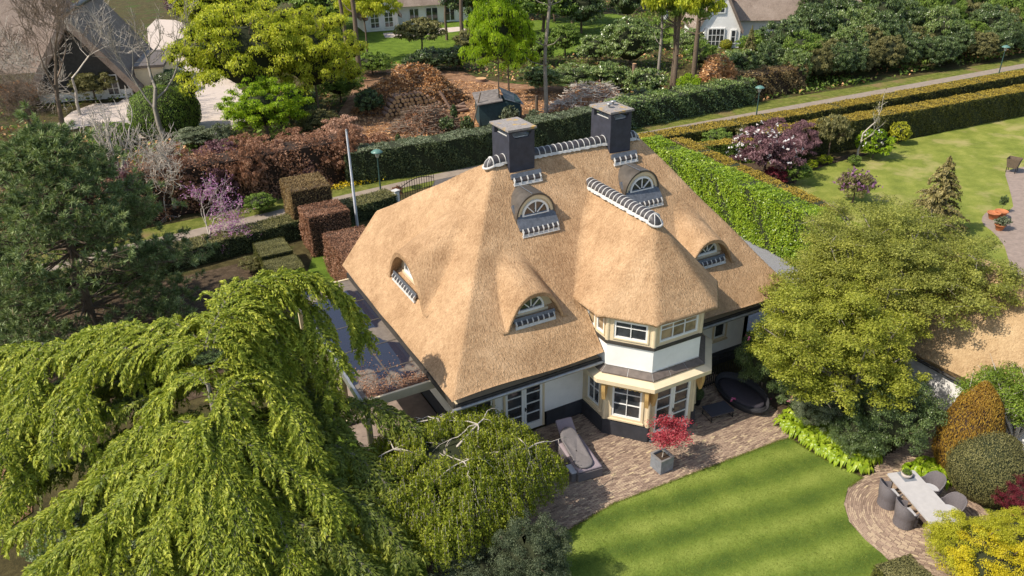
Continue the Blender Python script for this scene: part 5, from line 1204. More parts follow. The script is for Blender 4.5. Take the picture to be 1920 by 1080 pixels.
# shrubs
SH = [
 ('rhododendron', (810, 132), (810, 88), 80, 'bushy', 'darkleaf', 'dark round rhododendron behind the log pile'),
 ('rhododendron', (858, 130), (856, 84), 60, 'bushy', 'darkleaf', 'dark rhododendron touching the bright green tree'),
 ('rhododendron', (775, 138), (772, 100), 44, 'bushy', 'darkleaf', 'small dark rhododendron left of the larger one behind the logs'),
 ('conifer_shrub', (880, 100), (878, 50), 60, 'shrub', 'olive', 'olive shrub under the pine trunk'),
 ('magnolia_shrub', (1180, 128), (1172, 30), 125, 'bushy', 'laurel', 'large glossy shrub in the clearing right of the bright tree'),
 ('magnolia_shrub', (1118, 120), (1115, 62), 80, 'shrub', 'laurel', 'loose laurel left of the large glossy shrub'),
 ('magnolia_shrub', (1060, 105), (1060, 40), 70, 'shrub', 'midgreen', 'green shrub behind the slender trunk'),
 ('holly_tree', (1090, 62), (1085, -40), 95, 'shrub', 'darkleaf', 'dark holly at the top edge left of the parasol'),
 ('holly_tree', (1175, 48), (1170, -50), 80, 'shrub', 'darkleaf', 'dark holly at the top edge above the glossy shrub'),
 ('holly_tree', (1040, 40), (1040, -60), 90, 'shrub', 'olive', 'olive brown evergreen at the top edge'),
 ('laurel_shrub', (1010, 170), (1005, 120), 85, 'shrub', 'laurel', 'pale laurel behind the shed'),
 ('laurel_shrub', (1075, 170), (1070, 118), 95, 'shrub', 'laurel', 'pale laurel left of the branch heap'),
 ('laurel_shrub', (1140, 168), (1140, 115), 90, 'bushy', 'laurel', 'pale laurel above the branch heap'),
 ('laurel_shrub', (1210, 185), (1206, 125), 90, 'shrub', 'laurel', 'pale laurel right of the branch heap'),
 ('laurel_shrub', (1235, 215), (1230, 165), 60, 'shrub', 'midgreen', 'green laurel just behind the loose hedge'),
 ('laurel_shrub', (1195, 205), (1190, 165), 46, 'bushy', 'greyleaf', 'ivy clad stump right of the branch heap'),
 ('laurel_shrub', (1290, 195), (1285, 135), 60, 'shrub', 'brightgreen', 'fresh green shrub left of the orange brush pile'),
 ('laurel_shrub', (1385, 145), (1380, 90), 90, 'shrub', 'laurel', 'pale shrub behind the orange brush pile'),
 ('laurel_shrub', (1310, 130), (1305, 75), 80, 'shrub', 'midgreen', 'green shrub below the white cottage'),
 ('box_ball', (1360, 90), (1360, 73), 24, 'dome', 'golden', 'small golden ball in front of the cottage french windows'),
 ('yew_shrub', (1400, 140), (1400, 45), 50, 'spruce', 'olive', 'narrow dark yew right of the white cottage'),
 ('ivy_stump', (852, 240), (850, 195), 20, 'column', 'darkleaf', 'tall ivy clad stump beside the cut logs'),
 ('ivy_stump', (838, 252), (836, 218), 34, 'bushy', 'darkleaf', 'round ivy bush left of the shed'),
 ('ivy_stump', (876, 252), (874, 216), 30, 'bushy', 'darkleaf', 'ivy bush against the shed wall'),
 ('ivy_stump', (748, 280), (746, 250), 18, 'column', 'darkleaf', 'small dark conifer alone in the brown clearing'),
 ('ivy_stump', (1000, 240), (998, 203), 28, 'bushy', 'greyleaf', 'ivy covered post right of the shed'),
 ('ivy_stump', (955, 235), (953, 196), 40, 'bushy', 'greyleaf', 'ivy spilling over the shed roof'),
 ('ivy_stump', (693, 215), (690, 165), 60, 'bushy', 'darkleaf', 'black green holly at the left end of the log pile'),
 ('beech_shrub', (640, 292), (640, 215), 110, 'airyshrub', 'litter_pale', 'pale dry beech bush above the flagpole top'),
 ('beech_shrub', (705, 300), (700, 248), 80, 'airyshrub', 'beech', 'brown beech bush at the left end of the clipped hedge'),
 ('beech_shrub', (560, 300), (556, 240), 100, 'airyshrub', 'beech', 'dry beech bush under the lime green maple'),
 ('beech_shrub', (470, 300), (466, 248), 90, 'airyshrub', 'beech', 'dry brown shrub left of the maple'),
 ('beech_shrub', (320, 330), (316, 268), 110, 'airyshrub', 'beech', 'brown shrub above the silver branched tree'),
 ('beech_shrub', (410, 310), (405, 262), 90, 'airyshrub', 'purple', 'dull purple brown shrub behind the pink tree'),
 ('cotoneaster', (370, 272), (366, 238), 95, 'shrub', 'greyleaf', 'grey green shrub at the lower end of the gravel drive'),
 ('cotoneaster', (425, 280), (420, 225), 50, 'airyshrub', 'greyleaf', 'thin grey shrub at the drive corner'),
 ('box_ball', (310, 252), (300, 160), 112, 'dome', 'midgreen', 'largest clipped green ball beside the drive'),
 ('box_ball', (352, 238), (348, 160), 58, 'dome', 'midgreen', 'clipped ball tucked behind the largest one'),
 ('box_ball', (325, 170), (322, 130), 70, 'dome', 'darkleaf', 'dark clipped mound on the drive island'),
 ('box_ball', (218, 275), (215, 230), 85, 'dome', 'midgreen', 'low clipped mound left of the large balls'),
 ('low_shrub', (490, 398), (488, 362), 62, 'bushy', 'midgreen', 'low green bush on the verge beside the brown cubes'),
 ('low_shrub', (380, 105), (378, 60), 90, 'bushy', 'midgreen', 'low green bush inside the bend of the gravel drive'),
 ('low_shrub', (335, 30), (335, -10), 50, 'shrub', 'purple', 'dark purple bush at the top of the drive'),
 ('low_shrub', (180, 190), (176, 128), 100, 'airyshrub', 'olive', 'olive shrub before the dark timber gable'),
 ('low_shrub', (40, 210), (36, 150), 80, 'airyshrub', 'litter', 'rusty brown shrub at the left edge'),
 ('low_shrub', (470, 510), (465, 482), 46, 'airyshrub', 'olive', 'straggly yellowish shrub left of the box cubes'),
 ('low_shrub', (745, 378), (735, 348), 26, 'tree', 'beech', 'small brown pollard tree beside the iron gate'),
 # the neighbour's garden
 ('viburnum', (1345, 275), (1345, 240), 62, 'shrub', 'midgreen', 'green shrub at the corner of the golden topped hedges'),
 ('viburnum', (1395, 262), (1390, 235), 40, 'shrub', 'olive', 'small shrub behind the white blossom'),
 ('magnolia_tree', (1430, 340), (1425, 232), 140, 'airyshrub', 'purple', 'purple stemmed magnolia dotted with white blossom'),
 ('plum_tree', (1488, 308), (1484, 222), 95, 'airyshrub', 'purple', 'dark purple leaved plum right of the white blossom'),
 ('plum_tree', (1450, 255), (1448, 218), 50, 'airyshrub', 'purple', 'small purple shrub at the low front hedge'),
 ('plum_tree', (1450, 350), (1448, 312), 56, 'shrub', 'darkred', 'dark red shrub at the foot of the magnolia'),
 ('viburnum', (1490, 345), (1490, 300), 62, 'shrub', 'midgreen', 'green shrub at the edge of the neighbour lawn'),
 ('viburnum', (1522, 318), (1522, 298), 24, 'shrub', 'lime', 'little lime tuft in the soil bed'),
 ('viburnum', (1545, 308), (1544, 290), 30, 'shrub', 'lime', 'lime tuft under the olive standard tree'),
 ('standard_tree', (1552, 300), (1556, 208), 72, 'tree', 'olive', 'olive leaved standard tree in the soil bed'),
 ('lime_bush', (1636, 296), (1635, 241), 72, 'bushy', 'brightgreen', 'bright green domed bush with white flowers'),
 ('golden_bush', (1683, 270), (1683, 226), 42, 'bushy', 'golden', 'yellow bush against the dark yew hedge'),
 ('viburnum', (1600, 310), (1600, 290), 26, 'shrub', 'midgreen', 'small plant beside the pruned tree'),
 ('spruce_tree', (1745, 440), (1748, 284), 150, 'spruce', 'spruce', 'brownish conical spruce standing in the neighbour lawn'),
 ('lilac_bush', (1598, 380), (1590, 316), 80, 'airyshrub', 'olive', 'lilac in purple flower above the big tree'),
]
for i, (nm, b_, t_, w_, sh, mt_, lb) in enumerate(SH):
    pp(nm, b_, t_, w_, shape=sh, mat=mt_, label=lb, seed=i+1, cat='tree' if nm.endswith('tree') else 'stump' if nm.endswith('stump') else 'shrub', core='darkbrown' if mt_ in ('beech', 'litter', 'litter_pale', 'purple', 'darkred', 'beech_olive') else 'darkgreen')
# white blossom on the magnolia
def blossom(name, parent_base, R, H, n, mat, L, seed, zlo=.3, label=None, parent=None):
    rng = np.random.default_rng(seed); d = sph(rng, n*2); d = d[d[:, 2] > -.1][:n]; n = len(d); pos = d*np.array([R, R, H*.5])*rng.uniform(.7, 1.05, (n, 1))+np.array([0, 0, H*.5]); nv = unit(d+rng.normal(size=(n, 3))*.4)
    pos = np.repeat(pos, 4, 0)+rng.normal(size=(4*n, 3))*L*.35; nv = unit(np.repeat(nv, 4, 0)+rng.normal(size=(4*n, 3))*.6)
    return link(name, leaves(name, pos, rand_axis(rng, nv), nv, L, L*.8, rng.random(4*n), M[mat]), parent)
def on(label):
    return next(o for o in bpy.data.objects if o.get('label') == label)
e = on('purple stemmed magnolia dotted with white blossom'); s_ = e.children[0].scale; blossom('blossom', None, s_[0], s_[2], 60, 'whiteflower', .17, 4, parent=e)
e = on('lilac in purple flower above the big tree'); s_ = e.children[0].scale; blossom('blossom', None, s_[0], s_[2], 60, 'lilac', .2, 6, parent=e)
e = on('bright green domed bush with white flowers'); s_ = e.children[0].scale; blossom('blossom', None, s_[0], s_[2], 22, 'whiteflower', .16, 5, parent=e)

for i in range(13):
    x_ = -3+i*1.5+(i*37 % 10)*.06; plant('beech_shrub', (x_, 51.9+(i*13 % 7)*.22+max(0, x_)*.03, 0), 1.3+(i % 3)*.2, 2.4+(i*7 % 5)*.4, shape='airyshrub', mat=('beech', 'litter_pale', 'purple', 'beech')[i % 4], label=('coppery', 'pale dry', 'purple brown', 'coppery')[i % 4]+f' shrub, {ORD[i]} from the left in front of the tall beech hedge', cat='shrub', group='dry shrubs in front of the tall beech hedge', seed=i, lev='mid', core='darkbrown')
# belt of mixed shrubs beyond the verge on the right
rngb = random.Random(11); k = 0
BELT = [('darkleaf', 'dark evergreen shrub'), ('olive', 'olive brown shrub'), ('midgreen', 'mid green shrub'), ('darkleaf', 'dark evergreen shrub'), ('laurel', 'pale leaved laurel')]
ROWN = ['along the verge nearest the middle lamp', 'along the verge towards the far right lamp', 'in the second row of the roadside belt', 'in the third row of the roadside belt', 'in the fourth row of the roadside belt', 'in the fifth row of the roadside belt', 'in the last row of the roadside belt']
for ri, (y, x0_, x1_, n, hh) in enumerate(((55.6, 61, 78, 8, 4.2), (55.0, 78, 106, 12, 4.6), (58.5, 60, 112, 17, 5.0), (63, 64, 122, 17, 6.0), (69, 76, 132, 15, 7.2), (77, 92, 145, 13, 8.0), (87, 96, 165, 12, 8.5))):
    for i in range(n):
        x = x0_+(x1_-x0_)*(i+.5)/n+rngb.uniform(-.8, .8); mt_, lb = BELT[rngb.randrange(5)]; R = (x1_-x0_)/n*rngb.uniform(.66, .9)
        plant('belt_shrub', (x, y+rngb.uniform(-.8, .8)-.035*(x-60), 0), R, hh*rngb.uniform(.7, 1.25), shape=('bushy', 'shrub', 'broad')[k % 3], mat=mt_, label=f'{lb}, {ORD[i]} from the left {ROWN[ri]}', seed=k, group='mixed shrubs in the belt beyond the verge', lev='mid', stem=False); k += 1
# woodland filling the top edge
WD = [('olive', 'olive tree'), ('midgreen', 'green tree'), ('darkleaf', 'dark tree')]
for wi, (x, y, R, h) in enumerate(sorted(((48, 98, 5, 8), (56, 95, 5, 7), (64, 100, 5, 9), (60, 112, 6, 10), (72, 110, 6, 11), (84, 100, 6, 11), (92, 92, 5, 9), (52, 118, 6, 10), (38, 132, 7, 11), (28, 136, 7, 12), (20, 120, 6, 10), (30, 108, 5, 7), (100, 108, 7, 12), (115, 98, 7, 11), (130, 90, 7, 11), (110, 84, 6, 9), (124, 78, 6, 9), (136, 72, 6, 9), (22, 98, 4, 6), (37, 92, 3.4, 4.5)), key=lambda q: (q[0]-.53*q[1])/(q[1]+.5*q[0]))):
    mt_, lb = WD[k % 3]; plant('woodland_tree', (x, y, 0), R, h, shape='tree', mat=mt_, label=f'{lb}, {ORD[wi]} from the left along the wooded top edge', cat='tree', seed=k, group='trees at the wooded top edge', lev='coarse'); k += 1

# visible trunks: pines and slender trees
def pole_tree(name, base, top, r, mat, label, seed, kids=9, crown=None, cmat='olive', cw=2.5):
    rng = random.Random(seed); b0 = Vector(base); e = empty(name, b0, 0, label, 'tree'); H = top; m_ = MB()
    pts = [Vector((sin(seed+i)*.12*i/4, cos(seed*2+i)*.12*i/4, H*i/8-.05)) for i in range(9)]; m_.tube(pts, [r*(1-.5*i/8) for i in range(9)], 7)
    for k in range(kids):
        i = rng.randint(3, 8); p = pts[i]; a = rng.uniform(0, 6.28); ln = rng.uniform(.8, 2.2); m_.tube([p, p+Vector((cos(a)*ln*.6, sin(a)*ln*.6, .3)), p+Vector((cos(a)*ln, sin(a)*ln, .9))], [r*.3, r*.2, r*.06], 4)
    link('trunk', m_.mesh('trunk', M[mat]), e)
    if crown:
        me, st = get_proto('airy', 'mid', seed % 2); f = link('crown', me, e, loc=(0, 0, H*crown), scale=(cw, cw, H*(1.05-crown)*1.3)); setmat(f, M[cmat], M['darkgreen'])
    return e
pole_tree('pine_tree', P(868, 92), 15, .28, 'bark', 'tall bare pine trunk left of the bright green tree', 3, crown=.75, cmat='pine')
pole_tree('pine_tree', P(676, 152), 14, .3, 'bark', 'reddish pine trunk above the left end of the logs', 4, crown=.7, cmat='yellowgreen')
pole_tree('pine_tree', P(655, 145), 14, .25, 'bark', 'thinner pine trunk above the left end of the logs', 6, crown=.7, cmat='yellowgreen')
pole_tree('pine_tree', P(1301, 138), 11, .3, 'bark', 'orange pine trunk beside the cottage garden', 5, crown=.6, cmat='midgreen')
pole_tree('slender_tree', P(1024, 228), 13, .2, 'bark_grey', 'leaning slender tree with thin olive foliage right of the shed', 8, kids=14, crown=.38, cmat='olive', cw=2.4)
pole_tree('slender_tree', P(1232, 172), 12, .17, 'bark_grey', 'slim twin trunk in front of the laurels', 10, kids=12, crown=.45, cmat='midgreen', cw=2.6)
pole_tree('larch_tree', P(1262, 182), 10.5, .26, 'bark', 'feathery green larch left of the white cottage', 11, kids=16, crown=.22, cmat='yellowgreen', cw=4.4)
pole_tree('larch_tree', P(1258, 178), 9, .22, 'bark', 'second trunk of the feathery green larch pair', 12, kids=12, crown=.3, cmat='midgreen', cw=3.6)
pole_tree('birch_tree', P(1455, 75), 13, .22, 'bark', 'dark drooping conifer trunk over the far thatched roof', 13, kids=18, crown=.3, cmat='darkleaf', cw=2.6)
pole_tree('birch_tree', P(1598, 60), 12, .18, 'bark_grey', 'slim grey trunk rising from the shrub belt', 14, kids=8, crown=.7, cmat='olive')
pole_tree('conifer_tree', P(838, 75), 9, .2, 'bark', 'soft grey green conifer in front of the white house at the top', 15, kids=10, crown=.1, cmat='olive', cw=3.4)

# bare trees on the left
bare_tree('bare_tree', P(118, 238), 15, 'large bare tree with brown twigs in front of the timber gable', 31, lev=6, kids=3, r=.26, spread=.5, up=.16, ln=4.4, shrink=.76, rmin=.02)
bare_tree('bare_tree', P(150, 215), 13, 'second bare tree tangled in front of the timber gable', 41, lev=6, kids=3, r=.18, spread=.55, up=.12, ln=3.4, shrink=.78, rmin=.018, mat='twig_pale')
bare_tree('bare_tree', P(20, 215), 13, 'bare tree at the left edge beside the grey thatch', 32, lev=6, kids=3, r=.2, spread=.55, up=.12, ln=3.8, shrink=.76, rmin=.02)
bare_tree('bare_tree', P(312, 268), 15, 'bare tree leaning left over the clipped green balls', 33, lev=5, kids=3, r=.24, mat='bark_grey', spread=.5, up=.16, ln=4.6, d0=(-.22, 0, 1), shrink=.74, rmin=.02)
bare_tree('bare_shrub', P(70, 250), 6, 'tangle of bare brown twigs above the dark pine', 34, lev=5, kids=4, r=.09, spread=.7, up=.1, ln=2.2, nst=3, shrink=.74, cat='shrub', rmin=.01)
bare_tree('silver_fig', P(232, 345), 5, 'silvery bare branched shrub rising beside the pine', 35, lev=4, kids=3, r=.16, mat='twig_pale', spread=.6, up=.28, ln=2.3, nst=4, cat='shrub', rmin=.02)
bare_tree('silver_fig', P(325, 405), 5, 'sprawling silvery bare shrub left of the pink tree', 36, lev=5, kids=3, r=.14, mat='twig_pale', spread=.75, up=.14, ln=2.3, nst=5, cat='shrub', rmin=.014)
bare_tree('redbud_tree', P(402, 470), 4.2, 'small tree with magenta blossom on spreading grey twigs', 37, lev=5, kids=3, r=.11, mat='bark_pale', spread=.85, up=.07, ln=1.15, leafmat_='magenta', leafL=.105, nleaf=3, shrink=.85, rmin=.008, aspect=.6)
bare_tree('pruned_tree', P(1607, 297), 5, 'pale pruned tree with a few leaves in the soil bed', 38, lev=4, kids=2, r=.11, mat='bark_pale', spread=.5, up=.35, ln=1.9, leafmat_='olive', leafL=.14, nleaf=5, rmin=.02)

rng = np.random.default_rng(91); N_ = 90000; xy = np.column_stack([rng.uniform(-25, 120, N_), 52+rng.random(N_)**1.3*80]); keepm = ~inside(pxpoly([(600, 262), (640, 205), (670, 150), (700, 128), (860, 130), (905, 150), (1000, 160), (1160, 165), (1200, 215), (1120, 235), (940, 265), (780, 290), (640, 330)]), xy[:, 0], xy[:, 1])
for poly in ([(80, 255), (150, 196), (245, 190), (280, 120), (275, 35), (345, 38), (350, 62), (330, 90), (345, 110), (400, 128), (460, 165), (470, 235), (400, 250), (380, 270), (250, 262), (235, 240), (190, 230)], [(520, 60), (640, 30), (740, 40), (900, 40), (880, 110), (780, 125), (560, 110)], [(980, 40), (1150, 25), (1290, 60), (1260, 80), (1000, 110)]): keepm &= ~inside(pxpoly(poly), xy[:, 0], xy[:, 1])
keepm &= np.sin(xy[:, 0]*.5)+np.sin(xy[:, 1]*.37+xy[:, 0]*.21)+rng.normal(size=N_)*.6 > -.5; keepm &= xy[:, 1] > 53.2-.0*xy[:, 0]
xy = xy[keepm]; n = len(xy); nv = unit(np.array([0, 0, 1.])+rng.normal(size=(n, 3))*.7); pos = np.column_stack([xy, rng.uniform(.02, .5, n)])
o = link('undergrowth', leaves('undergrowth', pos, rand_axis(rng, nv), nv, rng.uniform(.2, .5, n), .22, rng.random(n), [M['midgreen'], M['litter'], M['olive']], mi=(np.sin(xy[:, 0]*.3+xy[:, 1]*.2)+rng.normal(size=n)*.9 > .9).astype(int)+2*((np.cos(xy[:, 0]*.23)+rng.normal(size=n)*.8 > .9)&(np.sin(xy[:, 0]*.3+xy[:, 1]*.2) < 0)))); tag(o, 'low woodland undergrowth beyond the path', kind='stuff')
for bb, tt, ww, sh_, mt_, lb_ in (((640, 190), (640, 120), 110, 'dense', 'midgreen', 'green understorey bush beneath the yellow green oaks'), ((560, 215), (560, 165), 100, 'dense', 'darkleaf', 'dark understorey bush beneath the big oak'), ((700, 140), (700, 95), 90, 'dense', 'midgreen', 'green bush behind the left end of the logs'), ((460, 150), (458, 105), 90, 'dense', 'midgreen', 'green bush by the drive beneath the big oak'), ((1010, 120), (1008, 60), 80, 'shrub', 'midgreen', 'green bush right of the bright green tree'), ((1220, 90), (1218, 30), 80, 'dense', 'midgreen', 'green bush beside the closed parasol'), ((1290, 105), (1288, 50), 70, 'dense', 'laurel', 'pale green bush left of the white cottage'), ((1420, 110), (1418, 55), 90, 'dense', 'midgreen', 'green bush right of the narrow dark yew'), ((930, 85), (928, 20), 90, 'dense', 'darkleaf', 'dark bush behind the bright green tree'), ((600, 245), (600, 205), 90, 'dense', 'olive', 'olive bush between the maple and the clearing')):
    pp('understorey_bush', bb, tt, ww, shape=sh_, mat=mt_, label=lb_, cat='shrub', seed=len(lb_))
# ================================================================ the cleared yard
def brush_pile(name, c, R, H, label, seed, nt=420, nl=5000, lmat='litter', tmat='twig', L=.22, ry=None, logs=0, tl=1.6):
    rng = np.random.default_rng(seed); c = Vector(c); e = empty(name, c, rng.uniform(0, 1), label, 'brush pile'); ry = ry or R*.8
    def surf(n, k=1.0):
        a = rng.uniform(0, 2*pi, n); r = np.sqrt(rng.random(n)); z = H*np.cos(r*pi/2)**.8*(1+.25*np.sin(a*3+r*6)); return np.stack([R*r*np.cos(a), ry*r*np.sin(a), z*k], 1)
    p = surf(nt); d = sph(rng, nt)*np.array([1, 1, .35]); ln = rng.uniform(.4, 1, nt)[:, None]*tl; segs = [(p[i]-d[i]*ln[i]/2, p[i]+d[i]*ln[i]/2+np.array([0, 0, .1]), rng.uniform(.02, .05), .01) for i in range(nt)]
    co, fc = tubes_np(segs, 3); o = link('cut_branches', npmesh('cut_branches', co, fc, [M[tmat]]), e); o['kind'] = 'stuff'
    if nl:
        p = surf(nl, 1.0)+rng.normal(size=(nl, 3))*.12; nv = unit(rng.normal(size=(nl, 3))+np.array([0, 0, .5])); p[:, 2] = np.maximum(p[:, 2], .03)
        o = link('dry_leaves', leaves('dry_leaves', p, rand_axis(rng, nv), nv, L*rng.uniform(.6, 1.3, nl), L*.6, np.clip(.5+rng.normal(size=nl)*.25, 0, 1), M[lmat]), e); o['kind'] = 'stuff'
    a = np.linspace(0, 2*pi, 17)[:-1]; b = MB(); rows = [[(R*.93*r*cos(t), ry*.93*r*sin(t), H*.86*cos(r*pi/2)**.8*(1+.2*sin(t*3+r*6))) for t in a] for r in (1, .8, .6, .4, .2, .03)]
    fl = [q for r_ in rows for q in r_]; b.add(fl, [(i*16+k, i*16+(k+1) % 16, (i+1)*16+(k+1) % 16, (i+1)*16+k) for i in range(5) for k in range(16)]); link('heap', b.mesh('heap', M['heapbrown']), e)
    return e
M['logend'] = plain('cut log ends', (.50, .30, .14), .85, .25, 8); M['logbark'] = plain('log bark', (.22, .14, .10), .9, .3, 8)
def log(p, d, ln, r, parent, name='log'):
    b = MB(); d = Vector(d).normalized(); b.tube([Vector(p), Vector(p)+d*ln], r, 8); me = b.mesh(name, [M['logbark'], M['logend']]); 
    for f in me.polygons:
        if len(f.vertices) > 4: f.material_index = 1
    return link(name, me, parent)
lp = brush_pile('log_pile', P(772, 196), 5.6, 3.0, 'huge heap of orange brown branches over stacked round logs', 51, nt=900, nl=11000, L=.26, ry=2.8, tl=2.0); lp['category'] = 'log pile'; lp.rotation_euler = (0, 0, radians(0))
rng = random.Random(5)
for r_ in range(5):
    for k in range(15-r_*2):
        log((-3.6+k*.42+r_*.3+rng.uniform(-.05, .05), -2.95-rng.uniform(0, .25)+r_*.12, .2+r_*.33), (rng.uniform(-.08, .08), 1, 0), 1.6, rng.uniform(.13, .21), lp)
gp = 'cut logs lying beside the big log heap'
for k, (a, b_) in enumerate((((862, 192), (838, 198)), ((866, 185), (842, 190)), ((874, 203), (846, 204)), ((870, 197), (846, 209)), ((878, 208), (852, 213)))):
    e = empty('felled_log', P(*a), 0, f'pale felled log beside the big log heap, {ORD[k]} counted along the row', 'log', gp); d = P(*b_)-P(*a); log((0, 0, .16), d, d.length*1.2, .17, e, 'log_trunk')
e = empty('felled_log', P(846, 208), 0, 'pale split trunk propped upright among the cut branches', 'log'); log((0, 0, .1), (-.5, .6, 1.2), 2.0, .15, e, 'log_trunk')
brush_pile('brush_pile', P(800, 243), 3.4, 1.6, 'tangled heap of grey brown cut branches in front of the log pile', 52, nt=700, nl=2600, L=.22, lmat='beech', tmat='twig', tl=2.6)
brush_pile('brush_pile', P(1338, 186), 3.2, 3.3, 'bright orange dry leaf brush pile above the middle lamp', 53, nt=250, nl=7000, L=.26, ry=2.2)
brush_pile('brush_pile', P(1105, 207), 4.4, 2.0, 'wide heap of pale cut branches behind the right chimney', 54, nt=700, nl=2500, L=.2, lmat='litter_pale', tmat='bark_pale', tl=2.2)
brush_pile('brush_pile', P(700, 292), 2.6, .8, 'low heap of dry brown leaves at the left end of the clearing', 55, nt=200, nl=2600, L=.22, lmat='litter')
brush_pile('brush_pile', P(780, 275), 3.0, .5, 'thin scatter of rust coloured brush behind the long hedge', 56, nt=200, nl=2200, L=.22, lmat='litter')
brush_pile('brush_pile', P(1060, 225), 2.0, .8, 'reddish brush at the foot of the leaning slender tree', 57, nt=200, nl=1800, L=.22, lmat='litter')
rng = np.random.default_rng(71); n = 9000; q = pxpoly([(620, 262), (680, 175), (860, 150), (1000, 170), (1160, 185), (1100, 235), (940, 262), (780, 288), (640, 330)]); pts_ = np.array([(v.x, v.y) for v in q]); lo, hi = pts_.min(0), pts_.max(0)
xy = rng.uniform(lo, hi, (n*2, 2)); xy = xy[inside(q, xy[:, 0], xy[:, 1])][:n]; n = len(xy); nv = unit(np.array([0, 0, 1.2])+rng.normal(size=(n, 3))*.5)
o = link('fallen_leaves', leaves('fallen_leaves', np.column_stack([xy, rng.uniform(.0, .06, n)]), rand_axis(rng, nv), nv, .26*rng.uniform(.5, 1.3, n), .15, rng.random(n), M['litter'])); o['kind'] = 'stuff'
# shed
sb = P(900, 238); e = empty('garden_shed', sb, radians(-18), 'dark blue green shed with a broken patched roof', 'shed'); M['shed'] = plain('shed paint', (.02, .045, .05), .8, .3, 5); M['shedroof'] = plain('patched shed roof', (.16, .14, .13), .9, .45, 3, bmp=.4)
b = MB(); b.box(0, 3.6, 0, 2.6, 0, 2.0); link('shed_wall', b.mesh('shed_wall', M['shed']), e)
b = MB(); b.add([(-.2, -.3, 2.0), (2.0, -.3, 2.25), (2.1, 2.9, 2.5), (-.2, 2.9, 2.3), (-.2, -.3, 1.92), (2.0, -.3, 2.17), (2.1, 2.9, 2.42), (-.2, 2.9, 2.22)], [(0, 1, 2, 3), (4, 7, 6, 5), (0, 4, 5, 1), (1, 5, 6, 2)]); link('roof_sheet', b.mesh('roof_sheet', M['shedroof']), e)
b = MB(); b.add([(2.2, -.2, 2.3), (3.9, -.1, 1.7), (3.8, 2.8, 1.9), (2.2, 2.9, 2.7)], [(0, 1, 2, 3)]); link('roof_sheet', b.mesh('roof_sheet', M['lead']), e)
b = MB(); b.box(-.3, -.2, -.5, -.4, 0, 0.1); b2 = MB(); b2.tube([(-.7, -.2, 0), (.2, .3, 2.9)], .07, 4); link('prop', b2.mesh('prop', M['bark']), e)
for k, q in enumerate(((976, 232), (1006, 210))):
    e = empty('fence_post', P(*q), 0, ('dark wooden post beside the shed', 'grey wooden post standing in the clearing')[k], 'post'); b = MB(); b.tube([(0, 0, 0), (0, 0, 1.5)], .14, 6); link('post_stake', b.mesh('post_stake', M['bark']), e)
for k, q in enumerate(((902, 152), (1188, 148), (1150, 158), (1118, 190))):
    e = empty('tree_stump', P(*q), 0, ('flat cut stump left of the bright green tree', 'tall cut stump among the laurels', 'short cut stump among the laurels', 'upright pale stump on the branch heap')[k], 'stump'); h_ = (.3, 1.6, .8, 1.2)[k]; log((0, 0, 0), (0, 0, 1), h_, (.6, .22, .25, .2)[k], e, 'stump_wood')
# parasol in the far garden
e = empty('closed_parasol', P(1247, 50), 0, 'closed pale blue parasol in the far garden', 'parasol'); b = MB(); b.lathe([(.28, 1.0), (.34, 1.3), (.24, 2.2), (.06, 3.0), (.001, 3.1)], 10); link('canopy', b.mesh('canopy', M['cushion']), e); b = MB(); b.tube([(0, 0, 0), (0, 0, 1.2)], .05, 6); link('pole', b.mesh('pole', M['gutter']), e)

# ================================================================ street furniture
def lamp(base, h, label):
    e = empty('street_lamp', base, 0, label, 'street lamp', 'grey green street lamps along the path')
    b = MB(); b.tube([(0, 0, -.05), (0, 0, .9), (0, 0, h-.45)], [.065, .055, .04], 8); link('post', b.mesh('post', M['lampgreen_dark']), e)
    b = MB(); b.lathe([(.05, h-.50), (.10, h-.46), (.19, h-.14), (.20, h-.10)], 14); link('lantern', b.mesh('lantern', M['lampglass']), e)
    b = MB(); b.lathe([(.0, h-.10), (.40, h-.12), (.40, h-.08), (.22, h+.04), (.06, h+.09), (.001, h+.12)], 18); link('shade', b.mesh('shade', M['lampgreen']), e)
lamp(P(714, 360), 2.95, 'street lamp on the left beside the white flagpole'); lamp(P(1417, 225), 2.9, 'middle street lamp above the white blossom tree'); lamp(P(1872, 141), 2.95, 'street lamp farthest right before the shrub belt')
e = empty('flagpole', (12.25, 42.6, 0), 0, 'tall white flagpole behind the copper beech cubes', 'flagpole'); b = MB(); b.tube([(0, 0, 0), (0, 0, 3.4)], .085, 10); link('lower_tube', b.mesh('lower_tube', M['polewhite']), e); b = MB(); b.tube([(0, 0, 3.4), (0, 0, 6.5)], [.07, .055], 10); link('upper_tube', b.mesh('upper_tube', M['polewhite']), e); b = MB(); b.lathe([(.06, 6.5), (.07, 6.55), (.001, 6.62)], 10); link('pole_cap', b.mesh('pole_cap', M['gutter']), e)
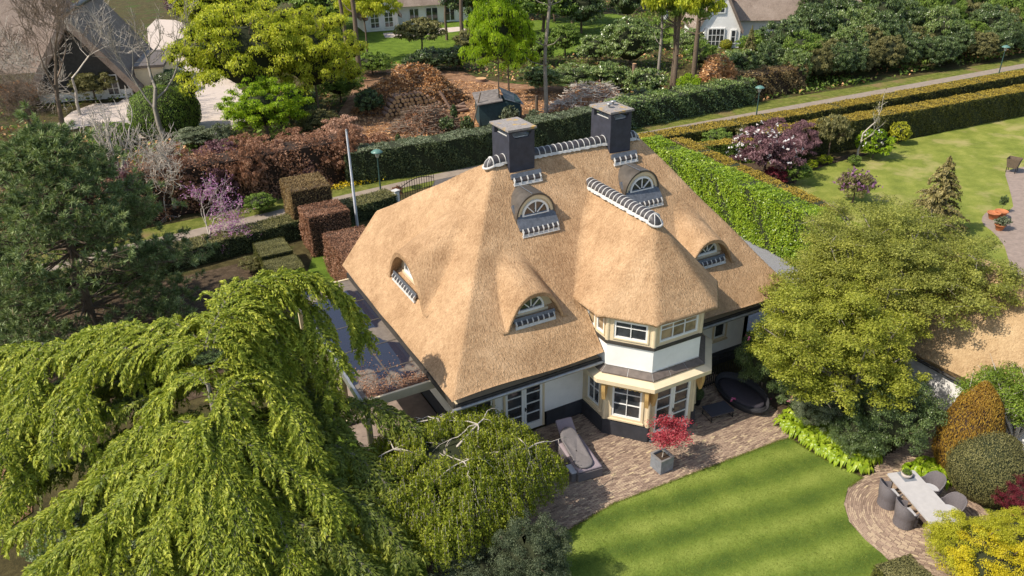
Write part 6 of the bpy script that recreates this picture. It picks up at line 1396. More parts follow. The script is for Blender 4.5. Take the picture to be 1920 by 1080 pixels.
# iron gate
g0, g1 = P(752, 384), P(815, 362); gd = (g1-g0); gl = gd.length; e = empty('iron_gate', g0, atan2(gd.y, gd.x), 'black spiked iron gate with an arched top beside the path', 'gate')
for nm, zf in (('top_rail', lambda u: 1.15+.32*sin(pi*u)), ('bottom_rail', lambda u: .2)):
    b = MB(); b.tube([(gl*u, 0, zf(u)) for u in np.linspace(0, 1, 13)], .028, 5); link(nm, b.mesh(nm, M['iron']), e)
for k in range(15):
    u = k/14; b = MB(); z = 1.3+.32*sin(pi*u); b.tube([(gl*u, 0, .05), (gl*u, 0, z), (gl*u, 0, z+.12)], [.018, .018, .003], 4); link('bar', b.mesh('bar', M['iron']), e)
e = empty('gate_pillar', g0-gd.normalized()*.35, atan2(gd.y, gd.x), 'white gate pillar beside the iron gate', 'pillar'); b = MB(); b.box(-.17, .17, -.17, .17, 0, 1.05); link('shaft', b.mesh('shaft', M['white']), e); b = MB(); b.box(-.22, .22, -.22, .22, 1.05, 1.13); link('cap', b.mesh('cap', M['mortar']), e)

# daffodils and verge plants
rng = np.random.default_rng(9); n = 260; c0 = P(645, 352); pos = np.stack([c0.x+rng.normal(size=n)*1.2, c0.y+rng.normal(size=n)*.25, rng.uniform(.1, .35, n)], 1); nv = unit(rng.normal(size=(n, 3))+np.array([0, 0, .8])); M['daffodil'] = L_('daffodil', (.6, .42, .01), (.7, .52, .02), (.8, .62, .05), .3)
o = link('daffodils', leaves('daffodils', pos, rand_axis(rng, nv), nv, .13, .11, rng.random(n), M['daffodil'])); tag(o, 'patch of yellow daffodils on the verge', kind='stuff')
# neighbour terrace pots
for k, (q, r_, h_) in enumerate((((1861, 410), .36, .42), ((1875, 407), .36, .42), ((1873, 431), .30, .36))):
    e = empty('terracotta_pot', P(*q), 0, ('leftmost empty terracotta pot on the neighbour terrace', 'empty terracotta pot with the little standard tree behind', 'terracotta pot with a small green plant')[k], 'pot'); b = MB(); b.lathe([(r_*.6, 0), (r_, h_), (r_*1.08, h_), (r_*1.08, h_*.88), (r_*.9, h_*.86)], 14); b.lathe([(r_*1.04, h_), (r_*.85, h_*.82), (.001, h_*.8)], 14); link('pot', b.mesh('pot', M['terracotta']), e)
    if k == 2:
        me, st = get_proto('shrub', 'tiny', 0); f = link('foliage', me, e, loc=(.2, 0, .25), scale=(.6, .45, .55)); setmat(f, M['greyleaf'], M['darkgreen'])
plant('potted_tree', P(1877, 398), .28, 1.15, shape='tree', mat='darkleaf', label='little standard tree behind the terracotta pots', cat='plant', seed=2, lev='tiny')
e = empty('fire_basket', P(1896, 322), .3, 'small brown metal basket at the corner of the neighbour terrace', 'basket'); b = MB(); b.add([(-.3, -.3, .35), (.3, -.3, .35), (.3, .3, .35), (-.3, .3, .35), (-.42, -.42, 1.0), (.42, -.42, 1.0), (.42, .42, 1.0), (-.42, .42, 1.0)], [(0, 1, 5, 4), (1, 2, 6, 5), (2, 3, 7, 6), (3, 0, 4, 7), (0, 3, 2, 1)]); link('basket_body', b.mesh('basket_body', M['bark']), e)
for sx in (-.28, .28):
    for sy in (-.28, .28): b = MB(); b.tube([(sx, sy, 0), (sx, sy, .36)], .03, 4); link('leg', b.mesh('leg', M['iron']), e)
# ================================================================ foreground plants
# --- weeping cedar: arching limbs with hanging curtains of sprays
def curve(pts, n):
    """smooth curve through points"""
    pts = [np.array(p) for p in pts]; out = []
    for i in range(len(pts)-1):
        p0, p1, p2, p3 = pts[max(i-1, 0)], pts[i], pts[i+1], pts[min(i+2, len(pts)-1)]
        for t in np.linspace(0, 1, n, endpoint=False): out.append(.5*((2*p1)+(-p0+p2)*t+(2*p0-5*p1+4*p2-p3)*t*t+(-p0+3*p1-3*p2+p3)*t**3))
    out.append(pts[-1]); return np.array(out)
def cedar():
    base = Vector((1.0, 20.2, 0)); e = empty('weeping_cedar', base, 0, 'huge weeping cedar with drooping yellow green curtains filling the lower left', 'tree'); B = np.array(base)
    rng = np.random.default_rng(77)
    def L(*q): return [np.array(P(x, y, z)) for x, y, z in q]
    bright = [
     L((385,640,7.6),(425,560,8.3),(480,527,8.5),(560,522,8.2),(625,545,7.5),(665,590,6.6),(682,640,5.8)),
     L((385,650,7.4),(440,600,7.9),(500,590,7.6),(560,620,6.8),(600,680,5.8),(622,740,5.0)),
     L((385,640,7.4),(420,590,8.0),(455,600,7.7),(470,660,6.9),(475,730,6.0)),
     L((385,650,7.2),(350,615,7.3),(310,605,7.4),(285,640,6.9),(262,700,6.2)),
     L((385,650,7.2),(320,640,7.2),(230,628,7.0),(150,640,6.7),(70,650,6.4),(0,655,6.1),(-60,690,5.6)),
     L((300,640,7.1),(200,660,6.8),(140,700,6.3),(105,770,5.6),(95,850,4.8)),
     L((200,640,6.9),(110,660,6.5),(50,720,5.9),(20,790,5.2),(5,860,4.6)),
     L((390,720,6.6),(350,700,6.7),(310,730,6.3),(275,780,5.7),(245,840,5.0)),
     L((395,760,6.2),(420,720,6.5),(430,780,6.0),(425,850,5.2),(430,900,4.7)),
     L((400,780,6.0),(370,800,6.0),(370,850,5.6),(340,900,5.0),(330,940,4.6)),
     L((400,800,5.8),(440,820,5.6),(500,850,5.1),(560,890,4.5),(610,930,4.0),(640,970,3.5)),
     L((400,800,5.8),(440,790,5.7),(500,800,5.3),(560,830,4.7),(600,870,4.2)),
     L((400,810,5.7),(400,850,5.5),(430,900,5.0),(460,950,4.4),(480,1000,3.9)),
     L((395,810,5.7),(360,840,5.5),(300,880,5.0),(230,930,4.4),(180,990,3.8),(150,1050,3.2)),
     L((395,820,5.6),(370,880,5.2),(320,950,4.5),(290,1010,3.9),(280,1080,3.2)),
     L((400,820,5.6),(400,900,5.0),(390,980,4.3),(400,1060,3.5),(410,1120,2.9)),
     L((400,830,5.5),(440,900,4.9),(440,980,4.2),(450,1050,3.5),(470,1110,2.9)),
     L((395,790,5.8),(330,790,5.7),(250,810,5.2),(200,850,4.7),(180,900,4.2)),
     L((380,820,5.4),(280,850,4.9),(180,900,4.3),(90,960,3.6),(20,1000,3.0)),
     L((370,860,5.0),(260,930,4.3),(150,1000,3.5),(70,1060,2.8),(20,1120,2.2)),
     L((240,760,5.4),(160,780,5.0),(80,830,4.4),(30,900,3.8),(0,960,3.2)),
     L((330,900,4.4),(220,1000,3.5),(120,1080,2.7)),
     L((380,900,4.4),(330,1020,3.4),(300,1110,2.6)),
     L((470,880,4.4),(520,960,3.7),(540,1040,3.1),(545,1110,2.6)),
     L((100,640,6.5),(20,690,6.0),(-40,760,5.4)), L((60,800,4.6),(0,830,4.2),(-60,870,3.8)),
     L((390,690,6.9),(440,670,6.9),(500,690,6.4),(540,750,5.7),(545,820,5.0)),
    ]
    bright += [L((400,640,7.6),(440,570,8.2),(500,545,8.2),(560,560,7.7),(600,620,6.8),(640,690,5.8)), L((410,620,7.7),(470,540,8.4),(540,515,8.5),(600,520,8.1),(650,560,7.3)), L((395,630,7.6),(440,555,8.3),(450,540,8.3),(500,575,7.7),(520,640,6.8),(530,700,6.0)),
     L((400,650,7.2),(400,600,7.7),(370,600,7.5),(340,650,6.8),(330,720,6.0)), L((385,650,7.2),(260,612,7.2),(180,618,7.0),(140,632,6.8)), L((420,740,6.4),(470,700,6.6),(520,730,6.1),(560,790,5.4),(580,850,4.7)), L((280,650,7.0),(180,690,6.5),(150,740,6.0),(150,820,5.2)), L((80,640,6.6),(60,700,6.1),(50,780,5.4))]
    dark = [  # limbs given the darker needles to paint the shaded interior
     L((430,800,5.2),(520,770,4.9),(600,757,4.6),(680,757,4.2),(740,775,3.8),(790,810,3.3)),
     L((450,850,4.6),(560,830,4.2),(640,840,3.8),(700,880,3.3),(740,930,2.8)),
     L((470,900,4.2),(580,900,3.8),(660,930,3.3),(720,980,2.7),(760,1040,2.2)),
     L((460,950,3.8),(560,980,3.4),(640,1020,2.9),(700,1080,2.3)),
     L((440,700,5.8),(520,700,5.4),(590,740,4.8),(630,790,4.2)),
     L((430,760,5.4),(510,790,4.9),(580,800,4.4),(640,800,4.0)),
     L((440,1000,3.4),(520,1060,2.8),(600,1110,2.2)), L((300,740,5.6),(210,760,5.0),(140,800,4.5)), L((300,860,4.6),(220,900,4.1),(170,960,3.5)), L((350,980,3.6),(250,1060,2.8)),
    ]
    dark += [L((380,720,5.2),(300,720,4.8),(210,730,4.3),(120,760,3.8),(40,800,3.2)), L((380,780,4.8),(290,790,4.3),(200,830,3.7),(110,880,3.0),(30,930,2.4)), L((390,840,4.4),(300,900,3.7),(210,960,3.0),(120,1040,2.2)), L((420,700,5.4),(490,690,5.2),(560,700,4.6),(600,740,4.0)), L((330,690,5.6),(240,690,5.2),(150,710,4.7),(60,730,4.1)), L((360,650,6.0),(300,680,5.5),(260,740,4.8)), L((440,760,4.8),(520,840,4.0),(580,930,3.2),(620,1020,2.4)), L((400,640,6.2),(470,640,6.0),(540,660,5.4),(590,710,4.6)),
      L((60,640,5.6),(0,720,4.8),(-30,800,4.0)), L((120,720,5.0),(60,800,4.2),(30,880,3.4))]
    P_, A_, N_, V_, MI, segs = [], [], [], [], [], []
    segs.append((B+np.array([0, 0, -.1]), B+np.array([.0, 0, 4.]), .30, .2)); segs.append((B+np.array([0, 0, 4.]), B+np.array([0, -.1, 6.6]), .16, .05))
    up = np.array([0, 0, 1.])
    for li, (lst, dk) in enumerate([(x, 0) for x in bright]+[(x, 1) for x in dark]):
        c = curve(lst, 9); d = np.gradient(c, axis=0); d = unit(d); ln = np.linalg.norm(np.diff(c, axis=0), axis=1).sum(); m_ = len(c)
        for i in range(m_-1): segs.append((c[i]-up*.06, c[i+1]-up*.06, .022*(1-.8*i/m_)+.004, .022*(1-.8*(i+1)/m_)+.004))
        nb = int(ln*(44 if not dk else 30))
        for b_ in range(nb):
            t = rng.random()**.85*(m_-1.01); i = int(t); f = t-i; q = c[i]*(1-f)+c[i+1]*f; dd = d[i]; side = np.cross(dd, up); sn = np.linalg.norm(side); side = side/sn if sn > .1 else np.array([1, 0, 0.])
            sg = rng.choice([-1, 1]); env = sin(pi*min(1, .25+.75*t/m_))**.5*(1-.35*t/m_); ln_b = rng.uniform(.3, 1.15)*(.55+.85*env)
            out = side*sg*rng.uniform(.15, 1)+dd*rng.uniform(.3, .9)+up*rng.uniform(-.1, .15); out /= np.linalg.norm(out)
            ns = 6; pt = [q]; v_ = out.copy()
            for s_ in range(ns):
                v_ = v_+np.array([0, 0, -.30*(s_+1)/ns*1.6])+rng.normal(size=3)*.06; v_ /= np.linalg.norm(v_); pt.append(pt[-1]+v_*ln_b/ns)
            pt = np.array(pt); segs.append((pt[0], pt[3], .007, .003))
            nl = int(ln_b*(74 if not dk else 52)); u = rng.random(nl)*ns*.999; ii = u.astype(int); ff = (u-ii)[:, None]; pos = pt[ii]*(1-ff)+pt[ii+1]*ff; ax = unit(pt[ii+1]-pt[ii]); sd_ = np.cross(ax, up+rng.normal(size=3)*.3); sd_ = unit(sd_)
            s2 = rng.choice([-1., 1.], nl)[:, None]; la = unit(ax*.75+sd_*s2*rng.uniform(.3, 1, (nl, 1))+rng.normal(size=(nl, 3))*.22+np.array([0, 0, -.12])); ll = rng.uniform(.075, .155, nl)*(1 if not dk else 1.25)
            pos = pos+la*(ll/2)[:, None]; nv = unit(np.cross(la, sd_*s2)+rng.normal(size=(nl, 3))*.5+up*.7)
            nv = unit(nv-la*(nv*la).sum(1, keepdims=True))
            P_.append(pos); A_.append(la*ll[:, None]); N_.append(nv); V_.append(np.clip(.42+rng.normal(size=nl)*.17+.22*(u/ns)+rng.normal()*.08, 0, 1)); MI.append(np.full(nl, dk))  # lighter towards the yellow tips, shading put into the leaf colour
    pos = np.vstack(P_); A = np.vstack(A_); ll = np.linalg.norm(A, axis=1); A = A/ll[:, None]
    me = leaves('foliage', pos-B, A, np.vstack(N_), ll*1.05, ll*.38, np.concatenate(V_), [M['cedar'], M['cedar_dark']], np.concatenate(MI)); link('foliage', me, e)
    co, fc = tubes_np(segs, 4); link('trunk', npmesh('trunk', co-B, fc, [M['bark_grey']], smooth=True), e)
cedar()

# --- dark pine: whorls of needle tufts on layered branches
def pine():
    base = Vector((-2.4, 36.8, 0)); H = 10.6; e = empty('pine_tree', base, 0, 'large dark green pine with pale candles on the left', 'tree'); rng = np.random.default_rng(12); segs = []; tuft = []
    up = np.array([0, 0, 1.]); top = np.array([0, 0, H]); segs.append((np.zeros(3)-.05*up, np.array([.1, 0, H*.6]), .28, .16)); segs.append((np.array([.1, 0, H*.6]), top, .16, .03))
    for k in range(185):
        t = rng.random()**.8; z = .8+(H-1.0)*t; R = 5.1*(1-t**1.7)**.62*rng.uniform(.6, 1.1)+.25; a = rng.uniform(0, 2*pi); d = np.array([cos(a), sin(a), 0]); rise = rng.uniform(-.05, .25)
        p0 = np.array([.1*z/H, 0, z-.3]); p1 = p0+d*R*.5+up*(-.05*R); p2 = p0+d*R+up*(rise*R); segs += [(p0, p1, .05, .03), (p1, p2, .03, .012)]
        for j in range(int(5+R*4.2)):
            s = rng.uniform(.3, 1)**.45; q = p0*(1-s)+p2*s+np.array([0, 0, -.1*sin(pi*s)]); off = rng.normal(size=3)*np.array([.42, .42, .22])*(.6+.4*R/4); qe = q+off; segs.append((q, qe, .01, .006)); tuft.append((qe, unit((off*1.0+d*.4+up*.45)[None])[0]))
    for k in range(14): tuft.append((top+rng.normal(size=3)*np.array([.25, .25, .3]), up))
    c = np.array([t[0] for t in tuft]); dr = np.array([t[1] for t in tuft]); n = len(c); m_ = 44
    D = unit(np.repeat(dr, m_, 0)*.75+rng.normal(size=(n*m_, 3))*.6); ln = rng.uniform(.18, .30, n*m_); pos = np.repeat(c, m_, 0)+D*(ln*.5)[:, None]+np.repeat(dr, m_, 0)*rng.uniform(-.12, .08, (n*m_, 1)); nv = rand_axis(rng, D)
    v = np.clip(.46+rng.normal(size=n*m_)*.18+np.repeat(rng.normal(size=n)*.12, m_), 0, 1)
    link('foliage', leaves('foliage', pos, D, nv, ln, .042, v, M['pine']), e)
    cc = rng.permutation(n)[:n//4]; cs = [(c[i], c[i]+dr[i]*.08+up*rng.uniform(.1, .2), .016, .010) for i in cc]; co, fc = tubes_np(cs, 4); link('candles', npmesh('candles', co, fc, [M['candle']]), e)['kind'] = 'stuff'
    co, fc = tubes_np(segs, 5); link('trunk', npmesh('trunk', co, fc, [M['bark']], smooth=True), e)
    # a bronze patch of dying needles
    i = np.argsort(np.linalg.norm(c+np.array(base)-np.array(P(110, 460, 6)), axis=1))[:14]
pine()

# --- weeping dome tree: pale arching branches, hanging leafy strands
def weeping_dome(base, R, H, label, seed, n_str=900, mat='birchleaf', flat=.25, sy=1.0):
    base = Vector(base); e = empty('weeping_elm', base, 0, label, 'tree'); rng = np.random.default_rng(seed); segs = [(np.array([0, 0, -.05]), np.array([.05, .05, H*.45]), .13, .10), (np.array([.05, .05, H*.45]), np.array([0, 0, H*.86]), .10, .07)]
    top = np.array([0, 0, H*.84]); cents = [np.array(q) for q in ((.35*R, .1*R, H*.93), (-.38*R, .2*R, H*.88), (0.05*R, -.25*R, H*.9), (-.75*R, .0, H*.74), (.1*R, .5*R*sy, H*.9), (.66*R, -.3*R*sy, H*.76))]
    for ci, c0_ in enumerate(cents):
        segs.append((top-np.array([0, 0, .3]), c0_, .05, .035))
        for k in range(4):
            a = 2*pi*k/4+rng.uniform(-.7, .7); d = np.array([cos(a), sin(a)*sy, 0]); r = R*rng.uniform(.3, .6); ps = [c0_]; cur = d.copy(); sd0 = rng.normal()*.5
            for s in np.linspace(.2, 1, 6): ps.append(c0_+d*r*s+np.array([-d[1], d[0], 0])*sd0*r*s*s*.5+np.array([0, 0, .10*sin(pi*s)-.62*s**1.8])+rng.normal(size=3)*.03)
            for i in range(len(ps)-1): segs.append((ps[i], ps[i+1], .024*(1-i/6.2)+.002, .024*(1-(i+1)/6.2)+.002))
            for _ in range(3):
                i = rng.integers(1, 6); q = ps[i]; dd = d+rng.normal(size=3)*.8; dd[2] = -.2; e1 = q+dd*rng.uniform(.1, .25); segs += [(q, e1, .012, .007), (e1, e1+dd*.15+np.array([0, 0, -.15]), .007, .003)]
    P_, A_, V_ = [], [], []
    for k in range(n_str):
        a = rng.uniform(0, 2*pi); rr = np.sqrt(rng.uniform(.04, 1)); d = np.array([cos(a), sin(a)*sy, 0]); lump = 1+.07*sin(a*5+seed)+.05*sin(a*9)
        z0 = H*(1-.36*rr**2.6)*(1+.05*sin(a*7+rr*9))-rng.uniform(0, .3); p = d*R*rr*.93*lump+np.array([0, 0, z0]); ln = rng.uniform(.3, 1.0)*(.35+rr*1.6); ln = min(ln, max(.25, z0-1.15))
        m_ = int(12+ln*30); t = rng.random(m_); outw = d*(.28*rr)*ln*np.sqrt(t)[:, None]; pos = p+outw+np.array([0, 0, -1.])*(t*ln)[:, None]+rng.normal(size=(m_, 3))*.045
        P_.append(pos); A_.append(unit(np.array([0, 0, -.9])+rng.normal(size=(m_, 3))*.55)); V_.append(np.clip(.5+rng.normal(size=m_)*.2+rng.normal()*.1, 0, 1))
        if rng.random() < .6: segs.append((p, p+d*.2*rr*ln+np.array([0, 0, -ln*.8]), .006, .003))
    pos = np.vstack(P_); A = np.vstack(A_); m_ = len(pos); nv = unit(unit(pos*np.array([1, 1, .0]))*.8+rng.normal(size=(m_, 3))*.5+np.array([0, 0, .5])); nv = unit(nv-A*(nv*A).sum(1, keepdims=True))
    link('foliage', leaves('foliage', pos, A, nv, rng.uniform(.06, .11, m_), .052, np.concatenate(V_), M[mat]), e)
    co, fc = tubes_np(segs, 5); link('trunk', npmesh('trunk', co, fc, [M['bark_pale']], smooth=True), e)
    kc, kf = cores([[0, 0, H*.55]], [[R*.62, R*.62*sy, H*.32]]); link('dark_core', npmesh('dark_core', kc, kf, [M['darkgreen']], smooth=True), e)  # solid core added to keep the crown dark inside
weeping_dome((7.25, 18.3, 0), 3.8, 3.5, 'round weeping tree with pale arching branches in front of the eave', 4, n_str=2700, sy=.76)

# --- big broad tree on the right and its neighbours
def big_crown(name, base, c, R3, label, seed, n, L, mat, nclump=150, crel=.14, segl=True, bark='bark_grey', rmin=.35, thin=.0):
    rng = np.random.default_rng(seed); base = Vector(base); e = empty(name, base, 0, label, 'tree'); c = np.array(c)-np.array(base); R3 = np.array(R3)
    d = sph(rng, nclump*3); d = d[d[:, 2] > -.5][:nclump]; cc = c+d*R3*rng.uniform(rmin, 1.0, nclump)[:, None]*(1+.16*np.sin(d[:, 0:1]*5+seed)*np.cos(d[:, 1:2]*6)); cr = crel*R3[0]*rng.uniform(.6, 1.35, nclump)
    k = rng.choice(nclump, n, p=cr**2/(cr**2).sum()); o = sph(rng, n); o[:, 2] = np.where(rng.random(n) < .6, np.abs(o[:, 2]), o[:, 2]); pos = cc[k]+o*(cr[k]*rng.uniform(.3, 1.5, n)**.8)[:, None]*np.array([1.2, 1.2, .62])
    nv = unit(o*.5+np.array([0, 0, .55])+rng.normal(size=(n, 3))*.42); v = np.clip(.5+rng.normal(size=n)*.2+(rng.normal(size=nclump)*.12)[k], 0, 1)
    link('crown', leaves('crown', pos, rand_axis(rng, nv), nv, L*rng.uniform(.6, 1.3, n), L*.6, v, M[mat]), e)
    segs = [(np.array([0, 0, -.1]), np.array([0, 0, c[2]*.45])+c*np.array([.3, .3, 0]), .2, .14)]; f0 = segs[0][1]
    for i in rng.permutation(nclump)[:46]:
        q = cc[i]; mid = f0*.45+q*.55+np.array([0, 0, .25]); segs += [(f0, mid, .075, .045), (mid, q, .045, .015)]
        for _ in range(5): e2 = q+rng.normal(size=3)*cr[i]*np.array([1, 1, .6]); segs.append((q, e2, .014, .004))
    co, fc = tubes_np(segs, 5); link('trunk', npmesh('trunk', co, fc, [M[bark]], smooth=True), e)
    return e
def PC(x, y, z): return tuple(P(x, y, z))
M['keleaf_olive'] = L_('olive broad leaves', (.12, .13, .025), (.26, .28, .05), (.46, .46, .11), .4); M['keleaf_mid'] = L_('mid broad leaves', (.12, .135, .02), (.285, .30, .045), (.50, .48, .10), .4); M['midgreen_bright'] = L_('fresh mid green leaves', (.07, .12, .015), (.17, .25, .03), (.34, .44, .06), .4); M['yellowbright'] = L_('bright yellow leaves', (.40, .33, .01), (.60, .50, .02), (.78, .68, .05), .35)
big_crown('broad_tree', P(1600, 825), PC(1565, 655, 3.5), (3.0, 3.0, 2.5), 'broad yellow green tree nearest the patio on the right', 31, 100000, .088, 'keleaf', nclump=420, crel=.085)
big_crown('broad_tree', P(1640, 780), PC(1590, 560, 4.2), (3.3, 3.0, 2.2), 'olive green tree crown between the patio tree and the ivy wall', 36, 75000, .088, 'keleaf_mid', nclump=330, crel=.085)
big_crown('broad_tree', P(1720, 700), PC(1660, 480, 4.8), (3.9, 3.7, 2.1), 'wide olive green tree crown farther back above the outbuilding', 32, 90000, .088, 'keleaf_olive', nclump=420, crel=.08)
big_crown('broad_tree', P(1800, 640), PC(1770, 535, 4.8), (2.6, 2.5, 1.5), 'lower olive branch crown reaching over the straw roof', 33, 42000, .088, 'keleaf_olive', nclump=170, crel=.10)
big_crown('small_tree', P(1900, 880), PC(1885, 748, 2.6), (1.35, 1.35, 1.15), 'small fresh green tree at the right edge over the olive ball', 34, 15000, .085, 'midgreen_bright', nclump=60, crel=.2, bark='bark_pale')

M['conifer_dark'] = L_('grey green conifer foliage', (.03, .045, .025), (.08, .105, .055), (.20, .23, .13), .2)
F = [
 ('rhododendron', (1655, 842), (1650, 690), 190, 'dense', 'darkleaf', 'big dark rhododendron under the yellow green tree'),
 ('rhododendron', (1600, 850), (1600, 770), 120, 'dense', 'darkleaf', 'lower dark shrub lobe behind the lime hostas'),
 ('silver_shrub', (1520, 812), (1515, 700), 100, 'dense', 'greyleaf', 'silver green shrub behind the lime hostas'),
 ('camellia', (1425, 745), (1420, 585), 115, 'shrub', 'darkleaf', 'tall dark camellia with pink flowers behind the round daybed'),
 ('camellia', (1480, 770), (1478, 700), 80, 'shrub', 'darkleaf', 'lower dark camellia at the patio edge'),
 ('clipped_cone', (1800, 880), (1815, 712), 120, 'tall_dome', 'amber', 'tall amber clipped conifer in front of the outbuilding wall'),
 ('clipped_ball', (1838, 918), (1838, 806), 138, 'dome', 'olive', 'large olive clipped ball beside the dining table'),
 ('red_maple', (1895, 965), (1890, 880), 95, 'dense', 'darkred', 'dark red dwarf maple right of the olive ball'),
 ('golden_shrub', (1925, 870), (1920, 820), 70, 'bushy', 'golden', 'yellow green shrub at the right edge above the dark red maple'),
 ('golden_bamboo', (1800, 1075), (1800, 962), 170, 'dense', 'golden', 'yellow green strappy shrub covering the end of the table'),
 ('golden_bamboo', (1890, 1060), (1885, 955), 150, 'dense', 'golden', 'yellow green strappy shrub in the lower right corner'),
 ('golden_shrub', (1850, 1120), (1850, 1000), 200, 'dense', 'yellowbright', 'bright yellow feathery shrub at the bottom right corner'),
 ('small_shrub', (1868, 985), (1866, 962), 34, 'shrub', 'greyleaf', 'small silvery plant between the ball and the yellow shrub'),
 ('green_shrub', (835, 1050), (835, 960), 95, 'dense', 'midgreen', 'soft green shrub under the weeping tree'),
 ('green_shrub', (770, 1000), (770, 930), 60, 'shrub', 'midgreen', 'small green shrub at the edge of the side lawn'),
]
M['keleaf_olive'] = L_('olive broad leaves', (.09, .085, .025), (.21, .20, .05), (.36, .34, .10), .35)
for i, (nm, b_, t_, w_, sh, mt_, lb) in enumerate(F):
    pp(nm, b_, t_, w_, shape=sh, mat=mt_, label=lb, seed=i+1, cat='tree' if nm.endswith('maple') else 'shrub', lev='xfine' if w_ > 90 and sh not in ('dome', 'tall_dome') else 'fine' if w_ > 50 else 'mid', core='darkbrown' if mt_ in ('darkred', 'amber') else 'darkgreen')
e = on('tall dark camellia with pink flowers behind the round daybed'); s_ = e.children[0].scale; blossom('blossom', None, s_[0], s_[2], 16, 'pinkflower', .10, 8, parent=e)
e = on('lower dark camellia at the patio edge'); s_ = e.children[0].scale; blossom('blossom', None, s_[0], s_[2], 8, 'pinkflower', .10, 9, parent=e)
plant('dwarf_pine', (8.2, 14.35, 0), 1.3, 2.9, shape='dense', mat='conifer_dark', label='grey green dwarf pine at the bottom beside the patio corner', cat='shrub', seed=3, lev='xfine')
plant('dark_shrub', (6.6, 15.2, 0), 1.3, 1.4, shape='dense', mat='conifer_dark', label='low dark shrub under the near side of the weeping tree', cat='shrub', seed=4, lev='fine')
# lower right dark clipped block
cq = [P(1655, 1060), P(1700, 1040)]
c0 = P(1700, 1075, 1.0); hedge('yew_block', [(c0.x-.1, c0.y-.55), (c0.x+.1, c0.y+.55)], 1.25, 1.0, L=.05, side='hedge', top='olive', label='flat dark yew block at the bottom edge beside the terrace', seed=61, cat='hedge block', jit=.015)

# --- hostas: rosettes of broad leaves, each plant its own
def hosta_mesh(seed, n=64, L=.22, W=.13):
    rng = np.random.default_rng(seed); co = []; q = []; vv = []
    for k in range(n):
        a = rng.uniform(0, 2*pi); s = rng.uniform(.35, 1); l = L*rng.uniform(.7, 1.1); w2 = W*rng.uniform(.4, .55); d = np.array([cos(a), sin(a), 0]); sd_ = np.array([-sin(a), cos(a), 0]); z0 = .32*(1.15-s)+.06
        v = np.clip(.5+rng.normal()*.22, 0, 1)
        prof = [(0, .15, 0), (.35, 1, .06), (.7, .8, .05), (1, .05, -.05)]
        b0 = len(co)
        for t, ww, zz in prof:
            p = d*(s*.30+t*l)+np.array([0, 0, z0+zz*1.2-(t**2)*.10])
            co += [p-sd_*w2*ww+np.array([0, 0, .02*ww]), p, p+sd_*w2*ww+np.array([0, 0, .02*ww])]; vv += [v]*3
        for i in range(3):
            for j in range(2): q.append((b0+i*3+j, b0+i*3+j+1, b0+(i+1)*3+j+1, b0+(i+1)*3+j))
    return npmesh('leaf_rosette', np.array(co), np.array(q), [M['hosta']], np.array(vv), smooth=True)
hm = [hosta_mesh(s) for s in (1, 2, 3)]
gp = 'lime green hostas along the curved lawn edge'; rng = random.Random(3); k = 0
edge = [(1478, 790), (1492, 800), (1506, 812), (1520, 822), (1535, 832), (1550, 842), (1565, 850), (1580, 858), (1597, 862), (1612, 868)]
spots = []
for i, (x, y) in enumerate(edge):
    spots.append((x+rng.uniform(-4, 4), y+rng.uniform(-3, 3), i, 'in the row touching the lawn'))
    spots.append((x+13+rng.uniform(-4, 4), y-13+rng.uniform(-3, 3), i, 'in the middle row of the bed'))
    spots.append((x+24+rng.uniform(-4, 4), y-22+rng.uniform(-3, 3), i, 'in the row under the dark rhododendron'))
    if i > 1: spots.append((x+6+rng.uniform(-4, 4), y-26+rng.uniform(-3, 3), i-2, 'in the rearmost row of the bed'))
for j, (x, y, i, rw) in enumerate(spots):
    p = P(min(x, 1628), y+6, 0); e = link('hosta', hm[j % 3], loc=p, rot=(0, 0, rng.uniform(0, 6)), scale=(1.15, 1.15, 1.0+.4*rng.random())); tag(e, f'lime green hosta, {ORD[i]} from the patio {rw}', 'hosta', gp)
gp2 = 'hostas behind the dining table'
for j, (x, y) in enumerate(((1710, 880), (1726, 876), (1742, 882), (1756, 888), (1768, 896), (1735, 868), (1752, 872))):
    p = P(x, y+8, 0); e = link('hosta', hm[(j+1) % 3], loc=p, rot=(0, 0, j), scale=(.95, .95, 1.0)); tag(e, f'green hosta behind the dining table, {ORD[j]} of the clump', 'hosta', gp2)
    e.material_slots[0].link = 'OBJECT'; e.material_slots[0].material = M['hosta'] if j % 2 else M['brightgreen']

# ================================================================ furniture on the patio
# potted red maple
pb_ = P(1240, 877); e = empty('zinc_planter', pb_, radians(2), 'square grey zinc planter holding the red maple', 'planter')
s_ = .29; b = MB()
for a0_, a1_, c0_, c1_ in ((-s_, s_, -s_, -s_+.04), (-s_, s_, s_-.04, s_), (-s_, -s_+.04, -s_+.04, s_-.04), (s_-.04, s_, -s_+.04, s_-.04)): b.box(a0_, a1_, c0_, c1_, 0, .58)
link('planter_box', b.mesh('planter_box', M['planter']), e)
b = MB()
for a0_, a1_, c0_, c1_ in ((-s_-.02, s_+.02, -s_-.02, -s_+.05), (-s_-.02, s_+.02, s_-.05, s_+.02), (-s_-.02, -s_+.05, -s_+.05, s_-.05), (s_-.05, s_+.02, -s_+.05, s_-.05)): b.box(a0_, a1_, c0_, c1_, .581, .605)
link('rim', b.mesh('rim', M['gutter']), e)
b = MB(); b.box(-s_+.045, s_-.045, -s_+.045, s_-.045, .02, .50); link('soil', b.mesh('soil', M['soil']), e)
rng = np.random.default_rng(15); mp_ = empty('red_maple', (pb_.x, pb_.y, .5), 0, 'small bright red japanese maple growing in the zinc planter', 'tree'); segs = []; lp_ = []
grow(rng, (0, 0, 0), (.25, .05, 1), .45, .028, 4, segs, spread=.75, up=.02, kids=3, shrink=.78, wig=.1, leafpts=lp_, rmin=.003)
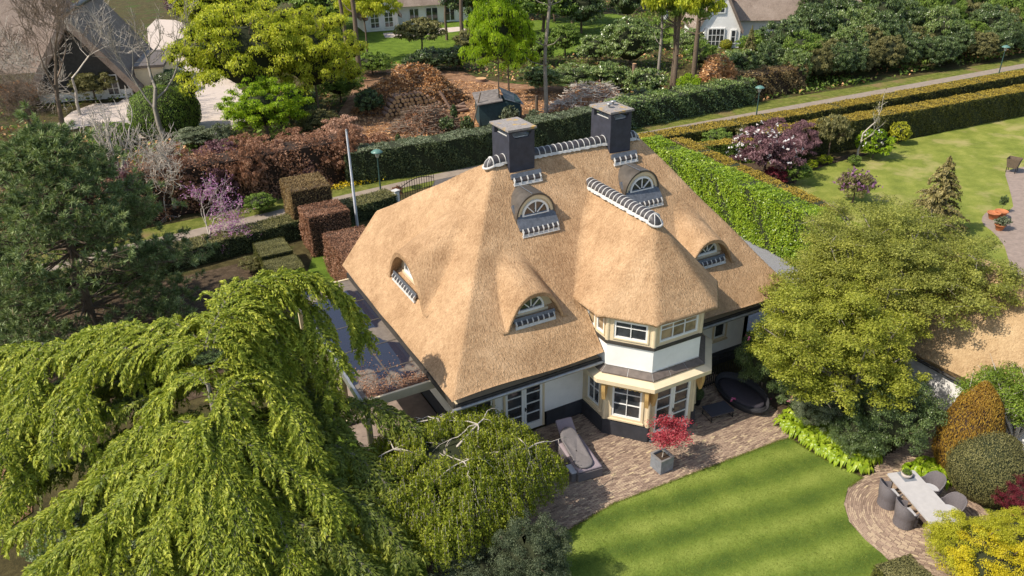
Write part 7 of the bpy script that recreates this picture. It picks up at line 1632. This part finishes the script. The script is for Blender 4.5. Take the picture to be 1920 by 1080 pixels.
co, fc = tubes_np(segs, 4); link('trunk', npmesh('trunk', co, fc, [M['bark_pale']], smooth=True), mp_)
n = 3600; cc = np.array([.28, .05, .95]); d = sph(rng, 44); d[:, 2] *= .65; ck = cc+d*np.array([.78, .78, .62])*rng.uniform(.4, 1, (44, 1)); k = rng.integers(0, 44, n); pos = ck[k]+rng.normal(size=(n, 3))*np.array([.13, .13, .045]); nv = unit(np.array([0, 0, 1.])+rng.normal(size=(n, 3))*.5)
link('crown', leaves('crown', pos, rand_axis(rng, nv), nv, rng.uniform(.05, .1, n), .05, np.clip(.5+rng.normal(size=n)*.24, 0, 1), M['redmaple']), mp_)

def rounded(w_, l, r, n=6):
    o = []
    for cx, cy, a0_ in ((w_/2-r, l/2-r, 0), (-w_/2+r, l/2-r, pi/2), (-w_/2+r, -l/2+r, pi), (w_/2-r, -l/2+r, 3*pi/2)):
        for i in range(n+1): a = a0_+pi/2*i/n; o.append((cx+r*cos(a), cy+r*sin(a)))
    return o
def cushion(name, w_, l, h, r, mat, parent, M4=None, seams=()):
    b = MB(); pr = [(.0, .55), (.12, .85), (.5, 1.0), (.88, .86), (1.0, .6)]; rows = []
    base = rounded(w_, l, r); n = len(base)
    for t, k in ((0, .94), (.2, 1), (.8, 1), (1, .93)):
        rows.append([Vector((x*k if abs(x) > 0 else x, y*(1-(1-k)*w_/l), t*h)) for x, y in base])
    vs = [v for r_ in rows for v in r_]
    if M4 is not None: vs = [M4 @ v for v in vs]
    b.add(vs, [(i*n+k, i*n+(k+1) % n, (i+1)*n+(k+1) % n, (i+1)*n+k) for i in range(3) for k in range(n)], True); b.add([vs[k] for k in range(n)], [tuple(range(n-1, -1, -1))]); b.add([vs[3*n+k] for k in range(n)], [tuple(range(n))])
    return link(name, b.mesh(name, M[mat]), parent)
# lounger: two rattan chaise sections with mauve pads, an oval taupe cushion and a raised back
a_, b_ = P(1062, 845), P(1118, 880); ang = atan2((b_-a_).y, (b_-a_).x)
lc = P(1084, 866); la = atan2(P(1105, 893).y-P(1050, 815).y, P(1105, 893).x-P(1050, 815).x)
lg = empty('rattan_lounger', lc, la, 'grey rattan lounger with an oval taupe cushion beside the weeping tree', 'lounger')
b = MB(); b.prism(rounded(2.05, 1.0, .06), .03, .36); link('base', b.mesh('base', M['rattan']), lg)
for sx in (-.9, .9):
    for sy in (-.36, .36): b = MB(); b.box(sx-.03, sx+.03, sy-.03, sy+.03, 0, .031); link('foot', b.mesh('foot', M['iron']), lg)
cushion('seat_pad', 1.98, .94, .10, .05, 'mauve', lg, Matrix.Translation((0, 0, .362)))
cushion('back_pad', .80, .66, .10, .05, 'mauve', lg, Matrix.Translation((-1.08, 0, .72)) @ Matrix.Rotation(radians(38), 4, 'Y'))
b = MB(); b.box(-1.0, -.9, -.30, .30, .362, .62); link('back_rest', b.mesh('back_rest', M['rattan']), lg)
oc = empty('oval_cushion', (lc.x-sin(la)*-.1, lc.y+cos(la)*.1, .465), la, 'oval taupe cushion lying on the rattan lounger', 'cushion')
def long_pad():
    b = MB(); base = rounded(1.85, .68, .33, 8); n = len(base)
    def zz(x): return .5*max(0, (-x-.25)/.7)**1.05*.9
    rows = [[(x*k, y*k, zz(x)+t) for x, y in base] for t, k in ((0, .95), (.03, 1), (.075, 1), (.10, .93))]
    for t, k in ((.108, .75), (.108, .4), (.105, .05)): rows.append([(x*k, y*k, zz(x*k)+t-.008*abs(sin(x*k*9))) for x, y in base])
    vs = [v for r_ in rows for v in r_]; b.add(vs, [(i*n+k, i*n+(k+1) % n, (i+1)*n+(k+1) % n, (i+1)*n+k) for i in range(len(rows)-1) for k in range(n)], True); return b.mesh('pad', M['cushion_dark'])
link('pad', long_pad(), oc)
st = empty('rattan_side_table', P(1078, 892), la, 'low grey rattan side box next to the lounger foot', 'side table'); b = MB(); b.prism(rounded(.55, .55, .05), .0, .34); link('box_body', b.mesh('box_body', M['rattan']), st); b = MB(); b.prism(rounded(.5, .5, .05), .341, .37); link('box_top', b.mesh('box_top', M['cushion']), st)

# round black daybed and its ottoman
dc = P(1388, 752); da = atan2(P(1425, 780).y-P(1352, 730).y, P(1425, 780).x-P(1352, 730).x)
db = empty('oval_daybed', dc, da, 'black oval woven daybed with a curved back in the shade', 'daybed')
W2, L2 = 1.22, .62
def oval(k, z, n=36, dx=0): return [(W2*k*cos(2*pi*i/n)*(1 if True else 1)+dx, L2*k*sin(2*pi*i/n), z) for i in range(n)]
b = MB(); n = 36; rows = [oval(.92, .05), oval(1.0, .18), oval(1.0, .34), oval(.94, .36), oval(.5, .345), oval(.04, .34)]
vs = [v for r_ in rows for v in r_]; b.add(vs, [(i*n+k, i*n+(k+1) % n, (i+1)*n+(k+1) % n, (i+1)*n+k) for i in range(5) for k in range(n)], True); link('base', b.mesh('base', M['rattan_dark']), db)
b = MB(); hh = [.34+.34*max(0, cos(2*pi*i/n-pi*.62))**.5 for i in range(n)]
o1 = [(W2*1.02*cos(2*pi*i/n), L2*1.02*sin(2*pi*i/n), .2) for i in range(n)]; o2 = [(W2*1.10*cos(2*pi*i/n), L2*1.10*sin(2*pi*i/n), hh[i]) for i in range(n)]; o3 = [(W2*1.04*cos(2*pi*i/n), L2*1.04*sin(2*pi*i/n), hh[i]) for i in range(n)]; o4 = [(W2*.95*cos(2*pi*i/n), L2*.95*sin(2*pi*i/n), .33) for i in range(n)]
b.add(o1+o2+o3+o4, [(j*n+k, j*n+(k+1) % n, (j+1)*n+(k+1) % n, (j+1)*n+k) for j in range(3) for k in range(n)], True); link('backrest', b.mesh('backrest', M['rattan_dark']), db)
b = MB(); b.tube([(x, y, z+.01) for x, y, z in [( (p[0]+q[0])/2, (p[1]+q[1])/2, p[2]) for p, q in zip(o2, o3)]]+[((o2[0][0]+o3[0][0])/2, 0, hh[0]+.01)], .03, 6); link('rim', b.mesh('rim', M['rattan_dark']), db)
b = MB(); rows = [oval(.90, .36), oval(.91, .44), oval(.84, .47), oval(.04, .475)]; vs = [v for r_ in rows for v in r_]; b.add(vs, [(i*n+k, i*n+(k+1) % n, (i+1)*n+(k+1) % n, (i+1)*n+k) for i in range(3) for k in range(n)], True); link('seat_cushion', b.mesh('seat_cushion', plain('charcoal daybed cushion', (.035, .03, .04), .9, .15, 8)), db)
oc_ = P(1345, 779); ot = empty('low_table', oc_, radians(-8), 'low black outdoor table beside the oval daybed', 'table'); b = MB(); b.prism(rounded(1.05, .72, .04), .30, .34); link('table_top', b.mesh('table_top', plain('dark slate table top', (.045, .045, .06), .5, .1, 5)), ot)
for sx in (-.48, .48):
    for sy in (-.31, .31): b = MB(); b.tube([(sx, sy, .30), (sx*1.02, sy*1.02, 0)], .018, 5); link('leg', b.mesh('leg', M['iron']), ot)
for sx in (-.48, .48): b = MB(); b.tube([(sx, -.31, .03), (sx, .31, .03)], .014, 5); link('foot_rail', b.mesh('foot_rail', M['iron']), ot)
# potted ball by the door, iron fence
q = P(1306, 757); e = empty('black_pot', q, 0, 'dark pot with a small clipped ball beside the bay corner', 'pot'); b = MB(); b.lathe([(.14, 0), (.2, .32), (.22, .34), (.18, .33), (.001, .30)], 14); link('pot', b.mesh('pot', M['iron']), e)
plant('box_ball', (q.x, q.y, 0), .25, .5, shape='dome', mat='darkleaf', label='small dark clipped ball growing in the black pot', lev='coarse', z0=.28, seed=1)
f0, f1 = Vector((19.0, 20.0, 0)), Vector((22.4, 20.1, 0)); fe = empty('iron_fence', f0, atan2((f1-f0).y, (f1-f0).x), 'black iron railing with an ornament panel right of the bay', 'fence'); fl = (f1-f0).length
for nm, z in (('top_rail', 1.42), ('middle_rail', 1.20), ('bottom_rail', .12)): b = MB(); b.box(0, fl, -.02, .02, z-.02, z+.02); link(nm, b.mesh(nm, M['iron']), fe)
for k in range(31): x = fl*k/30; b = MB(); b.box(x-.011, x+.011, -.011, .011, .03, 1.19 if k % 2 else 1.41); link('bar', b.mesh('bar', M['iron']), fe)
b = MB()
for cx in (.45, .68): b.tube([(cx+.1*cos(t), 0, 1.31+.085*sin(t)) for t in np.linspace(0, 2*pi, 13)], .014, 4)
link('ornament', b.mesh('ornament', M['mortar']), fe)
# fallen camellia petals
rng = np.random.default_rng(20); q = [P(1376+rng.uniform(-6, 6), 749+rng.uniform(-3, 3), .49) for _ in range(9)]+[P(rng.uniform(1400, 1450), rng.uniform(745, 775), .02) for _ in range(26)]; pos = np.array([v[:] for v in q]); nv = unit(np.array([0, 0, 1.])+rng.normal(size=(len(pos), 3))*.3)
o = link('fallen_petals', leaves('fallen_petals', pos, rand_axis(rng, nv), nv, .1, .08, rng.random(len(pos)), M['pinkflower'])); o['kind'] = 'stuff'

# ================================================================ dining set
ta, tb_, tc_ = P(1662, 889, .74), P(1714, 880, .74), P(1795, 968, .74)
wv = (tb_-ta); lv = (tc_-tb_); ang = atan2(lv.y, lv.x); TL, TW = 2.55, 1.02
ctr = (ta+tb_)/2+Vector((cos(ang), sin(ang), 0))*TL/2
dt = empty('dining_table', (ctr.x, ctr.y, 0), ang, 'long pale grey dining table with rounded corners on the round terrace', 'table')
b = MB(); b.prism(rounded(TL, TW, .07), .70, .745); link('table_top', b.mesh('table_top', M['tabletop']), dt)
for sx in (-TL/2+.16, TL/2-.16):
    for sy in (-TW/2+.13, TW/2-.13): b = MB(); b.box(sx-.045, sx+.045, sy-.045, sy+.045, 0, .70); link('leg', b.mesh('leg', M['wood_grey']), dt)
def armchair(pos, ang, label):
    """woven tub chair, open side towards +x"""
    e = empty('woven_armchair', pos, ang, label, 'chair', 'grey woven armchairs round the dining table')
    n = 20; A = [radians(50)+radians(260)*i/n for i in range(n+1)]; b = MB()
    def prof(a): return .48+.36*max(0, -cos(a))**.8+.14*(1 if abs(sin(a)) > .6 else .7)
    def pt(a, k, z, f=1.0): return (.30*k*cos(a)*f-.0, .31*k*sin(a), z)
    rows = []
    for k, zf in ((.93, lambda a: .02), (.86, lambda a: .22), (1.0, lambda a: .42), (1.12, lambda a: prof(a)), (1.04, lambda a: prof(a)+.015), (.98, lambda a: prof(a)-.02), (.84, lambda a: .40)): rows.append([pt(a, k, zf(a)) for a in A])
    vs = [v for r_ in rows for v in r_]; m_ = n+1; b.add(vs, [(i*m_+k, i*m_+k+1, (i+1)*m_+k+1, (i+1)*m_+k) for i in range(len(rows)-1) for k in range(n)], True)
    for k in (0, n): b.add([rows[i][k] for i in range(7)], [(0, 1, 6), (1, 2, 6), (2, 3, 5, 6), (3, 4, 5)])
    e.scale = (1.13, 1.13, 1.04)
    link('shell', b.mesh('shell', M['rattan']), e)
    b = MB(); b.prism([(.30*.92*cos(a), .31*.92*sin(a)) for a in A]+[(.26, -.24), (.26, .24)], .03, .36); link('seat_base', b.mesh('seat_base', M['rattan']), e)
    b = MB(); b.prism([(.30*.80*cos(a), .31*.80*sin(a)) for a in A[1:-1]]+[(.27, -.2), (.27, .2)], .361, .43); link('seat_cushion', b.mesh('seat_cushion', M['cushion']), e)
    b = MB(); b.tube([pt(a, 1.08, prof(a)+.01) for a in A], .022, 6); link('arm_rim', b.mesh('arm_rim', M['rattan']), e)
    return e
ax_ = Vector((cos(ang), sin(ang), 0)); ay_ = Vector((-ax_.y, ax_.x, 0))
if ay_.dot(P(1650, 950)-ctr) < 0: ay_ = -ay_
for u, s_, lb in ((-.62, 1, 'woven armchair on the lawn side nearest the plant bowl'), (.30, 1, 'woven armchair on the lawn side nearest the yellow shrub'), (-.62, -1, 'woven armchair on the far side next to the hostas'), (.42, -1, 'woven armchair on the far side partly behind the yellow shrub')):
    p = Vector((ctr.x, ctr.y, 0))+ax_*u+ay_*s_*(TW/2+.24); f = -ay_*s_; armchair(p, atan2(f.y, f.x), lb)
bp = P(1699, 893, .75); e = empty('plant_bowl', (bp.x, bp.y, .745), 0, 'rough stone bowl with a small clipped plant on the table', 'bowl'); b = MB(); b.lathe([(.001, .001), (.12, .0), (.17, .06), (.18, .15), (.16, .16), (.15, .13), (.001, .12)], 16); link('bowl', b.mesh('bowl', M['stone']), e)
me, st_ = get_proto('bushy', 'coarse', 0); f = link('foliage', me, e, loc=(0, 0, .10), scale=(.165, .165, .20)); setmat(f, M['midgreen'], M['darkgreen'])
e = empty('table_mat', (bp.x+.02, bp.y-.02, .746), ang, 'thin grey mat under the plant bowl', 'mat'); b = MB(); b.box(-.24, .24, -.22, .22, 0, .006); link('mat', b.mesh('mat', M['planter']), e)
# white wire chair top at the bottom edge
wc = P(1662, 1120); e = empty('white_wire_obelisk', wc, 0, 'white wire garden obelisk top at the bottom edge', 'obelisk')
H_w = height_of(wc, 1662, 1072); b = MB()
for k in range(6): a = pi*k/6; b.tube([(.16*cos(t)*cos(a), .16*cos(t)*sin(a), H_w-.2+.18*sin(t)) for t in np.linspace(0, pi, 11)], .008, 4)
b.tube([(.16*cos(t), .16*sin(t), H_w-.2) for t in np.linspace(0, 2*pi, 17)], .01, 4)
link('wire_top', b.mesh('wire_top', M['whitepaint']), e); 
for k in range(4): b = MB(); a = pi/2*k; b.tube([(.16*cos(a), .16*sin(a), H_w-.2), (.2*cos(a), .2*sin(a), 0)], .01, 4); link('leg', b.mesh('leg', M['whitepaint']), e)

# shrubs added to darken gaps under the cedar; plants beside pine and box cubes
for i, (x, y, r, h, lb) in enumerate(((-1.2, 24.2, 1.7, 1.3, 'added dark shrub filling the gaps behind the cedar trunk'), (1.2, 25.8, 1.6, 1.2, 'added dark shrub filling the gaps under the upper cedar boughs'), (-3.6, 22.8, 1.7, 1.3, 'added dark shrub filling the gaps under the left cedar boughs'), (-1.6, 21.2, 1.4, 1.0, 'added low dark shrub filling the gaps in front of the cedar trunk'), (3.6, 36.2, 1.2, .7, 'low dark plant in the soil between the pine and the box cubes'), (4.3, 39.2, .9, .6, 'small straggly plant in the soil left of the farther box cube'), (2.2, 33.0, 1.6, .9, 'dark shrub between the pine and the cedar'))):
    plant('shade_shrub', (x, y, 0), r, h, shape='dense', mat='darkleaf' if i != 5 else 'olive', label=lb, cat='shrub', seed=i, lev='mid')
sheet('border_soil', [(-6, 30), (4, 30), (5.6, 36.5), (5.6, 42.5), (-6, 42)], -.03, M['bedsoil'])
